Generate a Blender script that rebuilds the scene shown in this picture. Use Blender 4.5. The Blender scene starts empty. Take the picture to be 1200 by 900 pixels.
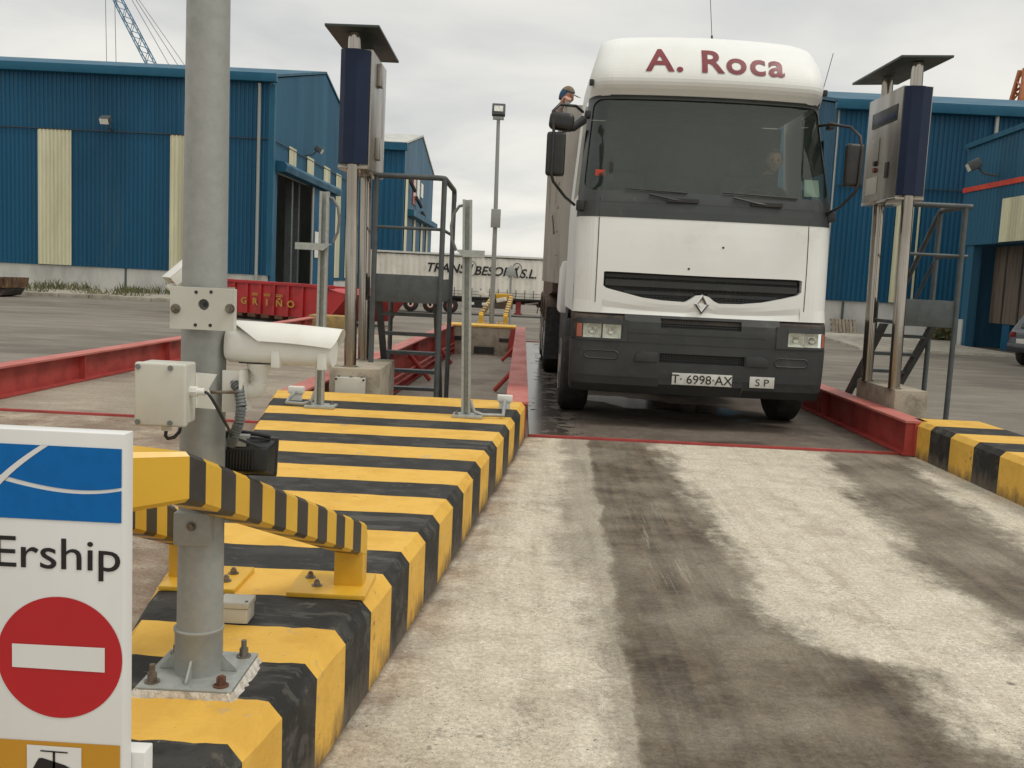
import bpy, bmesh, math, random
from mathutils import Vector, Matrix
R = math.radians
random.seed(7)
S = bpy.context.scene
COL = S.collection

# ------------------------------------------------------------------ camera
cam_d = bpy.data.cameras.new('camera')
cam = bpy.data.objects.new('camera', cam_d)
COL.objects.link(cam)
cam_d.sensor_width = 36
cam_d.lens = 34.5
cam_d.clip_start = 0.05
cam_d.clip_end = 3000
cam.matrix_world = Matrix(((0.99878827, -0.0488489, 0.00598099, 0), (0.01123745, 0.10805236, -0.99408169, 0),
                           (0.04791353, 0.99294435, 0.10847036, 1.4), (0, 0, 0, 1)))
S.camera = cam

# ------------------------------------------------------------------ world, sun, exposure
SUN_EL, SUN_AZ = R(56), R(108)          # azimuth from +Y (ahead) clockwise
world = bpy.data.worlds.new("World")
S.world = world
world.use_nodes = True


def nd(nt, typ, ins=None, **props):
    n = nt.nodes.new(typ)
    for k, v in props.items():
        setattr(n, k, v)
    for k, v in (ins or {}).items():
        s = n.inputs[k]
        if isinstance(v, bpy.types.NodeSocket):
            nt.links.new(v, s)
        elif isinstance(v, bpy.types.Node):
            nt.links.new(v.outputs[0], s)
        else:
            s.default_value = v
    return n


def ramp(nt, fac, stops, interp='LINEAR'):
    n = nt.nodes.new('ShaderNodeValToRGB')
    n.color_ramp.interpolation = interp
    e = n.color_ramp.elements
    while len(e) > 1:
        e.remove(e[0])
    e[0].position = stops[0][0]
    c = stops[0][1]
    e[0].color = (c, c, c, 1) if isinstance(c, (int, float)) else (*c, 1)
    for p, c in stops[1:]:
        x = e.new(p)
        x.color = (c, c, c, 1) if isinstance(c, (int, float)) else (*c, 1)
    nt.links.new(fac, n.inputs[0])
    return n.outputs[0]


def mixc(nt, fac, a, b, blend='MIX'):
    n = nt.nodes.new('ShaderNodeMix')
    n.data_type = 'RGBA'
    n.blend_type = blend
    for idx, v in ((0, fac), (6, a), (7, b)):
        s = n.inputs[idx]
        if isinstance(v, bpy.types.NodeSocket):
            nt.links.new(v, s)
        elif isinstance(v, (int, float)):
            s.default_value = v if idx == 0 else (v, v, v, 1)
        else:
            s.default_value = (*v[:3], 1)
    return n.outputs[2]


def math_n(nt, op, a, b=0.0, clamp=False):
    n = nt.nodes.new('ShaderNodeMath')
    n.operation = op
    n.use_clamp = clamp
    for i, v in enumerate((a, b)):
        if isinstance(v, bpy.types.NodeSocket):
            nt.links.new(v, n.inputs[i])
        else:
            n.inputs[i].default_value = v
    return n.outputs[0]


def build_world():
    nt = world.node_tree
    nt.nodes.clear()
    sky = nd(nt, 'ShaderNodeTexSky', sky_type='NISHITA', sun_disc=False, sun_elevation=SUN_EL, sun_rotation=SUN_AZ)
    tc = nd(nt, 'ShaderNodeTexCoord')
    sep = nd(nt, 'ShaderNodeSeparateXYZ', {0: tc.outputs['Generated']})
    z = math_n(nt, 'MAXIMUM', sep.outputs[2], 0.0)
    # cloud deck: project the view direction on a flat layer, so clouds flatten to the horizon
    zz = math_n(nt, 'ADD', z, 0.16)
    px = math_n(nt, 'DIVIDE', sep.outputs[0], zz)
    py = math_n(nt, 'DIVIDE', sep.outputs[1], zz)
    comb = nd(nt, 'ShaderNodeCombineXYZ', {0: px, 1: py, 2: 0.0})
    n1 = nd(nt, 'ShaderNodeTexNoise', {'Vector': comb, 'Scale': 0.9, 'Detail': 6.0, 'Roughness': 0.5, 'Distortion': 0.3})
    n2 = nd(nt, 'ShaderNodeTexNoise', {'Vector': comb, 'Scale': 0.35, 'Detail': 3.0, 'Roughness': 0.5})
    s = math_n(nt, 'ADD', math_n(nt, 'MULTIPLY', n1.outputs[0], 0.5), math_n(nt, 'MULTIPLY', n2.outputs[0], 0.5))
    cl = ramp(nt, s, [(0.38, (5.0, 5.1, 5.1)), (0.46, (6.5, 6.5, 6.3)), (0.54, (8.2, 8.0, 7.4)), (0.62, (9.4, 9.05, 8.2))])
    # overcast: the zenith is brighter than the horizon
    g = nd(nt, 'ShaderNodeMapRange', {0: z, 1: 0.35, 2: 1.0, 3: 1.0, 4: 1.5})
    cl = mixc(nt, 1.0, cl, nd(nt, 'ShaderNodeCombineXYZ', {0: g.outputs[0], 1: g.outputs[0], 2: g.outputs[0]}).outputs[0], 'MULTIPLY')
    fin = mixc(nt, 0.93, sky.outputs[0], cl)
    bg = nd(nt, 'ShaderNodeBackground', {'Color': fin, 'Strength': 0.1})
    out = nd(nt, 'ShaderNodeOutputWorld', {0: bg})


build_world()
sun_d = bpy.data.lights.new('sun', 'SUN')
sun_d.energy = 1.15
sun_d.angle = R(18)
sun_d.color = (1, 0.96, 0.9)
sun = bpy.data.objects.new('sun', sun_d)
COL.objects.link(sun)
sd = Vector((math.sin(SUN_AZ) * math.cos(SUN_EL), math.cos(SUN_AZ) * math.cos(SUN_EL), math.sin(SUN_EL)))
sun.rotation_euler = sd.to_track_quat('Z', 'Y').to_euler()
S.view_settings.view_transform = 'Standard'
S.view_settings.look = 'None'
S.view_settings.exposure = 0.12
S.view_settings.gamma = 1.0


# ------------------------------------------------------------------ materials
def bsdf(m):
    m.use_nodes = True
    nt = m.node_tree
    return nt, nt.nodes['Principled BSDF']


def pm(name, c, c2=None, rough=0.6, metal=0.0, scale=6.0, bump=0.1, bscale=80.0, thr=(0.45, 0.62), stretch=(1, 1, 1),
       rvar=0.1, dirt=None, dscale=3.0, dthr=(0.55, 0.7), coat=0.0, detail=5.0, spec=0.5, blotch=0.12):
    m = bpy.data.materials.new(name)
    nt, p = bsdf(m)
    tc = nd(nt, 'ShaderNodeTexCoord')
    mp = nd(nt, 'ShaderNodeMapping', {0: tc.outputs['Object'], 3: stretch})
    n = nd(nt, 'ShaderNodeTexNoise', {'Vector': mp, 'Scale': scale, 'Detail': detail, 'Roughness': 0.6})
    if c2 is None:
        c2 = tuple(v * (1 - blotch * 2) for v in c)
    col = mixc(nt, ramp(nt, n.outputs[0], [(thr[0], 0.0), (thr[1], 1.0)]), c, c2)
    if dirt:
        n3 = nd(nt, 'ShaderNodeTexNoise', {'Vector': mp, 'Scale': dscale, 'Detail': 8.0, 'Roughness': 0.7})
        col = mixc(nt, ramp(nt, n3.outputs[0], [(dthr[0], 0.0), (dthr[1], 1.0)]), col, dirt)
    nt.links.new(col, p.inputs['Base Color'])
    rr = nd(nt, 'ShaderNodeMapRange', {0: n.outputs[0], 1: 0.3, 2: 0.7, 3: max(0.03, rough - rvar), 4: min(1, rough + rvar)})
    nt.links.new(rr.outputs[0], p.inputs['Roughness'])
    p.inputs['Metallic'].default_value = metal
    p.inputs['Specular IOR Level'].default_value = spec
    p.inputs['Coat Weight'].default_value = coat
    p.inputs['Coat Roughness'].default_value = 0.08
    if bump:
        nb = nd(nt, 'ShaderNodeTexNoise', {'Vector': tc.outputs['Object'], 'Scale': bscale, 'Detail': 4.0, 'Roughness': 0.6})
        b = nd(nt, 'ShaderNodeBump', {'Strength': bump, 'Distance': 0.01, 'Height': nb.outputs[0]})
        nt.links.new(b.outputs[0], p.inputs['Normal'])
    return m


def chips(m, col, scale=22.0, thr=0.66, amt=0.9, stretch=(1, 1, 1)):
    """worn-through spots and scuffs on top of an existing paint"""
    nt = m.node_tree
    p = nt.nodes['Principled BSDF']
    old = p.inputs['Base Color'].links[0].from_socket
    tc = nd(nt, 'ShaderNodeTexCoord')
    mp = nd(nt, 'ShaderNodeMapping', {0: tc.outputs['Object'], 3: stretch})
    a = nd(nt, 'ShaderNodeTexNoise', {'Vector': mp, 'Scale': scale, 'Detail': 9.0, 'Roughness': 0.72})
    b = nd(nt, 'ShaderNodeTexNoise', {'Vector': tc.outputs['Object'], 'Scale': scale * .12, 'Detail': 2.0})
    k = math_n(nt, 'ADD', a.outputs[0], math_n(nt, 'MULTIPLY', math_n(nt, 'SUBTRACT', b.outputs[0], 0.5), 0.35))
    f = ramp(nt, k, [(thr, 0.0), (thr + .025, amt)])
    nt.links.new(mixc(nt, f, old, col), p.inputs['Base Color'])
    return m


def foot_grime(m, z1=0.10, col=(0.10, 0.075, 0.055), amt=0.85):
    nt = m.node_tree
    p = nt.nodes['Principled BSDF']
    old = p.inputs['Base Color'].links[0].from_socket
    tc = nd(nt, 'ShaderNodeTexCoord')
    sp = nd(nt, 'ShaderNodeSeparateXYZ', {0: tc.outputs['Object']})
    mp = nd(nt, 'ShaderNodeMapping', {0: tc.outputs['Object'], 3: (1, 1, .45)})
    n = nd(nt, 'ShaderNodeTexNoise', {'Vector': mp, 'Scale': 16.0, 'Detail': 8.0, 'Roughness': 0.7})
    z = math_n(nt, 'ADD', sp.outputs[2], math_n(nt, 'MULTIPLY', math_n(nt, 'SUBTRACT', n.outputs[0], 0.5), 0.35))
    f = nd(nt, 'ShaderNodeMapRange', {0: z, 1: -0.02, 2: z1, 3: amt, 4: 0.0})
    nt.links.new(mixc(nt, f.outputs[0], old, col), p.inputs['Base Color'])


M = {}
M['yellow'] = pm('yellow_paint', (0.72, 0.43, 0.075), (0.64, 0.37, 0.062), 0.62, scale=5, bump=0.35, bscale=45, dirt=(0.22, 0.14, 0.06), dscale=9, dthr=(0.60, 0.78), spec=0.3)
M['black_paint'] = pm('black_paint', (0.026, 0.026, 0.024), (0.052, 0.050, 0.045), 0.66, scale=7, bump=0.35, bscale=45, dirt=(0.17, 0.15, 0.12), dscale=10, dthr=(0.60, 0.76), spec=0.2)
chips(M['yellow'], (0.13, 0.10, 0.07), 26.0, .66, .75)
chips(M['yellow'], (0.50, 0.40, 0.24), 9.0, .64, .45)
foot_grime(M['yellow'])
M['yellow_side'] = pm('yellow_steel_paint', (0.68, 0.40, 0.035), (0.62, 0.35, 0.03), 0.38, scale=4, bump=0.05, bscale=30, dirt=(0.3, 0.17, 0.05), dscale=14, dthr=(0.66, 0.8))
chips(M['black_paint'], (0.26, 0.24, 0.20), 34.0, .68, .6)
chips(M['black_paint'], (0.11, 0.105, 0.09), 6.0, .58, .5, (.5, 2, 2))
foot_grime(M['black_paint'], .12, (.16, .13, .10), .8)
M['black_tape'] = pm('black_tape', (0.028, 0.026, 0.024), (0.045, 0.04, 0.036), 0.4, scale=9, bump=0.04)
M['galv'] = pm('galvanised_steel', (0.335, 0.34, 0.315), (0.295, 0.303, 0.285), 0.55, 0.25, scale=30, bump=0.08, bscale=90, thr=(0.35, 0.65), dirt=(0.19, 0.19, 0.165), dscale=7, dthr=(0.66, 0.85))
M['galv_light'] = pm('galvanised_channel', (0.42, 0.44, 0.41), (0.33, 0.35, 0.33), 0.5, 0.4, scale=35, bump=0.05, thr=(0.35, 0.65))
M['stainless'] = pm('stainless_steel', (0.40, 0.365, 0.32), (0.31, 0.275, 0.23), 0.12, 0.95, scale=3, stretch=(1, 1, 0.3), bump=0.02, bscale=20, rvar=.05)
M['stainless_sheet'] = pm('brushed_sheet', (0.37, 0.35, 0.315), (0.30, 0.28, 0.25), 0.34, 0.9, scale=5, stretch=(1, 1, 0.2), bump=0.02, dirt=(0.25, 0.21, 0.17), dscale=5, dthr=(0.64, 0.8))
M['navy'] = pm('navy_paint', (0.007, 0.015, 0.044), (0.009, 0.018, 0.048), 0.45, scale=3, bump=0.02, spec=.25)
M['roof_plate'] = pm('dark_green_plate', (0.028, 0.04, 0.036), (0.04, 0.05, 0.045), 0.5, scale=6, bump=0.03)
M['grey_paint'] = pm('dark_grey_paint', (0.075, 0.087, 0.089), (0.058, 0.066, 0.067), 0.5, scale=8, bump=0.08, dirt=(0.13, 0.10, 0.08), dscale=12, dthr=(0.62, 0.76))
M['red_steel'] = pm('red_steel_paint', (0.40, 0.055, 0.045), (0.31, 0.04, 0.035), 0.5, scale=4, bump=0.08, bscale=40, dirt=(0.12, 0.05, 0.04), dscale=7, dthr=(0.6, 0.78))
M['red_pale'] = pm('red_flange_paint', (0.50, 0.165, 0.135), (0.43, 0.11, 0.09), 0.6, scale=3, bump=0.08, bscale=40, stretch=(1, .4, 1), dirt=(0.30, 0.14, 0.11), dscale=6, dthr=(0.58, 0.76))  # paler, pinker red for the top flanges
M['concrete'] = pm('old_concrete', (0.38, 0.335, 0.26), (0.27, 0.235, 0.18), 0.85, scale=5, bump=0.5, bscale=50, dirt=(0.10, 0.085, 0.065), dscale=4, dthr=(0.55, 0.75))
M['ochre'] = pm('worn_ochre_paint', (0.40, 0.26, 0.07), (0.26, 0.19, 0.09), 0.8, scale=6, bump=0.3, dirt=(0.2, 0.17, 0.12), dscale=4)
M['mortar'] = pm('mortar', (0.62, 0.58, 0.51), (0.42, 0.38, 0.32), 0.95, scale=30, bump=0.9, bscale=70)
M['abs'] = pm('cream_plastic', (0.54, 0.53, 0.46), (0.49, 0.475, 0.41), 0.42, scale=5, bump=0.02, dirt=(0.36, 0.33, 0.27), dscale=8, dthr=(0.62, 0.85))
M['abs_white'] = pm('white_enamel', (0.74, 0.73, 0.67), (0.68, 0.665, 0.60), 0.4, scale=4, bump=0.02, dirt=(0.45, 0.42, 0.35), dscale=6, dthr=(0.66, 0.9))
M['sign_white'] = pm('sign_white', (0.72, 0.72, 0.70), (0.68, 0.68, 0.655), 0.38, scale=3, bump=0.01, dirt=(0.52, 0.50, 0.44), dscale=16, dthr=(0.64, 0.9), stretch=(1, 1, .35))
M['sign_blue'] = pm('sign_blue', (0.0, 0.125, 0.40), (0.0, 0.115, 0.37), 0.45, scale=30, bump=0.0, dirt=(0.2, 0.3, 0.45), dscale=55, dthr=(0.74, 0.8), spec=.25)
M['sign_red'] = pm('sign_red', (0.46, 0.014, 0.02), (0.43, 0.012, 0.018), 0.38, scale=3, bump=0.0)
M['sign_orange'] = pm('sign_orange', (0.52, 0.26, 0.022), (0.49, 0.235, 0.02), 0.38, scale=3, bump=0.0)
M['ink'] = pm('black_ink', (0.012, 0.011, 0.013), None, 0.4, bump=0.0)
M['black_plastic'] = pm('black_plastic', (0.014, 0.014, 0.014), (0.022, 0.022, 0.02), 0.38, scale=9, bump=0.06)
M['rubber'] = pm('rubber', (0.02, 0.019, 0.018), (0.045, 0.04, 0.035), 0.8, scale=12, bump=0.2)
M['conduit'] = pm('grey_conduit', (0.16, 0.17, 0.17), (0.13, 0.135, 0.13), 0.5, bump=0.0)
M['bolt'] = pm('bolt_steel', (0.24, 0.215, 0.18), (0.15, 0.11, 0.08), 0.5, 0.7, scale=30, bump=0.2, bscale=150)
M['rust'] = pm('rusty_steel', (0.16, 0.065, 0.035), (0.08, 0.035, 0.022), 0.8, scale=25, bump=0.5, bscale=100)
M['blue_clad'] = pm('blue_cladding', (0.008, 0.086, 0.168), (0.007, 0.073, 0.145), 0.55, scale=0.5, bump=0.0, stretch=(1, 1, .25), rvar=.06, spec=.3)
def sheets(m, width=1.0, rust=True):
    """cladding is hung in sheets: each a touch lighter or darker, streaked by rain below its fixings"""
    nt = m.node_tree
    p = nt.nodes['Principled BSDF']
    old = p.inputs['Base Color'].links[0].from_socket
    tc = nd(nt, 'ShaderNodeTexCoord')
    sp = nd(nt, 'ShaderNodeSeparateXYZ', {0: tc.outputs['Object']})
    run = math_n(nt, 'FLOOR', math_n(nt, 'DIVIDE', math_n(nt, 'ADD', sp.outputs[0], sp.outputs[1]), width))
    wn = nd(nt, 'ShaderNodeTexWhiteNoise', {'W': run}, noise_dimensions='1D')
    g = nd(nt, 'ShaderNodeMapRange', {0: wn.outputs[0], 3: 0.86, 4: 1.12})
    gc = nd(nt, 'ShaderNodeCombineXYZ', {0: g.outputs[0], 1: g.outputs[0], 2: g.outputs[0]})
    col = mixc(nt, 1.0, old, gc.outputs[0], 'MULTIPLY')
    mp = nd(nt, 'ShaderNodeMapping', {0: tc.outputs['Object'], 3: (3.5, 3.5, .16)})
    st = nd(nt, 'ShaderNodeTexNoise', {'Vector': mp, 'Scale': 1.0, 'Detail': 8.0, 'Roughness': 0.7})
    col = mixc(nt, ramp(nt, st.outputs[0], [(0.54, 0.0), (0.75, 0.35)]), col, (0.10, 0.13, 0.14))
    if rust:
        mr = nd(nt, 'ShaderNodeMapping', {0: tc.outputs['Object'], 3: (6, 6, .5)})
        sr = nd(nt, 'ShaderNodeTexNoise', {'Vector': mr, 'Scale': 1.0, 'Detail': 6.0, 'Roughness': 0.6})
        col = mixc(nt, ramp(nt, sr.outputs[0], [(0.70, 0.0), (0.78, 0.4)]), col, (0.12, 0.07, 0.04))
    nt.links.new(col, p.inputs['Base Color'])
    return m


sheets(M['blue_clad'])
M['blue_trim'] = pm('blue_trim', (0.014, 0.098, 0.165), (0.012, 0.086, 0.148), 0.55, scale=1, bump=0.0, spec=.25)
M['blue_clad_sheen'] = pm('blue_cladding_sheen', (0.020, 0.100, 0.170), (0.018, 0.088, 0.152), 0.55, scale=.5, bump=0.0, stretch=(1, 1, .25), rvar=.05, spec=.25)  # sky sheen on gable and side walls put into a paler cladding blue
sheets(M['blue_clad_sheen'])
M['cream_clad'] = pm('translucent_cladding', (0.62, 0.60, 0.42), (0.54, 0.52, 0.35), 0.5, scale=1.2, bump=0.0, stretch=(1, 1, .2))
sheets(M['cream_clad'], .5, False)
M['white_wall'] = pm('white_render', (0.52, 0.52, 0.49), (0.42, 0.42, 0.39), 0.85, scale=1.2, bump=0.1, stretch=(1, 1, .4), dirt=(0.22, 0.20, 0.16), dscale=.8, dthr=(0.62, 0.85))
M['roof_sheet'] = pm('pale_roof', (0.50, 0.50, 0.46), None, 0.6, scale=1, bump=0.0)
M['dark_inside'] = pm('shed_interior', (0.10, 0.085, 0.065), (0.05, 0.042, 0.032), 0.9, scale=.8, bump=0.1)
M['boards'] = pm('weathered_boards', (0.26, 0.215, 0.16), (0.17, 0.135, 0.10), 0.85, scale=3, bump=0.2, stretch=(3, 3, .25))
M['dark_boards'] = pm('dark_curtain_boards', (0.13, 0.105, 0.08), (0.08, 0.065, 0.05), 0.85, scale=3, bump=0.2, stretch=(3, 3, .25))
M['cab_white'] = pm('white_truck_paint', (0.78, 0.79, 0.765), (0.74, 0.745, 0.71), 0.48, scale=1.2, bump=0.012, bscale=3, coat=0.0, spec=.4, dirt=(0.60, 0.58, 0.50), dscale=2.2, dthr=(0.60, 0.95))
M['cab_black'] = pm('charcoal_trim', (0.034, 0.040, 0.040), (0.046, 0.052, 0.050), 0.45, scale=2.5, bump=0.03, dirt=(0.11, 0.10, 0.085), dscale=4, dthr=(0.6, 0.85))
M['bumper'] = pm('bumper_plastic', (0.026, 0.029, 0.030), (0.038, 0.041, 0.040), 0.6, scale=2.5, bump=0.05, dirt=(0.085, 0.075, 0.062), dscale=3.5, dthr=(0.56, 0.85))
M['grille'] = pm('grille_black', (0.018, 0.018, 0.018), (0.03, 0.03, 0.028), 0.5, bump=0.0)
M['plate'] = pm('number_plate', (0.60, 0.60, 0.56), (0.50, 0.49, 0.44), 0.4, scale=14, bump=0.0, dirt=(.25, .23, .19), dscale=20, dthr=(.6, .8))
M['chrome'] = pm('chrome', (0.70, 0.69, 0.66), None, 0.14, 1.0, bump=0.0)
M['maroon'] = pm('maroon_lettering', (0.20, 0.022, 0.03), None, 0.4, bump=0.0)
M['tipper'] = pm('dusty_aluminium', (0.47, 0.44, 0.395), (0.38, 0.35, 0.305), 0.6, 0.1, scale=2, bump=0.05, stretch=(1, 1, .4), dirt=(0.15, 0.125, 0.095), dscale=1.5, dthr=(0.55, 0.8))
M['chassis'] = pm('dirty_chassis', (0.035, 0.03, 0.027), (0.09, 0.07, 0.055), 0.8, scale=4, bump=0.2)
M['brown_trim'] = pm('brown_dirty_skirt', (0.075, 0.045, 0.032), (0.12, 0.085, 0.06), 0.8, scale=4, bump=0.15)
M['cab_in'] = pm('cab_interior', (0.055, 0.062, 0.058), (0.04, 0.045, 0.043), 0.8, bump=0.0)
M['dash'] = pm('dashboard', (0.16, 0.175, 0.165), None, 0.7, bump=0.0)
M['skin'] = pm('skin', (0.50, 0.26, 0.18), (0.44, 0.21, 0.14), 0.55, bump=0.0)
M['hair'] = pm('hair', (0.06, 0.045, 0.03), None, 0.7, bump=0.2)
M['cap_blue'] = pm('cap_blue', (0.022, 0.085, 0.17), (0.015, 0.06, 0.12), 0.8, bump=0.1)
M['cap_tan'] = pm('cap_top_tan', (0.19, 0.15, 0.09), None, 0.8, bump=0.1)
M['shirt_dark'] = pm('dark_jacket', (0.035, 0.037, 0.035), (0.05, 0.05, 0.045), 0.85, bump=0.1)
M['shirt_pale'] = pm('pale_shirt', (0.50, 0.40, 0.36), (0.42, 0.34, 0.3), 0.85, bump=0.1)
M['trousers'] = pm('work_trousers', (0.06, 0.07, 0.09), None, 0.85, bump=0.1)
M['tarp'] = pm('cream_curtain', (0.86, 0.82, 0.73), (0.78, 0.74, 0.65), 0.65, scale=.7, bump=0.1, bscale=5, dirt=(0.36, 0.31, 0.24), dscale=1.5, dthr=(0.56, 0.85))
M['skip_red'] = pm('red_skip_paint', (0.46, 0.022, 0.024), (0.34, 0.020, 0.020), 0.5, scale=2, bump=0.05, dirt=(0.12, 0.03, 0.025), dscale=3, dthr=(0.62, 0.8))
M['skip_yellow'] = pm('yellow_lettering', (0.50, 0.28, 0.03), None, 0.5, bump=0.0)
M['rusty_skip'] = pm('rusty_skip', (0.16, 0.085, 0.04), (0.05, 0.03, 0.022), 0.85, scale=2.5, bump=0.3, stretch=(1, 1, .4), dirt=(0.30, 0.19, 0.08), dscale=3)
M['crane_blue'] = pm('crane_blue', (0.09, 0.21, 0.32), None, 0.5, bump=0.0)
M['crane_orange'] = pm('crane_orange', (0.42, 0.14, 0.05), None, 0.5, bump=0.0)
M['cable'] = pm('steel_cable', (0.25, 0.25, 0.25), None, 0.5, bump=0.0)
M['car_paint'] = pm('navy_car_paint', (0.012, 0.016, 0.03), None, 0.2, coat=0.8, bump=0.0)
M['kerb_stone'] = pm('kerb_stone', (0.38, 0.35, 0.29), (0.27, 0.24, 0.19), 0.9, scale=3, bump=0.4)
M['weed'] = pm('dry_weeds', (0.085, 0.10, 0.035), (0.16, 0.13, 0.06), 0.8, scale=2, bump=0.0)
M['tail_red'] = pm('red_lens', (0.16, 0.012, 0.012), None, 0.2, bump=0.0)
M['amber'] = pm('amber_lens', (0.42, 0.12, 0.07), None, 0.25, bump=0.0)
M['lens'] = pm('headlamp_reflector', (0.82, 0.82, 0.76), (0.60, 0.61, 0.55), 0.35, 0.0, scale=25, bump=0.3, bscale=120)
M['paper'] = pm('paper_notice', (0.85, 0.88, 0.82), (0.78, 0.82, 0.76), 0.7, bump=0.0)
M['red_bright'] = pm('red_tag', (0.60, 0.05, 0.02), None, 0.5, bump=0.0)
M['hubred'] = pm('red_hub', (0.28, 0.04, 0.035), None, 0.6, bump=0.0)


def glass_mat(name, tint, spec_rough, tr):
    m = bpy.data.materials.new(name)
    nt, p = bsdf(m)
    nt.nodes.remove(p)
    out = [n for n in nt.nodes if n.type == 'OUTPUT_MATERIAL'][0]
    t = nd(nt, 'ShaderNodeBsdfTransparent', {0: (*tint, 1)})
    g = nd(nt, 'ShaderNodeBsdfGlossy', {'Color': (0.95, 1, 0.97, 1), 'Roughness': spec_rough})
    d = nd(nt, 'ShaderNodeBsdfDiffuse', {'Color': (0.26, 0.32, 0.28, 1)})
    fr = nd(nt, 'ShaderNodeFresnel', {'IOR': 1.5})
    tc = nd(nt, 'ShaderNodeTexCoord')
    n = nd(nt, 'ShaderNodeTexNoise', {'Vector': tc.outputs['Object'], 'Scale': 1.4, 'Detail': 6.0, 'Roughness': 0.65})
    du = ramp(nt, n.outputs[0], [(0.3, tr * 0.5), (0.7, tr)])
    m1 = nd(nt, 'ShaderNodeMixShader', {0: du, 1: t, 2: d})
    m2 = nd(nt, 'ShaderNodeMixShader', {0: fr, 1: m1, 2: g})
    nt.links.new(m2.outputs[0], out.inputs[0])
    return m


M['windscreen'] = glass_mat('windscreen_glass', (0.62, 0.72, 0.66), 0.03, 0.10)
M['glass_clear'] = glass_mat('clear_lens', (0.9, 0.9, 0.86), 0.05, 0.08)
M['glass_dark'] = glass_mat('tinted_glass', (0.15, 0.17, 0.17), 0.04, 0.1)


def fcurve(nt, fac, pts):
    n = nt.nodes.new('ShaderNodeFloatCurve')
    c = n.mapping.curves[0]
    n.mapping.use_clip = False
    pts = sorted(pts)
    c.points[0].location = pts[0]
    c.points[1].location = pts[-1]
    for p in pts[1:-1]:
        c.points.new(*p)
    for p in c.points:
        p.handle_type = 'AUTO_CLAMPED'
    n.mapping.update()
    nt.links.new(fac, n.inputs['Value'])
    return n.outputs[0]


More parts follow.
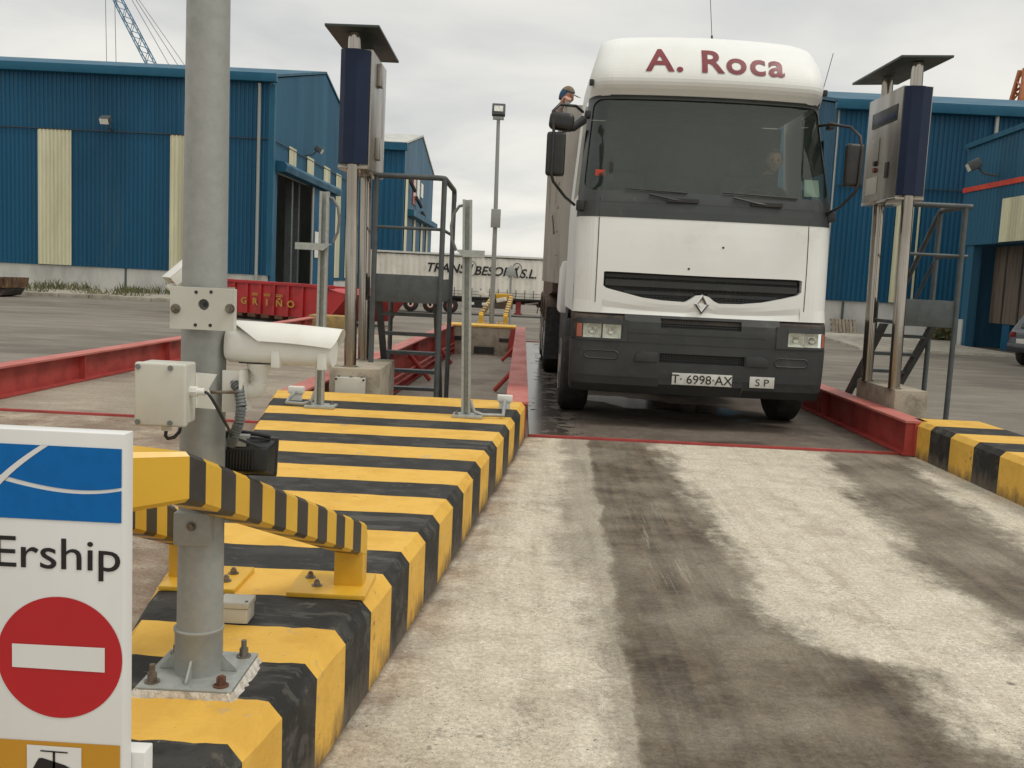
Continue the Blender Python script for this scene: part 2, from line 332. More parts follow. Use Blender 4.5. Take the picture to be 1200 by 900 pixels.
def concrete_lane_mat():
    """pale concrete with wheel-track grime; all patterns lie in world metres on the slab"""
    m = bpy.data.materials.new('lane_concrete')
    nt, p = bsdf(m)
    tc = nd(nt, 'ShaderNodeTexCoord')
    P = tc.outputs['Object']
    big = nd(nt, 'ShaderNodeTexNoise', {'Vector': P, 'Scale': 1.6, 'Detail': 6.0, 'Roughness': 0.62})
    mid = nd(nt, 'ShaderNodeTexNoise', {'Vector': P, 'Scale': 5.0, 'Detail': 8.0, 'Roughness': 0.68})
    fine = nd(nt, 'ShaderNodeTexNoise', {'Vector': P, 'Scale': 55.0, 'Detail': 6.0, 'Roughness': 0.75})
    mpx = nd(nt, 'ShaderNodeMapping', {0: P, 3: (9.0, 42.0, 1.0)})
    brush = nd(nt, 'ShaderNodeTexNoise', {'Vector': mpx, 'Scale': 1.0, 'Detail': 5.0, 'Roughness': 0.7})
    sep = nd(nt, 'ShaderNodeSeparateXYZ', {0: P})
    X0, Y0 = sep.outputs[0], sep.outputs[1]
    mpd = nd(nt, 'ShaderNodeMapping', {0: P, 3: (5.0, 2.2, 1.0)})
    dmid = nd(nt, 'ShaderNodeTexNoise', {'Vector': mpd, 'Scale': 1.0, 'Detail': 7.0, 'Roughness': 0.6})
    dn = math_n(nt, 'MULTIPLY', math_n(nt, 'SUBTRACT', dmid.outputs[0], 0.5), 0.50)
    dn2 = math_n(nt, 'MULTIPLY', math_n(nt, 'SUBTRACT', big.outputs[0], 0.5), 0.45)
    hf = nd(nt, 'ShaderNodeTexNoise', {'Vector': P, 'Scale': 13.0, 'Detail': 8.0, 'Roughness': 0.75})
    Xd = math_n(nt, 'ADD', math_n(nt, 'ADD', X0, math_n(nt, 'MULTIPLY', math_n(nt, 'SUBTRACT', hf.outputs[0], 0.5), 0.34)), math_n(nt, 'ADD', dn, dn2))
    Xs = math_n(nt, 'ADD', X0, math_n(nt, 'MULTIPLY', dn, 0.42))
    u = math_n(nt, 'DIVIDE', Y0, 10.0)

    def edge(pts):
        return math_n(nt, 'SUBTRACT', math_n(nt, 'MULTIPLY', fcurve(nt, u, [(y / 10.0, (x + 2) / 8.0) for x, y in pts]), 8.0), 2.0)

    def side(a, b, w):      # soft step, 1 where a > b
        return nd(nt, 'ShaderNodeMapRange', {0: math_n(nt, 'SUBTRACT', a, b), 1: -w, 2: w, 3: 0.0, 4: 1.0}, interpolation_type='SMOOTHSTEP').outputs[0]

    L1 = edge(LANE['l1'])
    L0 = edge(LANE['l0'])
    R1 = edge(LANE['r1'])
    L2 = edge(LANE['l2'])
    R2 = edge(LANE['r2'])
    rsoft = side(R1, Xd, 0.13)
    band1 = math_n(nt, 'MULTIPLY', side(Xs, L1, 0.04), rsoft)
    band0 = math_n(nt, 'MULTIPLY', math_n(nt, 'MULTIPLY', side(Xd, L0, 0.12), rsoft), 0.55)
    band2 = math_n(nt, 'MULTIPLY', side(Xd, L2, 0.16), side(R2, Xd, 0.12))
    band = math_n(nt, 'MAXIMUM', math_n(nt, 'MAXIMUM', band1, band0), math_n(nt, 'MULTIPLY', band2, 0.92))
    # tracks fade where the grime thins
    thin = ramp(nt, big.outputs[0], [(0.35, 0.72), (0.6, 1.0)])
    band = math_n(nt, 'MULTIPLY', band, thin)
    clean = mixc(nt, ramp(nt, mid.outputs[0], [(0.35, 0.0), (0.7, 1.0)]), (0.64, 0.585, 0.475), (0.50, 0.445, 0.345))
    clean = mixc(nt, ramp(nt, brush.outputs[0], [(0.50, 0.0), (0.80, 0.40)]), clean, (0.33, 0.28, 0.21))
    dark = mixc(nt, ramp(nt, mid.outputs[0], [(0.35, 0.0), (0.68, 1.0)]), (0.074, 0.055, 0.035), (0.138, 0.106, 0.069))
    mps = nd(nt, 'ShaderNodeMapping', {0: P, 3: (11.0, 0.7, 1.0)})
    streak = nd(nt, 'ShaderNodeTexNoise', {'Vector': mps, 'Scale': 1.0, 'Detail': 7.0, 'Roughness': 0.65, 'Distortion': 0.25})
    dark = mixc(nt, ramp(nt, streak.outputs[0], [(0.44, 0.0), (0.62, 0.9)]), dark, (0.050, 0.038, 0.026))
    clean = mixc(nt, ramp(nt, streak.outputs[0], [(0.50, 0.0), (0.72, 0.5)]), clean, (0.34, 0.28, 0.20))
    mpk = nd(nt, 'ShaderNodeMapping', {0: P, 3: (55.0, 1.6, 1.0)})
    scr = nd(nt, 'ShaderNodeTexNoise', {'Vector': mpk, 'Scale': 1.0, 'Detail': 3.0, 'Roughness': 0.6})
    sx_ = nd(nt, 'ShaderNodeMapRange', {0: math_n(nt, 'ABSOLUTE', math_n(nt, 'SUBTRACT', X0, 0.80)), 1: 0.05, 2: 0.16, 3: 1.0, 4: 0.0}).outputs[0]
    sy_ = nd(nt, 'ShaderNodeMapRange', {0: math_n(nt, 'ABSOLUTE', math_n(nt, 'SUBTRACT', Y0, 5.2)), 1: 0.7, 2: 1.3, 3: 1.0, 4: 0.0}).outputs[0]
    scuff = math_n(nt, 'MULTIPLY', math_n(nt, 'MULTIPLY', sx_, sy_), ramp(nt, scr.outputs[0], [(0.58, 0.0), (0.66, 0.45)]))
    dark = mixc(nt, scuff, dark, (0.40, 0.35, 0.27))
    dark = mixc(nt, ramp(nt, brush.outputs[0], [(0.5, 0.0), (0.78, 0.5)]), dark, (0.20, 0.17, 0.13))
    # left lane: browner all over
    left = nd(nt, 'ShaderNodeMapRange', {0: X0, 1: -1.5, 2: -0.9, 3: 1.0, 4: 0.0}).outputs[0]
    lc = mixc(nt, ramp(nt, big.outputs[0], [(0.4, 0.0), (0.6, 1.0)]), (0.46, 0.395, 0.30), (0.25, 0.205, 0.155))
    col = mixc(nt, band, clean, dark)
    col = mixc(nt, left, col, lc)
    # reddish rust dust close to the island
    isl = edge(LANE['isl'])
    near = nd(nt, 'ShaderNodeMapRange', {0: math_n(nt, 'SUBTRACT', X0, isl), 1: 0.0, 2: 0.32, 3: 1.0, 4: 0.0}, interpolation_type='SMOOTHSTEP').outputs[0]
    near = math_n(nt, 'MULTIPLY', near, ramp(nt, mid.outputs[0], [(0.38, 0.15), (0.62, 1.0)]))
    col = mixc(nt, math_n(nt, 'MULTIPLY', near, 0.75), col, (0.20, 0.125, 0.085))
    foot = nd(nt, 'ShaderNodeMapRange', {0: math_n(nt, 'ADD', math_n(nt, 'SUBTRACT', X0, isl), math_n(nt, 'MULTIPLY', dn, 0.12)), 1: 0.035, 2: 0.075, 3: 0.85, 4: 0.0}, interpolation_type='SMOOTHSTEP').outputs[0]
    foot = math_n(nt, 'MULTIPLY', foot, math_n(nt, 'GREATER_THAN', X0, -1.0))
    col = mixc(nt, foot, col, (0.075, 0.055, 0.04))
    # oil drips and pits
    vor = nd(nt, 'ShaderNodeTexNoise', {'Vector': P, 'Scale': 11.0, 'Detail': 2.0, 'Roughness': 0.4})
    col = mixc(nt, ramp(nt, vor.outputs[0], [(0.76, 0.0), (0.80, 0.6)]), col, (0.055, 0.045, 0.035))
    vor2 = nd(nt, 'ShaderNodeTexVoronoi', {'Vector': P, 'Scale': 34.0, 'Randomness': 1.0})
    col = mixc(nt, ramp(nt, vor2.outputs[0], [(0.06, 0.6), (0.11, 0.0)]), col, (0.07, 0.058, 0.045))
    col = mixc(nt, 1.0, col, ramp(nt, fine.outputs[0], [(0.3, 0.66), (0.7, 1.25)]), 'MULTIPLY')
    pore = nd(nt, 'ShaderNodeTexNoise', {'Vector': P, 'Scale': 190.0, 'Detail': 3.0, 'Roughness': 0.6})
    col = mixc(nt, 1.0, col, ramp(nt, pore.outputs[0], [(0.32, 0.62), (0.46, 1.0), (0.7, 1.14)]), 'MULTIPLY')
    blot = nd(nt, 'ShaderNodeTexNoise', {'Vector': P, 'Scale': 2.6, 'Detail': 9.0, 'Roughness': 0.75, 'Distortion': 0.6})
    col = mixc(nt, ramp(nt, blot.outputs[0], [(0.53, 0.0), (0.66, 0.45)]), col, (0.23, 0.18, 0.13))
    grit = nd(nt, 'ShaderNodeTexNoise', {'Vector': P, 'Scale': 75.0, 'Detail': 2.0, 'Roughness': 0.5})
    col = mixc(nt, ramp(nt, grit.outputs[0], [(0.70, 0.0), (0.73, 0.8)]), col, (0.06, 0.05, 0.042))
    # hairline cracks
    mpc = nd(nt, 'ShaderNodeMapping', {0: P, 3: (1, 1, 1)})
    vd = nd(nt, 'ShaderNodeTexVoronoi', {'Vector': nd(nt, 'ShaderNodeVectorMath', {0: mpc.outputs[0], 1: mid.outputs[1]}, operation='ADD').outputs[0], 'Scale': 0.9}, feature='DISTANCE_TO_EDGE')
    crack = math_n(nt, 'MULTIPLY', ramp(nt, vd.outputs[0], [(0.0, 1.0), (0.007, 0.0)]), ramp(nt, big.outputs[0], [(0.46, 0.0), (0.54, 0.75)]))
    col = mixc(nt, crack, col, (0.06, 0.05, 0.04))
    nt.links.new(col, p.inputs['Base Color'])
    rr = nd(nt, 'ShaderNodeMapRange', {0: band, 1: 0.0, 2: 1.0, 3: 0.9, 4: 0.68})
    nt.links.new(rr.outputs[0], p.inputs['Roughness'])
    p.inputs['Specular IOR Level'].default_value = 0.3
    h = math_n(nt, 'ADD', math_n(nt, 'MULTIPLY', fine.outputs[0], 0.5), math_n(nt, 'MULTIPLY', brush.outputs[0], 0.5))
    b = nd(nt, 'ShaderNodeBump', {'Strength': 0.55, 'Distance': 0.012, 'Height': h})
    nt.links.new(b.outputs[0], p.inputs['Normal'])
    return m


LANE = {
    'l1': [(0.33, 1.2), (0.36, 2.0), (0.40, 2.74), (0.44, 3.33), (0.45, 3.88), (0.49, 4.72), (0.52, 5.87), (0.62, 8.5)],
    'l0': [(0.26, 1.2), (0.30, 2.73), (0.33, 3.6), (0.36, 4.24), (0.27, 4.83), (0.26, 5.62), (0.31, 6.85), (0.44, 8.5)],
    'r1': [(2.4, 1.2), (1.9, 2.3), (1.60, 2.92), (1.52, 3.3), (1.58, 3.52), (1.32, 3.7), (1.17, 3.98), (1.12, 4.36), (1.17, 4.83), (1.24, 5.81), (1.22, 6.92), (1.25, 8.5)],
    'l2': [(2.3, 1.2), (2.16, 3.0), (2.16, 3.97), (2.16, 4.58), (2.12, 4.99), (2.26, 5.8), (2.34, 6.61), (2.64, 8.5)],
    'r2': [(2.7, 1.2), (2.8, 3.6), (2.9, 4.9), (3.0, 5.8), (3.14, 7.08), (3.46, 8.5)],
    'isl': [(-0.65, 1.6), (-0.55, 2.6), (-0.47, 3.4), (-0.36, 4.3), (-0.26, 5.3), (-0.14, 6.5), (0.05, 8.6)],
}
M['lane'] = concrete_lane_mat()


def yard_mat(name, c1, c2, c3, sc=0.35, wet=None, stretch=(1, 1, 1)):
    m = bpy.data.materials.new(name)
    nt, p = bsdf(m)
    tc = nd(nt, 'ShaderNodeTexCoord')
    mp = nd(nt, 'ShaderNodeMapping', {0: tc.outputs['Object'], 3: stretch})
    a = nd(nt, 'ShaderNodeTexNoise', {'Vector': mp, 'Scale': sc, 'Detail': 7.0, 'Roughness': 0.6, 'Distortion': 0.4})
    b = nd(nt, 'ShaderNodeTexNoise', {'Vector': mp, 'Scale': sc * 6, 'Detail': 8.0, 'Roughness': 0.7})
    f = nd(nt, 'ShaderNodeTexNoise', {'Vector': tc.outputs['Object'], 'Scale': 40.0, 'Detail': 4.0, 'Roughness': 0.7})
    col = mixc(nt, ramp(nt, a.outputs[0], [(0.4, 0.0), (0.6, 1.0)]), c1, c2)
    col = mixc(nt, ramp(nt, b.outputs[0], [(0.48, 0.0), (0.72, 0.8)]), col, c3)
    col = mixc(nt, 1.0, col, ramp(nt, f.outputs[0], [(0.3, 0.75), (0.7, 1.2)]), 'MULTIPLY')
    rough = ramp(nt, b.outputs[0], [(0.3, 0.95), (0.7, 0.8)])
    if wet:
        w = nd(nt, 'ShaderNodeTexNoise', {'Vector': mp, 'Scale': wet[0], 'Detail': 3.0, 'Roughness': 0.5})
        wm = ramp(nt, w.outputs[0], [(wet[1], 0.0), (wet[1] + 0.05, 1.0)])
        if len(wet) > 2:      # water standing along the guide beam
            sx = nd(nt, 'ShaderNodeSeparateXYZ', {0: tc.outputs['Object']})
            e = math_n(nt, 'ADD', sx.outputs[0], math_n(nt, 'MULTIPLY', math_n(nt, 'SUBTRACT', b.outputs[0], 0.5), 2.4))
            e = nd(nt, 'ShaderNodeMapRange', {0: e, 1: wet[2], 2: wet[2] + .12, 3: 1.0, 4: 0.0}).outputs[0]
            wm = math_n(nt, 'MAXIMUM', wm, e)
        col = mixc(nt, math_n(nt, 'MULTIPLY', wm, 0.55), col, (0.035, 0.03, 0.025))
        rough = mixc(nt, wm, rough, 0.2)
    nt.links.new(col, p.inputs['Base Color'])
    nt.links.new(rough, p.inputs['Roughness'])
    p.inputs['Specular IOR Level'].default_value = 0.35
    bu = nd(nt, 'ShaderNodeBump', {'Strength': 0.3, 'Distance': 0.01, 'Height': f.outputs[0]})
    if not wet:
        nt.links.new(bu.outputs[0], p.inputs['Normal'])
    return m


M['yard'] = yard_mat('yard_asphalt', (0.205, 0.182, 0.15), (0.13, 0.114, 0.093), (0.28, 0.25, 0.205), 0.22, stretch=(.5, 1.6, 1))
M['deck'] = yard_mat('deck_concrete', (0.14, 0.112, 0.088), (0.085, 0.068, 0.054), (0.20, 0.165, 0.13), 0.7, wet=(0.5, 0.54, 0.42))
M['deck_left'] = yard_mat('deck_concrete_left', (0.33, 0.28, 0.215), (0.21, 0.172, 0.135), (0.40, 0.345, 0.27), 0.5, wet=(0.5, 0.66), stretch=(.6, 1.4, 1))
M['pit'] = yard_mat('pit_floor', (0.30, 0.265, 0.22), (0.20, 0.172, 0.14), (0.36, 0.32, 0.265), 0.6, wet=(0.8, 0.66))


# ------------------------------------------------------------------ mesh helpers
class MB:
    def __init__(self):
        self.v, self.f, self.m = [], [], []

    def add(self, vs, fs, mi=0):
        o = len(self.v)
        self.v += [tuple(v) for v in vs]
        self.f += [tuple(i + o for i in f) for f in fs]
        self.m += [mi] * len(fs)
        return self

    def hexa(self, p, mi=0):
        """8 points: bottom ring 0-3 (counter-clockwise from above), top ring 4-7"""
        return self.add(p, [(3, 2, 1, 0), (4, 5, 6, 7), (0, 1, 5, 4), (1, 2, 6, 5), (2, 3, 7, 6), (3, 0, 4, 7)], mi)

    def box(self, x0, x1, y0, y1, z0, z1, mi=0):
        return self.hexa([(x0, y0, z0), (x1, y0, z0), (x1, y1, z0), (x0, y1, z0), (x0, y0, z1), (x1, y0, z1), (x1, y1, z1), (x0, y1, z1)], mi)

    def obox(self, c, sx, sy, sz, rz=0, ry=0, rx=0, mi=0):
        from mathutils import Euler
        mt = Euler((rx, ry, rz)).to_matrix()
        ps = []
        for z in (-.5, .5):
            for x, y in ((-.5, -.5), (.5, -.5), (.5, .5), (-.5, .5)):
                ps.append(Vector(c) + mt @ Vector((x * sx, y * sy, z * sz)))
        return self.hexa(ps, mi)

    def prism(self, poly, axis, a, b, mi=0):
        """poly of 2-D points swept along axis ('x','y','z') from a to b"""
        n = len(poly)

        def P(p, t):
            if axis == 'x': return (t, p[0], p[1])
            if axis == 'y': return (p[0], t, p[1])
            return (p[0], p[1], t)
        vs = [P(p, a) for p in poly] + [P(p, b) for p in poly]
        fs = [tuple(range(n)), tuple(range(2 * n - 1, n - 1, -1))] + [(i, n + i, n + (i + 1) % n, (i + 1) % n) for i in range(n)]
        return self.add(vs, fs, mi)

    def tube(self, pts, r, n=10, mi=0, caps=True, r2=None):
        pts = [Vector(p) for p in pts]
        rings = []
        t0 = (pts[1] - pts[0]).normalized()
        up = Vector((0, 0, 1)) if abs(t0.z) < 0.9 else Vector((1, 0, 0))
        a = t0.cross(up).normalized()
        k = len(pts)
        for i, p in enumerate(pts):
            if i == 0: t = pts[1] - pts[0]
            elif i == k - 1: t = pts[-1] - pts[-2]
            else: t = (pts[i + 1] - pts[i]).normalized() + (pts[i] - pts[i - 1]).normalized()
            t.normalize()
            a = (a - t * a.dot(t)).normalized()
            b = t.cross(a)
            rr = r if r2 is None else r + (r2 - r) * i / (k - 1)
            rings.append([p + (a * math.cos(2 * math.pi * j / n) + b * math.sin(2 * math.pi * j / n)) * rr for j in range(n)])
        vs = [v for rg in rings for v in rg]
        fs = []
        for i in range(k - 1):
            for j in range(n):
                fs.append((i * n + j, i * n + (j + 1) % n, (i + 1) * n + (j + 1) % n, (i + 1) * n + j))
        if caps:
            fs.append(tuple(range(n - 1, -1, -1)))
            fs.append(tuple((k - 1) * n + j for j in range(n)))
        return self.add(vs, fs, mi)

    def cyl(self, p0, p1, r, n=16, mi=0, r2=None):
        return self.tube([p0, p1], r, n, mi, r2=r2)

    def lathe(self, prof, c, axis='z', n=24, mi=0):
        """prof: (radius, height) pairs revolved"""
        vs, fs = [], []
        k = len(prof)
        for r, h in prof:
            for j in range(n):
                a = 2 * math.pi * j / n
                u, w = r * math.cos(a), r * math.sin(a)
                if axis == 'z': p = (c[0] + u, c[1] + w, c[2] + h)
                elif axis == 'x': p = (c[0] + h, c[1] + u, c[2] + w)
                else: p = (c[0] + u, c[1] + h, c[2] + w)
                vs.append(p)
        for i in range(k - 1):
            for j in range(n):
                fs.append((i * n + j, i * n + (j + 1) % n, (i + 1) * n + (j + 1) % n, (i + 1) * n + j))
        fs.append(tuple(range(n - 1, -1, -1)))
        fs.append(tuple((k - 1) * n + j for j in range(n)))
        return self.add(vs, fs, mi)

    def grid(self, nu, nv, fn, mi=0):
        vs = [fn(i / nu, j / nv) for j in range(nv + 1) for i in range(nu + 1)]
        fs = [(j * (nu + 1) + i, j * (nu + 1) + i + 1, (j + 1) * (nu + 1) + i + 1, (j + 1) * (nu + 1) + i) for j in range(nv) for i in range(nu)]
        return self.add(vs, fs, mi)

    def mesh(self, name, mats, off=(0, 0, 0), bev=0, smooth=None, seg=2):
        me = bpy.data.meshes.new(name)
        ox, oy, oz = off
        me.from_pydata([(x - ox, y - oy, z - oz) for x, y, z in self.v], [], self.f)
        if not isinstance(mats, (list, tuple)): mats = [mats]
        for m in mats: me.materials.append(m)
        me.polygons.foreach_set('material_index', self.m)
        bm = bmesh.new()
        bm.from_mesh(me)
        bmesh.ops.recalc_face_normals(bm, faces=bm.faces)
        if bev:
            bmesh.ops.remove_doubles(bm, verts=bm.verts, dist=1e-5)
            ed = [e for e in bm.edges if len(e.link_faces) == 2 and e.calc_face_angle(0) > 0.5]
            bmesh.ops.bevel(bm, geom=ed, offset=bev, segments=seg, affect='EDGES', profile=0.6, clamp_overlap=True)
        bm.to_mesh(me)
        bm.free()
        if smooth is None: smooth = bool(bev)
        if smooth:
            me.shade_smooth()
            me.set_sharp_from_angle(angle=R(smooth if smooth is not True else 38))
        return me


def wloc(o):
    l = Vector((0, 0, 0))
    while o:
        l += o.location
        o = o.parent
    return l


def thing(name, label, cat, loc=(0, 0, 0), group=None):
    o = bpy.data.objects.new(name, None)
    o.empty_display_size = 0.1
    COL.objects.link(o)
    o.location = loc
    o['label'] = label
    o['category'] = cat
    if group: o['group'] = group
    return o


def part(name, mb, mats, parent, label=None, kind=None, **kw):
    me = mb.mesh(name, mats, wloc(parent), **kw)
    o = bpy.data.objects.new(name, me)
    COL.objects.link(o)
    o.parent = parent
    if label: o['label'] = label
    if kind: o['kind'] = kind
    return o


def solo(name, mb, mats, label, cat, loc=(0, 0, 0), group=None, **kw):
    me = mb.mesh(name, mats, loc, **kw)
    o = bpy.data.objects.new(name, me)
    COL.objects.link(o)
    o.location = loc
    o['label'] = label
    o['category'] = cat
    if group: o['group'] = group
    return o


def struct(name, mb, mats, **kw):
    o = bpy.data.objects.new(name, mb.mesh(name, mats, (0, 0, 0), **kw))
    COL.objects.link(o)
    o['kind'] = 'structure'
    return o


def piece(name, me, parent, off):
    o = bpy.data.objects.new(name, me)
    COL.objects.link(o)
    o.parent = parent
    o.location = off
    return o


def copy_tree(o, parent=None):
    c = o.copy()
    COL.objects.link(c)
    if parent is not None:
        c.parent = parent
    for ch in list(o.children):
        copy_tree(ch, c)
    return c


def text_geo(txt, size, bold=0.0, shear=0.0, space=1.0, w=1.0):
    """outline text as flat verts (x, y) and faces, centred on x, baseline 0"""
    cu = bpy.data.curves.new('t', 'FONT')
    cu.body = txt
    cu.size = size
    cu.align_x = 'CENTER'
    cu.offset = bold
    cu.shear = shear
    cu.space_character = space
    cu.resolution_u = 4
    ob = bpy.data.objects.new('t', cu)
    COL.objects.link(ob)
    dg = bpy.context.evaluated_depsgraph_get()
    dg.update()
    me = bpy.data.meshes.new_from_object(ob.evaluated_get(dg))
    vs = [(v.co.x * w, v.co.y) for v in me.vertices]
    fs = [tuple(p.vertices) for p in me.polygons]
    bpy.data.objects.remove(ob)
    bpy.data.curves.remove(cu)
    bpy.data.meshes.remove(me)
    return vs, fs


def text_mb(txt, size, fn, cuts=0, **kw):
    """fn maps (x, y) of the lettering to a 3-D point; cuts subdivides so that it follows a curve"""
    vs, fs = text_geo(txt, size, **kw)
    if cuts:
        bm = bmesh.new()
        bv = [bm.verts.new((x, y, 0)) for x, y in vs]
        for f in fs:
            try: bm.faces.new([bv[i] for i in f])
            except ValueError: pass
        xs = [v[0] for v in vs]
        ys = [v[1] for v in vs]
        for i in range(1, cuts):
            x = min(xs) + (max(xs) - min(xs)) * i / cuts
            bmesh.ops.bisect_plane(bm, geom=bm.verts[:] + bm.edges[:] + bm.faces[:], plane_co=(x, 0, 0), plane_no=(1, 0, 0))
        for i in range(1, 6):
            y = min(ys) + (max(ys) - min(ys)) * i / 6
            bmesh.ops.bisect_plane(bm, geom=bm.verts[:] + bm.edges[:] + bm.faces[:], plane_co=(0, y, 0), plane_no=(0, 1, 0))
        bm.verts.index_update()
        vs = [(v.co.x, v.co.y) for v in bm.verts]
        fs = [tuple(v.index for v in f.verts) for f in bm.faces]
        bm.free()
    mb = MB()
    mb.add([fn(x, y) for x, y in vs], fs)
    return mb


def interp(keys, t):
    if t <= keys[0][0]: return keys[0][1]
    for (a, va), (b, vb) in zip(keys, keys[1:]):
        if t <= b:
            k = (t - a) / (b - a)
            return va + (vb - va) * k
    return keys[-1][1]


def smooth_interp(keys, t):
    """Catmull-Rom through keys"""
    n = len(keys)
    if t <= keys[0][0]: return keys[0][1]
    if t >= keys[-1][0]: return keys[-1][1]
    for i in range(n - 1):
        if t <= keys[i + 1][0]:
            x0, y0 = keys[i]
            x1, y1 = keys[i + 1]
            m0 = (keys[i + 1][1] - keys[i - 1][1]) / (keys[i + 1][0] - keys[i - 1][0]) if i > 0 else (y1 - y0) / (x1 - x0)
            m1 = (keys[i + 2][1] - y0) / (keys[i + 2][0] - x0) if i < n - 2 else (y1 - y0) / (x1 - x0)
            h = x1 - x0
            k = (t - x0) / h
            return (2 * k ** 3 - 3 * k * k + 1) * y0 + (k ** 3 - 2 * k * k + k) * h * m0 + (3 * k * k - 2 * k ** 3) * y1 + (k ** 3 - k * k) * h * m1


# ================================================================== THE GROUND
def skewx(y):        # the left weighbridge lies slightly askew
    return 0.037 * (y - 8.6)


def gz(y):           # the yard falls gently beyond the sheds' front
    return 0.0 if y < 34 else (-1.25 * (y - 34) / 31 if y < 65 else -1.25)


g = MB()
ys = [-14, 8.6, 21.4, 34, 40, 48, 57, 65, 120, 900]
xsg = [-600, -60, -5.2, -1.9, -0.02, 3.6, 60, 600]
for j in range(len(ys) - 1):
    for i in range(len(xsg) - 1):
        if j == 1 and xsg[i] == -1.9: continue          # the pit between the weighbridges is cut out
        a, b, c, d = xsg[i], xsg[i + 1], ys[j], ys[j + 1]
        g.add([(a, c, gz(c)), (b, c, gz(c)), (b, d, gz(d)), (a, d, gz(d))], [(0, 1, 2, 3)])
struct('ground', g, M['yard'])
g = MB()
g.add([(-9, -13.5, .004), (5.0, -13.5, .004), (5.0, 8.55, .004), (-9, 8.55, .004)], [(0, 1, 2, 3)])
struct('lane_slab', g, M['lane'])
g = MB()
g.add([(-1.9, 8.6, -.3), (-.02, 8.6, -.3), (-.02, 21.4, -.3), (-1.9, 21.4, -.3)], [(0, 1, 2, 3)])
struct('pit_floor', g, M['pit'])
g = MB()
g.box(-2.1, -1.9, 8.6, 21.4, -.5, -.004).box(-.02, .1, 8.6, 21.4, -.5, -.004)
g.box(-1.9, -.02, 8.45, 8.6, -.5, -.004)
struct('pit_wall', g, M['concrete'])


def deck(x0, x1, sk, mat, ya=8.62, yb=21.4):
    n = 8
    g = MB()
    for i in range(n):
        a, b = ya + (yb - ya) * i / n, ya + (yb - ya) * (i + 1) / n
        g.add([(x0 + sk(a), a, .008), (x1 + sk(a), a, .008), (x1 + sk(b), b, .008), (x0 + sk(b), b, .008)], [(0, 1, 2, 3)])
    o = struct('weighbridge_deck', g, mat)
    for y in (ya - .03, yb):
        e = MB()
        e.box(x0 + sk(y), x1 + sk(y), y, y + .03, -.05, .022)
        part('deck_edge_angle', e, M['red_steel'], o, bev=.003)
    return o


deck(0.12, 3.40, lambda y: 0, M['deck'])
deck(-4.93, -2.06, skewx, M['deck_left'])


def beam(x, sk, label, pit_side=0, open_end=False, ya=8.5, yb=21.4):
    """I-section guide beam beside a weighbridge deck"""
    t = thing('guide_beam', label, 'guide beam', (x, ya, 0), 'red steel guide beams of the weighbridges')
    w = MB()

    def sw(mb, xa, xb, z0, z1):
        mb.hexa([(x + xa + sk(ya), ya, z0), (x + xb + sk(ya), ya, z0), (x + xb + sk(yb), yb, z0), (x + xa + sk(yb), yb, z0),
                 (x + xa + sk(ya), ya, z1), (x + xb + sk(ya), ya, z1), (x + xb + sk(yb), yb, z1), (x + xa + sk(yb), yb, z1)])
    lo = -.28 if pit_side else .012
    sw(w, -.012, .012, lo + .02, .3)
    part('web', w, M['red_steel'], t)
    f = MB()
    sw(f, -.10, .10, .3, .32)
    part('top_flange', f, M['red_pale'], t)
    f = MB()
    sw(f, -.10, .10, lo, lo + .02)
    part('bottom_flange', f, M['red_steel'], t)
    y = ya + .02
    while y < yb:
        for s in (-1, 1):
            k = MB()
            k.box(x + sk(y) + min(s * .012, s * .085), x + sk(y) + max(s * .012, s * .085), y, y + .012, lo + .02, .3)
            part('stiffener', k, M['red_steel'], t)
        y += 2.4
    if pit_side:
        s = pit_side
        y = ya + .5
        while y < yb - 1:
            k = MB()
            k.tube([(x + sk(y) + s * .02, y, .12), (x + sk(y) + s * .34, y + .12, -.27)], .035, 8)
            part('brace', k, M['red_steel'], t)
            y += 3.1 if s > 0 else 5.2
        k = MB()
        for z in (-.05, -.14):
            k.tube([(x + s * .10 + sk(ya + .3), ya + .3, z - .02), (x + s * .10 + sk(yb - .3), yb - .3, z - .02)], .022, 8)
        part('side_pipes', k, M['red_steel'], t)
    return t


beam(0.0, lambda y: 0, 'long red guide beam on the left of the lane the truck stands in', -1)
beam(3.49, lambda y: 0, 'red guide beam right of the truck, ending at the striped kerb')
beam(-1.97, skewx, 'red guide beam behind the concrete block and grey ladder platform', 1)
beam(-5.03, skewx, 'red guide beam farthest left, running out of the picture edge')

# concrete end wall of the pit
t = thing('pit_end_wall', 'stained concrete cross wall with yellow top closing the pit between the red beams', 'concrete wall', (-.9, 21.2, -.3))
w = MB()
w.box(-1.62, -.10, 21.0, 21.3, -.3, .30)
part('wall_block', w, M['concrete'], t, bev=.01)
w = MB()
w.box(-1.62, -.10, 20.98, 21.9, .302, .335)
part('yellow_cap', w, M['yellow'], t)
for (a, b, c, d) in ((-.98, -.55, -.27, -.12), (-1.5, -1.15, .0, .09), (-.45, -.14, .0, .08)):
    w = MB()
    w.box(a, b, 20.985, 20.998, c, d)
    part('wall_opening', w, M['grille'], t)
for x in (-1.5, -.16):
    w = MB()
    w.add([(x - .12, 20.9, -.28), (x + .12, 20.9, -.28), (x + .07, 20.9, .28), (x - .05, 20.9, .28),
           (x - .12, 20.97, -.28), (x + .12, 20.97, -.28), (x + .07, 20.97, .28), (x - .05, 20.97, .28)],
          [(0, 1, 2, 3), (7, 6, 5, 4), (0, 4, 5, 1), (1, 5, 6, 2), (2, 6, 7, 3), (3, 7, 4, 0)])
    part('red_bracket', w, M['red_steel'], t)

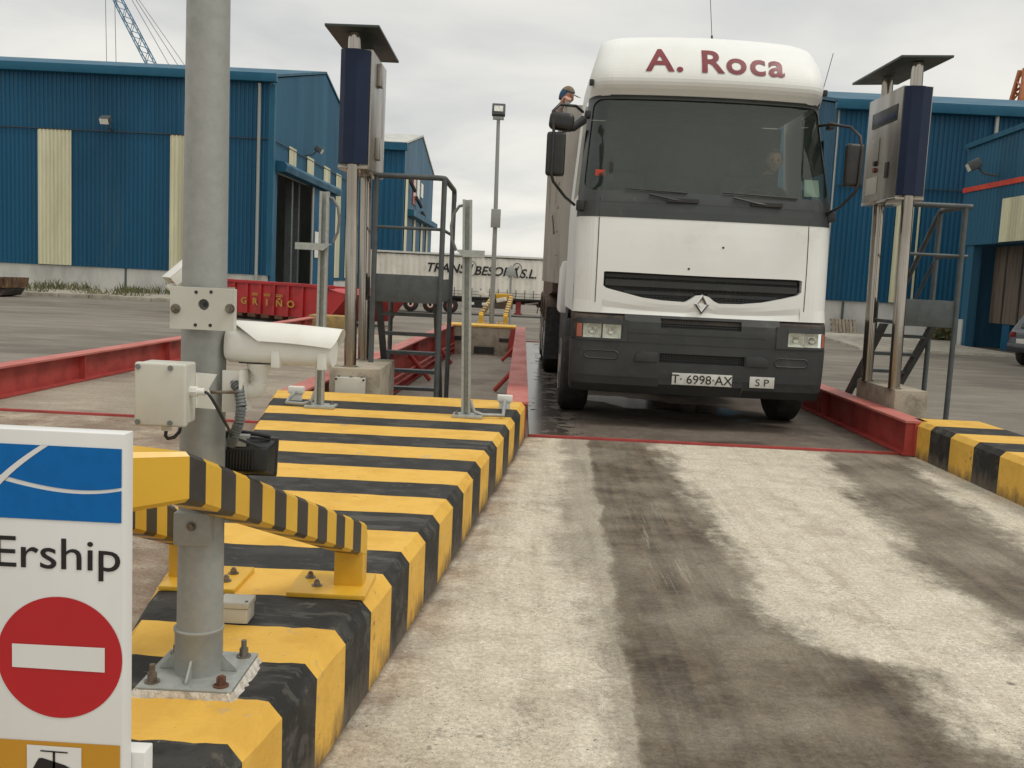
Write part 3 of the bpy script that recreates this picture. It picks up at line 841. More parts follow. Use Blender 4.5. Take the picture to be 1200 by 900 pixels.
# ------------------------------------------------------------------ striped islands
STR = [8.52, 7.98, 7.53, 7.15, 6.78, 6.39, 6.02, 5.66, 5.32, 4.97, 4.66, 4.32, 4.01, 3.71, 3.42, 3.13, 2.85, 2.585, 2.34, 2.11, 1.88, 1.65, 1.42, 1.2]
XR = [(1.0, -.745), (2.11, -.617), (2.58, -.546), (3.13, -.481), (3.71, -.421), (4.32, -.355), (4.97, -.286), (5.65, -.227), (6.39, -.151), (7.15, -.079), (7.98, .0), (8.52, .04)]


def xl(y): return -1.08 - .176 * (y - 2.77)


def island():
    rnd = random.Random(3)
    mb = MB()
    nx = 14

    def prof(y, jit):
        xr, x0 = interp(XR, y), xl(y)
        pts = [(x0 - .035, 0.0), (x0 - .035, .15), (x0 - .035, .278), (x0 - .005, .318)]
        for i in range(1, nx):
            pts.append((x0 + (xr - x0) * i / nx, .32))
        pts += [(xr, .318), (xr + .034, .276), (xr + .034, .14), (xr + .034, 0.0)]
        return pts
    rows = []
    for k, y in enumerate(STR):
        j = [rnd.uniform(-.006, .006) for _ in range(nx + 8)]
        # painted edges are not dead straight
        a = rnd.uniform(-.012, .012)
        n = nx + 7
        base = prof(y, 0)
        row = []
        for i, (x, z) in enumerate(base):
            yy = y + j[i] * (0 if k == 0 else 1) + (a * (i / n - .5) * 2 if k else 0)
            row.append((x, yy, z))
        rows.append(row)
    for k in range(len(rows) - 1):
        a, b = rows[k], rows[k + 1]
        n = len(a)
        mid = []
        for i in range(n):     # a wavering ring half way keeps the arris a little worn
            p, q = Vector(a[i]), Vector(b[i])
            m_ = (p + q) / 2
            if 2 <= i <= n - 3: m_ += Vector((rnd.uniform(-.003, .003), 0, rnd.uniform(-.003, .002)))
            mid.append(tuple(m_))
        mb.add(a + mid, [(i, i + 1, n + i + 1, n + i) for i in range(n - 1)], k % 2)
        mb.add(mid + b, [(i, i + 1, n + i + 1, n + i) for i in range(n - 1)], k % 2)
    n = len(rows[0])
    mb.add(rows[0], [tuple(range(n))], 0)
    mb.add(rows[-1], [tuple(range(n - 1, -1, -1))], 1)
    return mb


t = solo('traffic_island', island(), [M['yellow'], M['black_paint']], 'long raised concrete island with yellow and black stripes under the grey pole', 'traffic island', (-.9, 5, 0), smooth=30)

kb = MB()
KS = [8.70, 8.23, 7.84, 7.43, 7.02, 6.61, 6.2, 5.8, 5.4, 5.0, 4.6]
for k in range(len(KS) - 1):
    a, b = KS[k], KS[k + 1]
    jr = random.uniform(-.01, .01)
    pr = [(3.50, 0), (3.50, .28), (3.54, .32), (4.12, .32), (4.16, .28), (4.16, 0)]
    kb.add([(x, a, z) for x, z in pr] + [(x, b, z) for x, z in pr], [(i, i + 1, 7 + i, 6 + i) for i in range(5)], k % 2)
kb.add([(x, 8.70, z) for x, z in pr], [(0, 1, 2, 3, 4, 5)], 0)
kb.add([(x, 4.6, z) for x, z in pr], [(0, 1, 2, 3, 4, 5)], 1)
solo('striped_kerb', kb, [M['yellow'], M['black_paint']], 'raised kerb block in yellow and black at the right edge, in front of the red beam', 'kerb', (3.8, 6.6, 0), bev=0)


# ------------------------------------------------------------------ grey pole in the foreground
def hexbolt(mb, x, y, z, r=.012, h=.02, stud=.02):
    mb.cyl((x, y, z), (x, y, z + .004), r * 1.6, 14)
    mb.cyl((x, y, z + .004), (x, y, z + .004 + h), r, 6)
    mb.cyl((x, y, z + .004 + h), (x, y, z + .004 + h + stud), r * .6, 10)


PX, PY = -.797, 2.46
t = thing('lamp_pole', 'thick grey galvanised pole bolted to the striped island behind the no entry sign', 'pole', (PX, PY, .33))
p = MB()
p.tube([(PX + .002, PY, .34 + 3.2 * i / 8) for i in range(9)], .0585, 40, r2=.045)
part('shaft', p, M['galv'], t, smooth=40)
p = MB()
p.lathe([(.0605, .0), (.0605, .112), (.0635, .116), (.0635, .121), (.0585, .124)], (PX, PY, .338), n=40)
part('weld_sleeve', p, M['galv'], t, smooth=40)
p = MB()
p.box(PX - .118, PX + .122, PY - .125, PY + .13, .33, .342)
part('base_plate', p, M['galv_light'], t, bev=.002)
p = MB()
rnd = random.Random(5)
n = 60
ring_o, ring_i = [], []
for i in range(n):
    a = 2 * math.pi * i / n
    c, s = math.cos(a), math.sin(a)
    k = 1 / max(abs(c), abs(s))
    e = .134 + rnd.uniform(-.004, .006)
    ring_o.append((PX + .002 + c * k * e, PY + s * k * e, .318))
    ring_i.append((PX + .002 + c * k * .122, PY + s * k * .129, .338))
p.add(ring_o + ring_i, [(i, (i + 1) % n, n + (i + 1) % n, n + i) for i in range(n)])
part('mortar_bed', p, M['mortar'], t)
for k in range(4):
    a = math.pi / 2 * k
    c, s = math.cos(a), math.sin(a)
    p = MB()
    q = Vector((c, s, 0))
    nn = Vector((-s, c, 0)) * .003
    b = Vector((PX, PY, .343))
    tri = [b + q * .056, b + q * .10, b + q * .099 + Vector((0, 0, .006)), b + q * .056 + Vector((0, 0, .05))]
    p.add([v - nn for v in tri] + [v + nn for v in tri], [(0, 1, 2, 3), (7, 6, 5, 4), (0, 4, 5, 1), (1, 5, 6, 2), (2, 6, 7, 3), (3, 7, 4, 0)])
    part('gusset', p, M['galv_light'], t)
for k, (dx, dy) in enumerate(((-.088, -.09), (.088, -.095), (-.09, .1), (.09, .1))):
    p = MB()
    hexbolt(p, PX + dx, PY + dy, .342, stud=.022 if k != 1 else .003)
    part('bolt', p, M['bolt'] if k != 1 else M['rust'], t, label='rusty bolt' if k == 1 else None)
p = MB()
p.box(PX - .048, PX + .046, PY - .068, PY - .02, .690, .775)
hp = part('hatch_cover', p, M['galv'], t, bev=.006)
p = MB()
p.cyl((PX - .001, PY - .067, .742), (PX - .001, PY - .071, .742), .012, 18)
p.cyl((PX - .001, PY - .071, .742), (PX - .001, PY - .080, .742), .008, 6)
part('hatch_bolt', p, M['bolt'], hp)


def screw(mb, x, y, z, r, d=.003, n=12):
    mb.cyl((x, y, z), (x, y - d, z), r, n)


# white clamp bracket with the hole (upper)
t = thing('clamp_bracket', 'pale square bracket box with a round hole strapped round the grey pole', 'bracket', (PX, PY, 1.285))
p = MB()
bx0, bx1, bz0, bz1, by = -.846, -.692, 1.237, 1.338, 2.36
hx, hz, hr = -.765, 1.298, .0135
n = 28
circ = [(hx + hr * math.cos(2 * math.pi * i / n), hz + hr * math.sin(2 * math.pi * i / n)) for i in range(n)]
sq = []
for i in range(n):
    a = 2 * math.pi * i / n
    c, s = math.cos(a), math.sin(a)
    ks = []
    if c > 1e-6: ks.append((bx1 - hx) / c)
    if c < -1e-6: ks.append((bx0 - hx) / c)
    if s > 1e-6: ks.append((bz1 - hz) / s)
    if s < -1e-6: ks.append((bz0 - hz) / s)
    k = min(ks)
    sq.append((hx + c * k, hz + s * k))
p.add([(x, by, z) for x, z in circ] + [(x, by, z) for x, z in sq], [(i, (i + 1) % n, n + (i + 1) % n, n + i) for i in range(n)])
p.add([(x, by, z) for x, z in circ] + [(x, by + .03, z) for x, z in circ], [(i, (i + 1) % n, n + (i + 1) % n, n + i) for i in range(n)])
for cx, cz in ((bx0, bz0), (bx1, bz0), (bx1, bz1), (bx0, bz1)):
    # corner triangles between the sampled rays and the true corners
    i0 = min(range(n), key=lambda i: (sq[i][0] - cx) ** 2 + (sq[i][1] - cz) ** 2)
    for i1 in ((i0 + 1) % n, (i0 - 1) % n):
        p.add([(sq[i0][0], by, sq[i0][1]), (sq[i1][0], by, sq[i1][1]), (cx, by, cz)], [(0, 1, 2)])
p.box(bx0, bx0 + .003, by + .0005, by + .025, bz0, bz1)
p.box(bx1 - .003, bx1, by + .0005, by + .025, bz0, bz1)
p.box(bx0 + .003, bx1 - .003, by + .0005, by + .03, bz1 - .003, bz1)
p.box(bx0 + .003, bx1 - .003, by + .0005, by + .03, bz0, bz0 + .003)
part('front_plate', p, M['abs'], t)
p = MB()
p.box(bx0 - .006, bx1 - .05, 2.535, 2.54, bz0, bz1)
part('rear_plate', p, M['abs'], t)
p = MB()
p.cyl((hx, by + .012, hz), (hx, by + .03, hz), .0125, 20)
part('sensor_eye', p, M['conduit'], t)
p = MB()
p.cyl((hx, by + .010, hz), (hx, by + .013, hz), .006, 16)
part('eye_lens', p, M['black_plastic'], t)
for x, z in ((-.832, 1.285), (-.701, 1.291)):
    p = MB()
    p.cyl((x, by - .018, z), (x, by + .03, z), .0045, 12)
    p.cyl((x, by - .012, z), (x, by - .001, z), .009, 6)
    p.cyl((x, by - .001, z), (x, by, z), .012, 14)
    part('clamp_bolt', p, M['bolt'], t)
for x, z in ((-.783, 1.327), (-.747, 1.329), (-.784, 1.248), (-.748, 1.249)):
    p = MB()
    p.cyl((x, by - .0008, z), (x, by + .004, z), .0042, 12)
    part('screw_hole', p, M['black_plastic'], t)

# junction box with its cable
t = thing('junction_box', 'pale plastic junction box with a cable gland on the left of the grey pole', 'junction box', (-.86, 2.3, 1.02))
p = MB()
p.box(-.884, -.765, 2.24, 2.262, 1.016, 1.164)
part('lid', p, M['abs'], t, bev=.006, seg=3)
p = MB()
p.box(-.882, -.772, 2.2625, 2.335, 1.018, 1.162)
part('box_body', p, M['abs'], t, bev=.006, seg=3)
for x in (-.875, -.80):
    for z in (1.154, 1.026):
        p = MB()
        p.cyl((x, 2.241, z), (x, 2.236, z), .006, 14)
        part('lid_screw', p, M['conduit'], t)
p = MB()
p.cyl((-.772, 2.295, 1.095), (-.755, 2.295, 1.095), .0125, 8)
p.cyl((-.756, 2.295, 1.095), (-.738, 2.295, 1.095), .009, 16)
part('cable_gland', p, M['abs_white'], t, smooth=30)
p = MB()
p.cyl((-.83, 2.30, 1.015), (-.83, 2.30, .998), .012, 14)
part('cable_gland', p, M['abs_white'], t, smooth=30)
p = MB()
p.tube([(-.738, 2.295, 1.095), (-.73, 2.294, 1.092), (-.722, 2.30, 1.078), (-.712, 2.31, 1.055), (-.703, 2.33, 1.025), (-.700, 2.36, 1.0), (-.705, 2.40, .975), (-.69, 2.45, .955), (-.66, 2.5, .93)], .0038, 8)
p.tube([(-.83, 2.30, .999), (-.832, 2.30, .985), (-.826, 2.30, .978), (-.815, 2.31, .98), (-.81, 2.33, .99), (-.815, 2.36, 1.01)], .0045, 8)
part('cable', p, M['black_plastic'], t, smooth=60)
p = MB()
p.box(-.90, -.772, 2.336, 2.341, 1.05, 1.13)
p.prism([(-.79, 1.135), (-.725, 1.132), (-.745, 1.095), (-.728, 1.048), (-.79, 1.05)], 'y', 2.341, 2.347)
part('mounting_plate', p, M['abs_white'], t)

# CCTV camera
t = thing('security_camera', 'white security camera with sunshield on the right of the grey pole', 'camera', (-.66, 2.47, 1.1))
ang = R(-2)
L0, L1 = -.735, -.468
cy0 = 2.47


def chous(u, a, k=1.0, z0=1.193):
    """rounded housing section; u along the camera, a the angle"""
    return None


p = MB()
sec = []
ns = 28
for i in range(ns):
    a = 2 * math.pi * i / ns
    ca, sa = math.cos(a), math.sin(a)
    e = .72
    y = math.copysign(abs(ca) ** e, ca) * .050
    z = math.copysign(abs(sa) ** e, sa) * (.050 if sa > 0 else .042)
    sec.append((cy0 + y, 1.194 + z))
rings = [(L0, .86), (L0 + .008, .97), (L0 + .02, 1.0), (L1 - .01, 1.0), (L1, .97)]
vs = []
for x, k in rings:
    for (y, z) in sec:
        vs.append((x, cy0 + (y - cy0) * k, 1.194 + (z - 1.194) * k))
fs = [(r * ns + i, r * ns + (i + 1) % ns, (r + 1) * ns + (i + 1) % ns, (r + 1) * ns + i) for r in range(len(rings) - 1) for i in range(ns)]
fs += [tuple(range(ns)), tuple((len(rings) - 1) * ns + i for i in range(ns - 1, -1, -1))]
p.add(vs, fs)
part('housing', p, M['abs_white'], t, smooth=50)
for x in (-.615, -.50):
    p = MB()
    p.box(x, x + .022, cy0 - .053, cy0 + .053, 1.147, 1.19)
    part('housing_band', p, M['abs_white'], t, bev=.003)
# sunshield: arched sheet with a slanting rear edge
p = MB()
nu, nv = 20, 18


def shield(u, v, off):
    a = (v - .5) * 2
    th = a * R(80)
    x_r = -.735 + .09 * abs(a) ** 1.3
    x = x_r + (-.447 - x_r) * u - .018 * (abs(a) ** 4) * u
    rr = .062 + off
    y = math.sin(th) * rr
    z = math.cos(th) * rr * .86 if abs(th) < math.pi / 2 else math.cos(th) * rr * .9
    droop = -.010 * u * u
    return (x, cy0 + y, 1.203 + z + droop)


p.grid(nu, nv, lambda u, v: shield(u, v, 0))
p.grid(nu, nv, lambda u, v: shield(u, v, .002))
nn = (nu + 1) * (nv + 1)
edge = [j * (nu + 1) + nu for j in range(nv + 1)]
for e0, e1 in zip(edge, edge[1:]): p.f.append((e0, e1, e1 + nn, e0 + nn)); p.m.append(0)
edge = [j * (nu + 1) for j in range(nv + 1)]
for e0, e1 in zip(edge, edge[1:]): p.f.append((e0, e1, e1 + nn, e0 + nn)); p.m.append(0)
for e0 in range(nu): p.f.append((e0, e0 + 1, e0 + 1 + nn, e0 + nn)); p.m.append(0)
part('sunshield', p, M['abs_white'], t, smooth=50)
p = MB()
p.box(-.70, -.60, cy0 - .03, cy0 + .03, 1.1525, 1.158)
part('rail_plate', p, M['chassis'], t)
p = MB()
p.lathe([(.034, .0), (.030, -.012), (.018, -.03), (.017, -.05)], (-.655, cy0, 1.152), n=20)
p.tube([(-.655, cy0, 1.105), (-.657, cy0, 1.092), (-.668, cy0, 1.082), (-.69, cy0, 1.08), (-.752, cy0, 1.08)], .0215, 16)
part('wall_arm', p, M['abs_white'], t, smooth=50)
p = MB()
p.prism([(-.735, 1.135), (-.695, 1.135), (-.682, 1.105), (-.682, 1.065), (-.69, 1.03), (-.735, 1.03)], 'y', 2.42, 2.424)
p.box(-.688, -.682, 2.40, 2.5, 1.03, 1.137)
part('arm_bracket', p, M['abs_white'], t)
p = MB()
p.cyl((-.77, 2.39, 1.082), (-.69, 2.395, 1.085), .004, 10)
part('clamp_rod', p, M['bolt'], t)
# corrugated conduit behind the bracket
p = MB()
pts = [(-.715, 2.44, 1.11), (-.69, 2.41, 1.09), (-.680, 2.40, 1.05), (-.685, 2.40, 1.01), (-.70, 2.41, .975), (-.712, 2.43, .95)]
full = []
for a, b in zip(pts, pts[1:]):
    for i in range(10): full.append(Vector(a).lerp(Vector(b), i / 10))
full.append(Vector(pts[-1]))
for i, (a, b) in enumerate(zip(full, full[1:])):
    p.tube([a, b], .0135 if i % 2 else .011, 12, caps=True)
solo('flexible_conduit', p, M['conduit'], 'grey ribbed conduit looping down beside the pole above the black floodlight', 'conduit', (-.69, 2.41, 1.0), smooth=60)

# black floodlight
t = thing('floodlight', 'black floodlight seen from behind, mounted low on the right of the grey pole', 'floodlight', (-.71, 2.55, .9))
FA = R(-9)


def fl(c, sx, sy, sz, mb):
    mt = Matrix.Rotation(R(10), 3, 'Z') @ Matrix.Rotation(R(2), 3, 'Y')
    o = Vector((-.705, 2.56, .897))
    ps = []
    for z in (-.5, .5):
        for x, y in ((-.5, -.5), (.5, -.5), (.5, .5), (-.5, .5)):
            ps.append(o + mt @ (Vector(c) + Vector((x * sx, y * sy, z * sz))))
    mb.hexa(ps)


def flp(v):
    mt = Matrix.Rotation(R(10), 3, 'Z') @ Matrix.Rotation(R(2), 3, 'Y')
    return Vector((-.705, 2.56, .897)) + mt @ Vector(v)


p = MB()
ps = [flp(v) for v in ((-.05, -.045, -.035), (.05, -.045, -.035), (.072, .0, -.052), (-.072, .0, -.052), (-.05, -.045, .03), (.05, -.045, .03), (.072, .0, .045), (-.072, .0, .045))]
p.hexa(ps)
part('lamp_body', p, M['black_plastic'], t, bev=.008, seg=3)
p = MB()
fl((0, .012, -.003), .152, .022, .105, p)
part('front_frame', p, M['black_plastic'], t, bev=.004)
p = MB()
fl((0, .026, -.003), .135, .004, .09, p)
part('lamp_glass', p, M['glass_dark'], t)
for i in range(11):
    p = MB()
    fl((-.062 + i * .0125 * .62, -.047 + .0, -.004), .003, .014, .05, p)
    part('cooling_fin', p, M['black_plastic'], t)
p = MB()
fl((-.02, -.032, .056), .05, .03, .008, p)
fl((-.02, -.046, .042), .034, .004, .024, p)
part('mounting_bracket', p, M['galv_light'], t, bev=.002)
p = MB()
p.tube([flp((-.05, .0, .055)), flp((-.03, -.004, .062)), flp((.02, -.002, .058)), flp((.055, .0, .053))], .006, 8)
p.cyl(flp((.0, -.02, -.052)), flp((.0, -.02, -.062)), .006, 10)
p.cyl(flp((-.05, -.01, .05)), flp((-.05, -.01, .064)), .012, 12)
part('hinge_bar', p, M['black_plastic'], t, smooth=40)

# second camera behind the pole (only its rear corner shows)
t = thing('security_camera', 'white security camera mostly hidden behind the left side of the grey pole', 'camera', (-.90, 2.72, 1.35))
p = MB()
mt = Matrix.Rotation(R(35), 3, 'Z') @ Matrix.Rotation(R(-42), 3, 'Y')


def obx(mb, c, sx, sy, sz, o, mt):
    ps = []
    for z in (-.5, .5):
        for x, y in ((-.5, -.5), (.5, -.5), (.5, .5), (-.5, .5)):
            ps.append(Vector(o) + mt @ (Vector(c) + Vector((x * sx, y * sy, z * sz))))
    mb.hexa(ps)


o2 = (-.905, 2.72, 1.38)
obx(p, (0, 0, -.01), .10, .06, .055, o2, mt)
part('housing', p, M['abs_white'], t, bev=.012, seg=3)
p = MB()
obx(p, (-.012, 0, .033), .13, .08, .004, o2, mt)
obx(p, (-.012, -.04, .018), .13, .003, .026, o2, mt)
obx(p, (-.012, .04, .018), .13, .003, .026, o2, mt)
part('sunshield', p, M['abs_white'], t, bev=.001)
p = MB()
p.tube([(-.93, 2.70, 1.335), (-.96, 2.69, 1.325), (-.93, 2.68, 1.31), (-.86, 2.6, 1.31), (-.82, 2.51, 1.30)], .016, 12)
part('wall_arm', p, M['abs_white'], t, smooth=50)

# small pale box on the island
t = thing('cable_box', 'small pale plastic box lying on the island just right of the pole foot', 'cable box', (-.79, 2.75, .33))
p = MB()
p.box(-.87, -.778, 2.85, 2.93, .322, .368)
part('box_body', p, M['abs'], t, bev=.006)
p = MB()
p.box(-.873, -.775, 2.847, 2.933, .3685, .388)
part('lid', p, M['abs'], t, bev=.005)
p = MB()
p.cyl((-.785, 2.862, .387), (-.785, 2.862, .391), .005, 12)
part('lid_screw', p, M['conduit'], t)


# ------------------------------------------------------------------ yellow and black crash guard round the pole
def section_bar(mb, A, B, wA, hA, wB, hB, nrmA, nrmB, ch=.10, mi=0, caps=True):
    """octagonal-ish box bar from A to B; nrm = horizontal across vector"""
    def ring(P, w, h, nr):
        u = Vector(nr).normalized()
        z = Vector((0, 0, 1))
        c = ch * w
        pts = [(-w / 2 + c, -h / 2), (w / 2 - c, -h / 2), (w / 2, -h / 2 + c), (w / 2, h / 2 - c), (w / 2 - c, h / 2), (-w / 2 + c, h / 2), (-w / 2, h / 2 - c), (-w / 2, -h / 2 + c)]
        return [Vector(P) + u * a + z * b for a, b in pts]
    a, b = ring(A, wA, hA, nrmA), ring(B, wB, hB, nrmB)
    fs = [(i, (i + 1) % 8, 8 + (i + 1) % 8, 8 + i) for i in range(8)]
    if caps: fs += [(7, 6, 5, 4, 3, 2, 1, 0), tuple(range(8, 16))]
    mb.add(a + b, fs, mi)


def guard():
    t = thing('crash_guard', 'bent yellow and black box-section guard bolted down around the grey pole', 'crash guard', (-.8, 3.2, .33), 'striped crash guards bolted round the poles')
    GW, GH = .10, .116
    # corner points of the hoop
    FR, CR = Vector((-.535, 3.25, .492)), Vector((-.775, 2.17, .918))
    FL, CL = Vector((-1.10, 3.25, .492)), Vector((-1.20, 2.17, .905))
    for nm, F, C, sgn in (('right', FR, CR, 1), ('left', FL, CL, -1)):
        d = (C - F)
        acr = Vector((d.y, -d.x, 0)).normalized()
        a = MB()
        nseg = 15
        # stripes start a little way from the foot and run up to the corner
        f0, f1 = .045, 1.0
        section_bar(a, F, F + d * f0, GW, GH, GW, GH, acr, acr, caps=True)
        for i in range(nseg):
            u0, u1 = f0 + (f1 - f0) * i / nseg, f0 + (f1 - f0) * (i + 1) / nseg
            section_bar(a, F + d * u0, F + d * u1, GW, GH, GW, GH, acr, acr, mi=1 if i % 2 == 0 else 0, caps=False)
        part('arm', a, [M['yellow_side'], M['black_tape']], t, smooth=25)
        # leg: bar bends down to the plate
        l = MB()
        X = F.x + sgn * -.002
        l.prism([(F.y - .035, .335), (F.y + .05, .335), (F.y + .05, .50), (F.y + .02, .530), (F.y - .035, .50)], 'x', X - .052, X + .046)
        part('leg', l, M['yellow_side'], t, bev=.006)
        pl = MB()
        x0, x1 = (X - .19, X + .07) if sgn > 0 else (X - .05, X + .20)
        pl.box(x0, x1, F.y - .13, F.y + .12, .321, .337)
        part('foot_plate', pl, M['yellow_side'], t, bev=.003)
        for (bx_, by_) in ((x0 + .045 if sgn > 0 else x1 - .05, F.y + .035), (x0 + .085 if sgn > 0 else x1 - .05, F.y - .05)):
            b = MB()
            hexbolt(b, bx_, by_, .337, .011, .012, .006)
            part('foot_bolt', b, M['bolt'], t)
    cb = MB()
    m0 = Vector((-.87, 2.115, .915))
    m1 = Vector((-1.12, 2.13, .918))
    yv = (0, -1, 0)
    dR, dL = CR - FR, CL - FL
    section_bar(cb, CR, m0, .10, .116, .12, .14, (-dR.y, dR.x, 0), yv)
    section_bar(cb, m0, m1, .12, .14, .12, .14, yv, yv)
    section_bar(cb, m1, CL, .12, .14, .10, .116, yv, (dL.y, -dL.x, 0))
    part('cross_bar', cb, M['yellow_side'], t, smooth=25)
    return t


gd = guard()
g2 = copy_tree(gd)
g2['label'] = 'small yellow and black striped guard legs at the foot of the distant lamp post'
g2.location = (-.66, 22.6, .33)
g2.rotation_euler = (0, 0, math.pi)

# ------------------------------------------------------------------ no entry sign board
t = thing('sign_board', 'white sign board with blue globe panel and red no entry disc at the left edge', 'sign', (-.74, 1.55, 0))
sx0, sx1, sz0, sz1, sy = -.86, -.627, .18, 1.119, 1.55
p = MB()
p.box(sx0, sx1, sy, sy + .038, sz0, sz1)
part('panel', p, M['sign_white'], t, bev=.0025)
y = sy - .0012
# blue field with a curving graticule, the lines left open
p = MB()
bxa, bxb, bza, bzb = sx0 + .004, -.6305, .973, 1.095
W = bxb - bxa


def line_v(z):      # centre of the white meridian
    k = (z - bza) / (bzb - bza)
    return -.872 + .065 * k + .052 * k ** 2.2


def line_h(x):      # centre of the white parallel
    k = (x - bxa) / W
    return 1.047 - .034 * math.sin(min(1, k) * 1.65) + .016 * k * k * k


lw = .0052
nx, nz = 60, 30
for i in range(nx):
    x0, x1 = bxa + W * i / nx, bxa + W * (i + 1) / nx
    for lo, hi in ((0, 1), (1, 0)):
        if lo == 0:
            za0, za1, zb0, zb1 = bza, bza, line_h(x0) - lw * (.5 + .3 * (1 - i / nx)), line_h(x1) - lw * (.5 + .3 * (1 - i / nx))
        else:
            za0, za1, zb0, zb1 = line_h(x0) + lw * (.5 + .3 * (1 - i / nx)), line_h(x1) + lw * (.5 + .3 * (1 - i / nx)), bzb, bzb
        p.add([(x0, y, za0), (x1, y, za1), (x1, y, zb1), (x0, y, zb0)], [(0, 1, 2, 3)])
part('blue_panel', p, M['sign_blue'], t)
p = MB()
for i in range(24):
    z0, z1 = bza + (bzb - bza) * i / 24, bza + (bzb - bza) * (i + 1) / 24
    a0, a1 = line_v(z0), line_v(z1)
    w0 = .0075 - .0012 * i / 24
    q = [(max(a0 - w0, bxa), y - .0008, z0), (max(a0 + w0, bxa), y - .0008, z0), (max(a1 + w0, bxa), y - .0008, z1), (max(a1 - w0, bxa), y - .0008, z1)]
    if a1 + w0 > bxa: p.add(q, [(0, 1, 2, 3)])
part('white_meridian', p, M['sign_white'], t)
# lettering (most of the first capital is outside the picture)
tm = text_mb('Ership', .0745, lambda u, v: (-.7265 + u, y, .892 + v), bold=.0002, w=1.16, space=.99)
xs = [v[0] for v in tm.v]
dx = -.632 - max(xs)
tm.v = [(a + dx, b, c) for a, b, c in tm.v]
part('lettering', tm, M['ink'], t)
p = MB()
n = 72
cx, cz, cr = -.7315, .7415, .1035
p.add([(cx, y, cz)] + [(cx + cr * math.cos(2 * math.pi * i / n), y, cz + cr * math.sin(2 * math.pi * i / n)) for i in range(n)], [(0, 1 + i, 1 + (i + 1) % n) for i in range(n)])
part('no_entry_disc', p, M['sign_red'], t)
p = MB()
p.add([(cx - .078, y - .001, cz - .019), (cx + .075, y - .001, cz - .021), (cx + .075, y - .001, cz + .021), (cx - .078, y - .001, cz + .021)], [(0, 1, 2, 3)])
part('white_bar', p, M['sign_white'], t)
p = MB()
p.add([(sx0 + .004, y, .19), (-.631, y, .19), (-.631, y, .595), (sx0 + .004, y, .597)], [(0, 1, 2, 3)])
part('orange_panel', p, M['sign_orange'], t)
p = MB()
p.add([(-.786, y - .001, .25), (-.695, y - .001, .25), (-.695, y - .001, .588), (-.786, y - .001, .5895)], [(0, 1, 2, 3)])
part('pictogram_field', p, M['sign_white'], t)
p = MB()
yy = y - .002
p.add([(-.763, yy, .5815), (-.7175, yy, .580), (-.7175, yy, .5775), (-.763, yy, .579)], [(0, 1, 2, 3)])
p.add([(-.7425, yy, .58), (-.7385, yy, .58), (-.7385, yy, .49), (-.7425, yy, .49)], [(0, 1, 2, 3)])
p.add([(-.766, yy, .567), (-.770, yy, .56), (-.785, yy, .53), (-.78, yy, .50), (-.70, yy, .50), (-.70, yy, .545), (-.722, yy, .557), (-.76, yy, .568)], [tuple(range(8))])
part('pictogram', p, M['ink'], t)
p = MB()
p.box(-.66, -.606, 1.592, 1.63, .0, .562)
part('post', p, M['sign_white'], t, bev=.003)


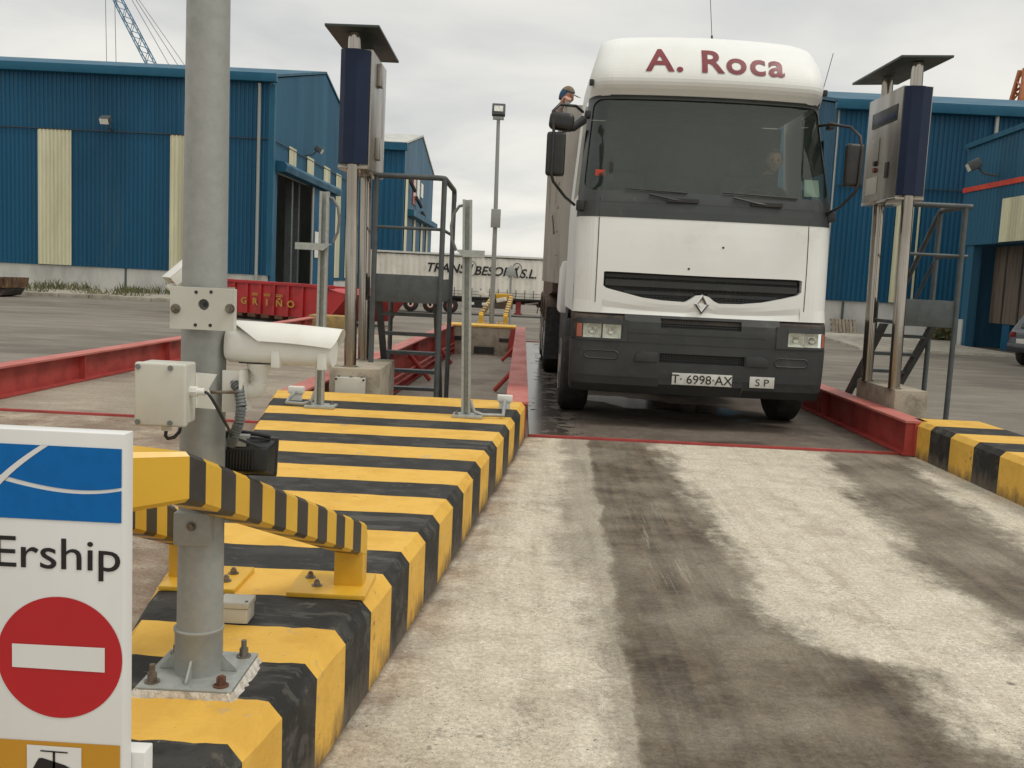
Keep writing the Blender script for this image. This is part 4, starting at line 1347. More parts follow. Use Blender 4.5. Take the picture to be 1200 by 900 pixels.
# ------------------------------------------------------------------ sensor posts on the island
def sensor_post(x, y, zt, sgn, lean, label, bx_, by_, shelf):
    t = thing('sensor_post', label, 'sensor post', (x, y, .32), 'galvanised sensor posts on the island')
    p = MB()
    # open C channel
    w, d, th = .07, .045, .006
    pr = [(-w / 2, -d / 2), (-w / 2 + .018, -d / 2), (-w / 2 + .018, -d / 2 + th), (-w / 2 + th, -d / 2 + th), (-w / 2 + th, d / 2 - th), (w / 2 - th, d / 2 - th),
          (w / 2 - th, -d / 2 + th), (w / 2 - .018, -d / 2 + th), (w / 2 - .018, -d / 2), (w / 2, -d / 2), (w / 2, d / 2), (-w / 2, d / 2)]
    vs, n = [], len(pr)
    for z in (.33, zt):
        for a, b in pr: vs.append((x + a + lean * (z - .33), y + b, z))
    fs = [(i, (i + 1) % n, n + (i + 1) % n, n + i) for i in range(n)]
    p.add(vs, fs)
    for off in (0, n):
        for q in ((0, 1, 2, 3), (0, 3, 4, 11), (4, 5, 10, 11), (5, 6, 9, 10), (6, 7, 8, 9)):
            p.f.append(tuple(off + i for i in q)); p.m.append(0)
    part('channel', p, M['galv_light'], t)
    p = MB()
    p.box(x - .10, x + .13, y - .09, y + .09, .321, .343)
    part('base_plate', p, M['galv_light'], t, bev=.003)
    p = MB()
    hexbolt(p, x - .07, y - .04, .343, .012, .012, .012)
    part('anchor_bolt', p, M['bolt'], t)
    p = MB()
    hexbolt(p, x + .09, y + .04, .343, .012, .012, .012)
    part('anchor_bolt', p, M['bolt'], t)
    p = MB()
    xs_ = x + lean * (1.57 - .33)
    a, b = shelf
    p.box(xs_ + a, xs_ + b, y - .075, y - .02, 1.575, 1.582)
    p.prism([(xs_ + a + (.05 if sgn < 0 else 0), 1.53), (xs_ + b - (.05 if sgn > 0 else 0), 1.53), (xs_ + b, 1.575), (xs_ + a, 1.575)], 'y', y - .078, y - .073)
    part('sensor_shelf', p, M['galv_light'], t)
    # conduit loop at the top
    p = MB()
    s = sgn
    tx = x + lean * (zt - .33)
    p.tube([(tx + s * .02, y + .01, zt - .04), (tx + s * .06, y + .01, zt - .05), (tx + s * .1, y + .01, zt - .11), (tx + s * .115, y + .01, zt - .2), (tx + s * .105, y + .01, zt - .3), (tx + s * .07, y + .01, zt - .38)], .011, 8)
    part('conduit_loop', p, M['conduit'], t, smooth=60)
    # foot conduit and its box
    p = MB()
    q = Vector((bx_, by_, .36))
    v0 = Vector((x + (.03 if bx_ > x else -.03), y - .01, .45))
    v1 = Vector((v0.x + (bx_ - x) * .12, y - .02, .365))
    v2 = Vector((v0.x + (bx_ - x) * .35, y - .02, .345))
    v3 = Vector((bx_, y + .0, .345))
    v4 = Vector((bx_, y + .05, .36))
    v5 = Vector((bx_, by_ - .02, .395))
    p.tube([v0, v1, v2, v3, v4, v5], .014, 10)
    part('foot_conduit', p, M['galv'], t, smooth=60)
    b = MB()
    b.box(bx_ - .062, bx_ + .062, by_, by_ + .07, .38, .435)
    b.box(bx_ - .045, bx_ + .045, by_ + .01, by_ + .06, .32, .38)
    part('foot_box', b, M['abs_white'], t, bev=.005)


sensor_post(-1.535, 7.55, 1.975, 1, -.0, 'galvanised sensor post with side shelf, left one behind the security camera', -1.79, 7.85, (-.20, .065))
sensor_post(-.385, 7.42, 1.955, -1, -.035, 'galvanised sensor post with side shelf, right one beside the red beam', -.10, 7.95, (-.075, .135))


# ------------------------------------------------------------------ payment kiosks
def kiosk(x0, label, front_detail, y0=9.0, hid=False):
    t = thing('driver_kiosk', label, 'terminal', (x0 + .15, y0 + .4, .0), 'driver terminals on steel pipes beside the weighbridges')
    b = MB()
    b.box(x0 - .13 if not front_detail else x0 + .01, x0 + .33, y0 - .08, y0 + 1.0, -.3 if not front_detail else 0, .5)
    part('concrete_block', b, M['concrete'], t, bev=.015)
    for yy_ in (y0 + .04, y0 + .8):
        p = MB()
        p.cyl((x0 + .04, yy_, .5), (x0 + .04 - .05, yy_, 3.565 if front_detail else 3.495), .056, 24)
        part('pipe', p, M['stainless'], t, smooth=40)
        p = MB()
        p.cyl((x0 + .04, yy_, .5), (x0 + .04, yy_, .508), .07, 24)
        part('pipe_flange', p, M['stainless'], t)
    p = MB()
    xa, xb, ya, yb = x0 - .12, x0 + .15, y0 + .04, y0 + .95
    p.box(xa, xb - .012, ya, yb, 2.33, 3.36)
    part('cabinet', p, M['stainless_sheet'], t, bev=.004)
    # folded navy end cover facing the ramp
    p = MB()
    pr = [(xa + .005, ya - .002), (xa + .0, ya - .035), (xa + .05, ya - .085), (xa + .155, ya - .09), (xb - .01, ya - .03), (xb - .012, ya - .002)]
    p.prism(pr, 'z', 2.345, 3.345)
    part('navy_end_cover', p, M['navy'], t)
    # door on the back (lane-away side) with two hinge boxes
    p = MB()
    p.box(xb - .011, xb + .008, ya - .0, yb - .02, 2.30, 3.36)
    d = part('rear_door', p, M['stainless_sheet'], t, bev=.003)
    for z in (2.43, 3.1):
        h = MB()
        h.box(xb + .009, xb + .05, ya + .3, ya + .44, z, z + .2)
        part('hinge_box', h, M['stainless_sheet'], d, bev=.003)
    p = MB()
    p.box(xa - .004, xb, ya - .03, yb, 2.30, 2.329)
    part('bottom_tray', p, M['stainless'], t, bev=.004)
    p = MB()
    # sloping roof plate
    for zt in (0,):
        rx0, rx1, ry0, ry1 = x0 - .24, x0 + .24, y0 - .16, y0 + 1.2
        z00, z10, z01, z11 = (3.565, 3.585, 3.575, 3.60) if front_detail else (3.50, 3.505, 3.49, 3.49)
        p.hexa([(rx0, ry0, z00), (rx1, ry0, z10), (rx1, ry1, z11), (rx0, ry1, z01), (rx0, ry0, z00 + .022), (rx1, ry0, z10 + .022), (rx1, ry1, z11 + .022), (rx0, ry1, z01 + .022)])
    part('roof_plate', p, M['roof_plate'], t, bev=.003)
    if front_detail:
        f = xa - .003

        def pl(nm, ya_, yb_, za, zb, mat, th=.006, lab=None):
            q = MB()
            q.box(f - th, f + .002, ya_, yb_, za, zb)
            part(nm, q, mat, t, label=lab, bev=.002)
        pl('screen_hood', ya + .10, yb - .14, 3.06, 3.21, M['grille'], .004)
        pl('screen', ya + .12, yb - .16, 3.08, 3.15, M['navy'], .006)
        pl('keypad_frame', ya + .52, ya + .70, 2.72, 2.95, M['stainless_sheet'], .008)
        pl('card_slot', ya + .22, ya + .30, 2.53, 2.68, M['grille'], .008)
        pl('notice_plate', ya + .50, ya + .80, 2.40, 2.57, M['abs'], .004)
        for z in (2.655, 2.75 - .03):
            q = MB()
            q.cyl((f + .002, ya + .58, z - .02), (f - .02, ya + .58, z - .02), .026, 16)
            part('push_button', q, M['tail_red'] if z < 2.7 else M['grille'], t)
    return t


kiosk(-1.60, 'stainless kiosk with navy end cover on two pipes, left of the truck', False)
kiosk(3.60, 'stainless kiosk with navy end cover on two pipes, right of the truck', True, 9.45)
gb = MB()
gb.box(-1.66, -1.39, 8.84, 8.91, .12, .42)
t = thing('grey_switch_box', 'grey switch box standing against the concrete block left of the truck', 'switch box', (-1.52, 8.88, .1))
part('box_body', gb, M['abs'], t, bev=.006)
for x in (-1.63, -1.52, -1.42):
    q = MB()
    q.cyl((x, 8.87, .42), (x, 8.87, .435), .014, 10)
    part('gland', q, M['conduit'], t)
for x in (-1.65, -1.40):
    q = MB()
    q.cyl((x, 8.838, .405), (x, 8.832, .405), .010, 10)
    part('lid_screw', q, M['grille'], t)


# ------------------------------------------------------------------ ladder platforms
def rail(mb, pts, r=.021, n=10):
    """tube with softened bends"""
    out = [Vector(pts[0])]
    for a, b, c in zip(pts, pts[1:], pts[2:]):
        a, b, c = Vector(a), Vector(b), Vector(c)
        d = min(.07, (b - a).length / 2, (c - b).length / 2)
        p0, p1 = b + (a - b).normalized() * d, b + (c - b).normalized() * d
        for k in range(5):
            u = k / 4
            out.append(p0 * (1 - u) ** 2 + b * 2 * u * (1 - u) + p1 * u * u)
    out.append(Vector(pts[-1]))
    mb.tube(out, r, n)


def ladder_platform(x0, x1, y0, y1, zb, label, ytop, ybot, side):
    t = thing('ladder_platform', label, 'platform ladder', ((x0 + x1) / 2, y0, 0), 'grey steel ladder platforms beside the kiosks')
    xm = (x0 + x1) / 2
    for (x, yv) in ((x0, y0), (x1, y0), (x0, y1), (x1, y1)):
        p = MB()
        top = 2.31 if not (x == x0 and yv == y1) else 1.34
        p.tube([(x, yv, zb), (x, yv, top - .01)], .026, 12)
        part('post', p, M['grey_paint'], t, smooth=50)
    for z, nm in ((2.31, 'top_rail'), (1.82, 'mid_rail')):
        p = MB()
        r = .027 if z > 2 else .016
        if side > 0:
            rail(p, [(x0, y0, z), (x1 + .06, y0, z)], r)
            rail(p, [(x1, y0, z), (x1, y1, z), (x1, y1 + 1.0, z - 1.0)], r)
        else:
            rail(p, [(x0, y0, z), (x1, y0, z), (x1, y1, z), (x1, y1 + .02, z - .12)], r)
        part(nm, p, M['grey_paint'], t, smooth=50)
    p = MB()
    p.box(x0 - .0, x1 + .0, y0 + .024, y1 - .024, 1.11, 1.145)
    part('platform_deck', p, M['grey_paint'], t)
    p = MB()
    p.box(x0 + .024, x1 - .024, y0 - .005, y0 + .005, 1.10, 1.37)
    part('front_toe_board', p, M['grey_paint'], t, bev=.002)
    p = MB()
    p.box(x1 - .004, x1 + .004, y0 + .024, y1 - .024, 1.12, 1.34)
    part('side_toe_board', p, M['grey_paint'], t)
    xa, xb = x0 + .03, x1 - .05
    for x in (xa, xb):
        p = MB()
        p.hexa([(x - .028, ybot, zb), (x + .028, ybot, zb), (x + .028, ybot + .11, zb), (x - .028, ybot + .11, zb),
                (x - .028, ytop, 1.10), (x + .028, ytop, 1.10), (x + .028, ytop + .11, 1.10), (x - .028, ytop + .11, 1.10)])
        part('stringer', p, M['grey_paint'], t)
    m = MB()
    m.box(0, xb - xa - .056, 0, .13, 0, .034)
    rm = m.mesh('rung', M['grey_paint'])
    loc = wloc(t)
    nr = 5
    for k in range(nr):
        z = 1.10 - (k + .7) * (1.10 - max(zb, 0)) / (nr + .3)
        u = (1.10 - z) / (1.10 - zb)
        yy_ = ytop + (ybot - ytop) * u
        piece('rung', rm, t, Vector((xa + .028, yy_ - .01, z)) - loc)


ladder_platform(-1.455, -.80, 9.6, 10.95, -.3, 'grey steel ladder platform standing in the pit left of the truck', 9.75, 10.9, -1)
ladder_platform(3.78, 4.37, 9.95, 10.55, 0, 'grey steel ladder platform at right, between the kiosk and the yard', 10.3, 11.5, 1)


# ================================================================== BUILDINGS
def col_spans(z0, z1, s, holes):
    """vertical solid spans of a wall column at s, given rectangular holes"""
    sp = [(z0, z1)]
    for (a, b, c, d) in holes:
        if a - 1e-6 <= s <= b + 1e-6:
            out = []
            for lo, hi in sp:
                if c > lo: out.append((lo, min(c, hi)))
                if d < hi: out.append((max(d, lo), hi))
            sp = [q for q in out if q[1] - q[0] > 1e-4]
    return sp


def corr_wall(P0, P1, n, z0, top, holes=(), pitch=.30, depth=.035, mb=None, flat=.35):
    """profiled metal sheet along P0-P1, ribs standing out along n; top is a function of the run s"""
    mb = mb or MB()
    P0, P1 = Vector((*P0, 0)), Vector((*P1, 0))
    n = Vector((*n, 0))
    Ln = (P1 - P0).length
    d = (P1 - P0) / Ln
    cuts = [(0, 0)]
    k = 0
    s = 0
    while s < Ln:
        for f, dd in ((flat, 0), (flat + .12, 1), (1 - .12, 1), (1, 0)):
            cuts.append((min(s + f * pitch, Ln), dd))
        s += pitch
    extra = sorted({h for a, b, c, e in holes for h in (a, b) if 0 < h < Ln})
    pts = []
    for (a, da), (b, db) in zip(cuts, cuts[1:]):
        pts.append((a, da))
        for e in extra:
            if a + 1e-4 < e < b - 1e-4: pts.append((e, da + (db - da) * (e - a) / (b - a)))
    pts.append(cuts[-1])
    for (a, da), (b, db) in zip(pts, pts[1:]):
        if b - a < 1e-5: continue
        sp = col_spans(z0, 1e3, (a + b) / 2, holes)
        ta, tb = top(a), top(b)
        for lo, hi in sp:
            ha, hb = min(hi, ta), min(hi, tb)
            if ha - lo < 1e-3 and hb - lo < 1e-3: continue
            A = P0 + d * a + n * (da * depth)
            B = P0 + d * b + n * (db * depth)
            mb.add([(A.x, A.y, lo), (B.x, B.y, lo), (B.x, B.y, hb), (A.x, A.y, ha)], [(0, 1, 2, 3)])
    return mb


def core_wall(P0, P1, n, th, z0, top, holes=(), mb=None, step=1.0):
    mb = mb or MB()
    P0, P1 = Vector((*P0, 0)), Vector((*P1, 0))
    n = Vector((*n, 0))
    Ln = (P1 - P0).length
    d = (P1 - P0) / Ln
    ss = sorted({0, Ln} | {h for a, b, c, e in holes for h in (a, b) if 0 < h < Ln} | {i * step for i in range(1, int(Ln / step) + 1) if i * step < Ln})
    for a, b in zip(ss, ss[1:]):
        for lo, hi in col_spans(z0, 1e3, (a + b) / 2, holes):
            ha, hb = min(hi, top(a)), min(hi, top(b))
            A, B = P0 + d * a, P0 + d * b
            A2, B2 = A - n * th, B - n * th
            mb.hexa([(A.x, A.y, lo), (B.x, B.y, lo), (B2.x, B2.y, lo), (A2.x, A2.y, lo), (A.x, A.y, ha), (B.x, B.y, hb), (B2.x, B2.y, hb), (A2.x, A2.y, ha)])
    return mb


def cl_panel(parent, P0, P1, n, z0, z1, name='translucent_panel', mat='cream_clad', off=.05):
    P0 = (P0[0] + n[0] * off, P0[1] + n[1] * off)
    P1 = (P1[0] + n[0] * off, P1[1] + n[1] * off)
    w = corr_wall(P0, P1, n, z0, lambda s: z1, pitch=.15, depth=.03)
    return part(name, w, M[mat], parent)


def wall_lamp(x, y, z, dx, dy, label):
    t = thing('wall_floodlight', label, 'floodlight', (x, y, z), 'floodlights on the shed walls')
    p = MB()
    p.tube([(x, y, z), (x + dx * .35, y + dy * .35, z + .05), (x + dx * .5, y + dy * .5, z + .22)], .03, 8)
    part('lamp_arm', p, M['grey_paint'], t)
    p = MB()
    a = math.atan2(dy, dx)
    p.obox((x + dx * .6, y + dy * .6, z + .28), .32, .38, .26, a, R(28))
    h = part('lamp_head', p, M['grey_paint'], t, bev=.03)
    p = MB()
    p.obox((x + dx * .73, y + dy * .73, z + .20), .05, .32, .2, a, R(28))
    part('lamp_glass', p, M['lens'], h)


# --- big blue shed on the left: front wall y=39, gable end x=-10 facing the weighbridge
t = thing('warehouse', 'large blue corrugated shed on the left with white base wall and open gable door', 'warehouse', (-25, 48, 0))
EAVE, RIDGE = 8.5, 10.6
GY0, GY1 = 38.6, 58.2


def gtop(s): return EAVE + (RIDGE - EAVE) * (1 - abs(s - 9.8) / 9.8)


hole = (1.0, 12.2, -1.5, 5.12)
w = core_wall((-46, GY0), (-10.0, GY0), (0, -1), .2, -1, lambda s: EAVE, mb=None, step=6)
part('front_wall', w, M['white_wall'], t)
w = core_wall((-10.0, GY0 + .2), (-10.0, GY1), (1, 0), .2, -1.5, gtop, [(hole[0] - .2, hole[1] - .2, hole[2], hole[3])])
part('gable_wall', w, M['white_wall'], t)
w = core_wall((-46, GY1), (-10.2, GY1), (0, 1), .2, -1.5, lambda s: EAVE, step=6)
part('rear_wall', w, M['white_wall'], t)
w = MB()
w.prism([(GY0 - .25, EAVE + .02), (48.4, RIDGE + .06), (GY1 + .25, EAVE + .02), (GY1 + .25, EAVE + .12), (48.4, RIDGE + .16), (GY0 - .25, EAVE + .12)], 'x', -46, -9.9)
part('roof', w, M['blue_trim'], t)
w = corr_wall((-46, GY0 - .03), (-10.03, GY0 - .03), (0, -1), 1.0, lambda s: EAVE - .05, pitch=.165, depth=.032)
part('front_cladding', w, M['blue_clad'], t)
w = corr_wall((-9.97, GY0), (-9.97, GY1), (1, 0), .75, lambda s: gtop(s) + .02, [hole], pitch=.165, depth=.018)
part('gable_cladding', w, M['blue_clad_sheen'], t)
w = MB()
w.prism([(GY0 - .36, EAVE - .16), (GY0 - .05, EAVE - .16), (GY0 - .05, EAVE + .16), (GY0 - .36, EAVE + .16)], 'x', -46, -9.75)
part('eaves_gutter', w, M['blue_trim'], t, bev=.02)
w = MB()
w.box(-10.06, -9.84, GY0 - .12, GY0 + .12, .98, EAVE - .23)
part('corner_flashing', w, M['blue_trim'], t)
for x in (-10.42,):
    w = MB()
    w.tube([(x, GY0 - .16, .05), (x, GY0 - .16, EAVE - .3), (x, GY0 - .2, EAVE - .2)], .065, 10)
    part('downpipe', w, M['galv_light'], t, smooth=40)
w = MB()
w.box(-15.63, -15.55, GY0 - .02, GY0 - .001, 0, 1.0)
part('wall_joint', w, M['grey_paint'], t)
for x0, x1 in ((-19.0, -17.68), (-13.86, -12.5), (-24.2, -20.62), (-30.4, -29.1), (-35.5, -34.2)):
    cl_panel(t, (x0, GY0 - .03), (x1, GY0 - .03), (0, -1), 1.02, 6.2)
for y0, y1 in ((41.3, 42.5), (44.7, 46.1), (48.4, 49.9)):
    cl_panel(t, (-9.97, y0), (-9.97, y1), (1, 0), 5.45 if y0 < 50 else .9, 6.33)
for y0, y1 in ((51.6, 52.9), (54.7, 56.0)):
    cl_panel(t, (-9.97, y0), (-9.97, y1), (1, 0), .9, 6.3)
w = MB()
w.prism([(-9.94, 5.08), (-9.55, 5.10), (-9.50, 5.34), (-9.62, 5.48), (-9.94, 5.52)], 'y', GY0 + .7, GY0 + 12.6)
part('door_track_cover', w, M['blue_trim'], t)
w = corr_wall((-9.8, GY0 + 7.2), (-9.8, GY0 + 12.3), (1, 0), -.6, lambda s: 5.05, pitch=.25, depth=.03)
d = part('sliding_door', w, M['blue_clad'], t)
w = MB()
w.box(-9.84, -9.79, GY0 + 6.9, GY0 + 7.2, -.6, 5.05)
part('door_edge', w, M['galv'], d)
for z, m in ((2.5, 'abs_white'), (1.85, 'abs_white')):
    w = MB()
    w.box(-9.745, -9.735, GY0 + 7.3, GY0 + 8.3, z, z + .55)
    part('door_notice', w, M[m], d)
w = MB()
w.box(-9.98, -9.9, GY0 + .35, GY0 + .95, -.2, .75)
part('door_post_base', w, M['white_wall'], t)
# inside: portal columns and stacked bags seen through the door
for y in (GY0 + 4.6, GY0 + 5.9):
    w = MB()
    w.box(-10.5, -10.22, y, y + .3, -.5, 5.3)
    part('door_column', w, M['grey_paint'], t)
w = MB()
w.box(-30, -10.3, GY0 + .3, GY1 - .3, -.48, -.45)
part('inside_floor', w, M['dark_inside'], t)
rnd = random.Random(9)
bagm = MB()
bagm.box(0, 1.0, 0, 1.0, 0, .82)
bag_me = bagm.mesh('bulk_bag', M['boards'], bev=.08)
for a in range(4):
    for b in range(3):
        o = bpy.data.objects.new('bulk_bag', bag_me)
        COL.objects.link(o)
        o.location = (-12.4 - .1 * b, GY0 + 2.2 + a * 1.15, -.44 + b * .84)
        o.rotation_euler = (0, 0, rnd.uniform(-.08, .08))
        o['label'] = '%s brown bulk bag of the %s stack inside the left shed door' % (('bottom', 'middle', 'top')[b], ('nearest', 'second', 'third', 'farthest')[a])
        o['category'] = 'sack'
        o['group'] = 'bulk bags stacked inside the left shed'
wall_lamp(-16.13, GY0 - .05, 6.3, 0, -1, 'small floodlight on the front wall of the left shed, between two cream panels')
wall_lamp(-9.9, 44.2, 6.3, 1, 0, 'floodlight above the open door on the gable of the left shed')
w = MB()
w.tube([(-46, GY0 - .10, 6.22), (-9.9, GY0 - .10, 6.22)], .022, 6)
w.tube([(-9.9, GY0 - .10, 6.22), (-9.9, GY1, 6.22)], .022, 6)
solo('wall_cable', w, M['grille'], 'thin black cable run along the blue wall of the left shed', 'cable', (-10, GY0, 6.2))
for y, s in ((GY0 + 4.0, 1),):
    pass

# kerb, weeds and rusty skip before the left shed
w = MB()
rnd = random.Random(4)
x = -20.5
segs = []
while x < -9.5:
    l = rnd.uniform(.95, 1.05)
    segs.append((x, l))
    x += l + .02
kt = thing('kerb_line', 'low stone kerb in front of the white base of the left shed', 'kerb', (-15, 33.0, 0))
for x, l in segs:
    m = MB()
    dy = rnd.uniform(-.05, .05)
    m.box(x, x + l, 32.9 + dy, 33.2 + dy, -.05, .13 + rnd.uniform(-.02, .02))
    part('kerb_stone', m, M['kerb_stone'], kt, bev=.02)
w = MB()
w.add([(-46, 33.2, .10), (-9.5, 33.2, .10), (-9.5, GY0, .10), (-46, GY0, .10)], [(0, 1, 2, 3)])
w.box(-9.5, -9.45, 33.2, GY0, -.05, .10)
struct('verge', w, M['kerb_stone'])
wd = MB()
rnd = random.Random(11)
for i in range(7000):
    x = rnd.uniform(-46, -9.8)
    k = math.sin(x * 1.7) + .6 * math.sin(x * 4.1 + 1)
    if k < -.25: continue
    y = rnd.uniform(33.3, 34.6) if rnd.random() < .35 else rnd.uniform(36.8, 38.4)
    h = rnd.uniform(.12, .5) * (0.6 + .3 * k)
    lx, ly = rnd.uniform(-.12, .12), rnd.uniform(-.12, .12)
    a = rnd.uniform(0, math.pi)
    cx_, cy_ = math.cos(a) * .010, math.sin(a) * .010
    wd.add([(x - cx_, y - cy_, .1), (x + cx_, y + cy_, .1), (x + lx + cx_ * 1.5, y + ly + cy_ * 1.5, .1 + h * .6), (x + lx * 2, y + ly * 2, .1 + h), (x + lx - cx_ * 1.5, y + ly - cy_ * 1.5, .1 + h * .6)], [(0, 1, 2, 3, 4)])
for i in range(900):
    x = rnd.uniform(13.6, 14.6)
    y = rnd.uniform(32.4, 33.2)
    h = rnd.uniform(.1, .75)
    a = rnd.uniform(0, math.pi)
    cx_, cy_ = math.cos(a) * .05, math.sin(a) * .05
    z = rnd.uniform(0, h)
    wd.add([(x - cx_, y - cy_, z), (x + cx_, y + cy_, z), (x + rnd.uniform(-.1, .1), y + rnd.uniform(-.1, .1), z + .14)], [(0, 1, 2)])
o = solo('weeds', wd, M['weed'], 'straggly dry weeds growing along the foot of the sheds', 'weeds', (-15, 36, 0))
o['kind'] = 'stuff'
t = thing('rusty_skip', 'rust-brown metal skip half out of the picture at the left edge', 'skip', (-16.4, 31, 0))
w = MB()
zt = lambda x: .60 + .03 * math.sin(x * 5)
for i in range(12):
    a, b = -17.4 + i * .15, -17.4 + (i + 1) * .15
    w.add([(a, 30.6, .30), (b, 30.6, .30), (b, 30.55, zt(b)), (a, 30.55, zt(a)), (a, 30.63, .30), (b, 30.63, .30), (b, 30.60, zt(b)), (a, 30.60, zt(a))], [(0, 1, 2, 3), (7, 6, 5, 4), (3, 2, 6, 7)])
w.hexa([(-15.65, 30.6, .3), (-15.6, 30.6, .3), (-15.6, 32, .3), (-15.65, 32, .3), (-15.62, 30.55, .64), (-15.55, 30.55, .64), (-15.55, 32.05, .62), (-15.62, 32.05, .62)])
w.box(-17.4, -15.65, 31.97, 32.0, .3, .6).box(-17.4, -15.65, 30.62, 31.97, .29, .31)
part('tub', w, M['rusty_skip'], t)
w = MB()
w.prism([(-17.4, .28), (-15.6, .28), (-15.75, .06), (-16.05, .0), (-17.4, .0)], 'y', 30.7, 31.9)
part('underframe', w, M['chassis'], t)
for x in (-17.0, -16.4, -15.85):
    w = MB()
    w.box(x, x + .06, 30.54, 30.6, .3, .58)
    part('side_rib', w, M['rusty_skip'], t)
t.location.x -= .55

# --- second shed farther off
t = thing('warehouse', 'smaller distant blue shed with pale roof behind the grey ladder platform', 'warehouse', (-16, 86, -1.2))
E2, R2_ = 10.85, 13.0


def g2top(s): return E2 + (R2_ - E2) * (1 - abs(s - 11.6) / 11.6)


w = core_wall((-34, 75), (-9.3, 75), (0, -1), .2, -1.3, lambda s: E2, step=6)
part('front_wall', w, M['blue_clad'], t)
w = core_wall((-9.3, 75.2), (-9.3, 98.2), (1, 0), .2, -1.3, g2top, step=11.6)
part('gable_wall', w, M['blue_clad_sheen'], t)
w = MB()
w.prism([(74.6, E2), (86.6, R2_ + .05), (98.6, E2), (98.6, E2 + .15), (86.6, R2_ + .2), (74.6, E2 + .15)], 'x', -34, -9.2)
part('roof', w, M['roof_sheet'], t)
w = corr_wall((-34, 74.97), (-9.33, 74.97), (0, -1), -1, lambda s: E2 - .3, pitch=.42, depth=.06)
part('front_cladding', w, M['blue_clad'], t)
w = MB()
w.box(-34, -9.1, 74.55, 74.96, E2 - .45, E2 + .1)
part('eaves_gutter', w, M['blue_trim'], t)
for y0, y1 in ((75.6, 77.0), (81.8, 83.2), (87.6, 89.0), (92.4, 93.8)):
    cl_panel(t, (-9.28, y0), (-9.28, y1), (1, 0), -1, 6.0 if y0 > 76 else 8.6)
w = MB()
w.prism([(-9.25, 5.7), (-8.7, 5.75), (-8.7, 6.2), (-9.25, 6.25)], 'y', 77.0, 98)
part('door_track_cover', w, M['blue_trim'], t)
for y, z, m, hh in ((80.6, 6.9, 'amber', 2.3), (83.5, 7.6, 'abs_white', 1.6), (86.5, 7.9, 'abs_white', 1.2)):
    w = MB()
    w.box(-9.28, -9.2, y, y + 1.7, z, z + hh)
    part('gable_sign', w, M[m], t)
w = MB()
for k in range(3):
    w.tube([(-9.1, 77 + k * 5, 8.4 - k * .9), (-8.9, 79 + k * 5, 7.8 - k * .9)], .16, 6)
part('cable_sag', w, M['grille'], t)

# --- right-hand shed
t = thing('warehouse', 'long blue corrugated shed behind the truck and the right kiosk, with white base wall', 'warehouse', (30, 40, 0))
w = core_wall((10.35, 34), (48, 34), (0, -1), .2, -1, lambda s: 7.7, step=6)
part('front_wall', w, M['white_wall'], t)
w = core_wall((10.35, 34.2), (10.35, 52), (-1, 0), .2, -1.5, lambda s: 7.7 + 2 * (1 - abs(s - 9) / 9) if s < 18 else 7.7)
part('gable_wall', w, M['white_wall'], t)
w = MB()
w.prism([(33.7, 7.72), (43.2, 9.8), (52.4, 7.72), (52.4, 7.84), (43.2, 9.92), (33.7, 7.84)], 'x', 10.2, 48)
part('roof', w, M['blue_trim'], t)
w = core_wall((10.35, 52), (48, 52), (0, 1), .2, -1, lambda s: 7.7, step=6)
part('rear_wall', w, M['white_wall'], t)
w = corr_wall((10.4, 33.97), (48, 33.97), (0, -1), 1.13, lambda s: 7.6, pitch=.165, depth=.032)
part('front_cladding', w, M['blue_clad'], t)
w = corr_wall((10.32, 34), (10.32, 52), (-1, 0), 1.0, lambda s: 7.72 + 2 * (1 - abs(s - 9) / 9), pitch=.165, depth=.018)
part('gable_cladding', w, M['blue_clad_sheen'], t)
w = MB()
w.prism([(33.6, 7.5), (33.93, 7.5), (33.93, 7.80), (33.6, 7.80)], 'x', 10.2, 48)
part('eaves_gutter', w, M['blue_trim'], t, bev=.02)
for a, b in ((12.55, 13.15), (13.3, 13.36), (18.5, 19.7)):
    cl_panel(t, (a, 33.97), (b, 33.97), (0, -1), 1.15, 5.5)
w = MB()
w.tube([(15.6, 33.8, 0), (15.6, 33.8, 7.5)], .07, 10)
part('downpipe', w, M['galv_light'], t, smooth=40)
w = MB()
w.box(10.45, 48, 33.86, 33.9, 5.0, 5.03)
part('wall_cable', w, M['grille'], t)
w = MB()
w.box(11.0, 11.08, 33.98, 33.999, 0, 1.1)
part('wall_joint', w, M['grey_paint'], t)

# --- right wing with red stripe and open door
t = thing('workshop', 'blue workshop at the right edge with a red stripe, cream panel and tall open doorway', 'building', (16, 22, 0))
WX, WY0, WY1 = 12.8, 12.0, 29.3
wh = [(0.9, 17.2, -.5, 2.92)]


def wt(s): return 5.75 + s * .035


w = core_wall((WX, WY1), (WX, WY0), (-1, 0), .25, -.3, wt, [wh[0]])
part('side_wall', w, M['blue_clad_sheen'], t)
w = corr_wall((WX - .03, WY1), (WX - .03, WY0), (-1, 0), 2.93, wt, pitch=.21, depth=.02)
part('side_cladding', w, M['blue_clad_sheen'], t)
w = core_wall((WX, WY1), (24, WY1), (0, 1), .25, -.3, lambda s: 5.7, step=4)
part('rear_wall', w, M['blue_clad'], t)
w = core_wall((24, WY0), (24, WY1), (1, 0), .25, -.3, lambda s: 5.7, step=4)
part('far_wall', w, M['blue_clad'], t)
w = MB()
w.box(WX - .08, 24.1, WY0, WY1 + .1, 6.4, 6.5) if False else w.hexa([(WX, WY0, 6.3), (24.1, WY0, 6.3), (24.1, WY1 + .1, 5.7), (WX, WY1 + .1, 5.7), (WX, WY0, 6.38), (24.1, WY0, 6.38), (24.1, WY1 + .1, 5.8), (WX, WY1 + .1, 5.8)])
part('roof', w, M['roof_sheet'], t)
w = MB()
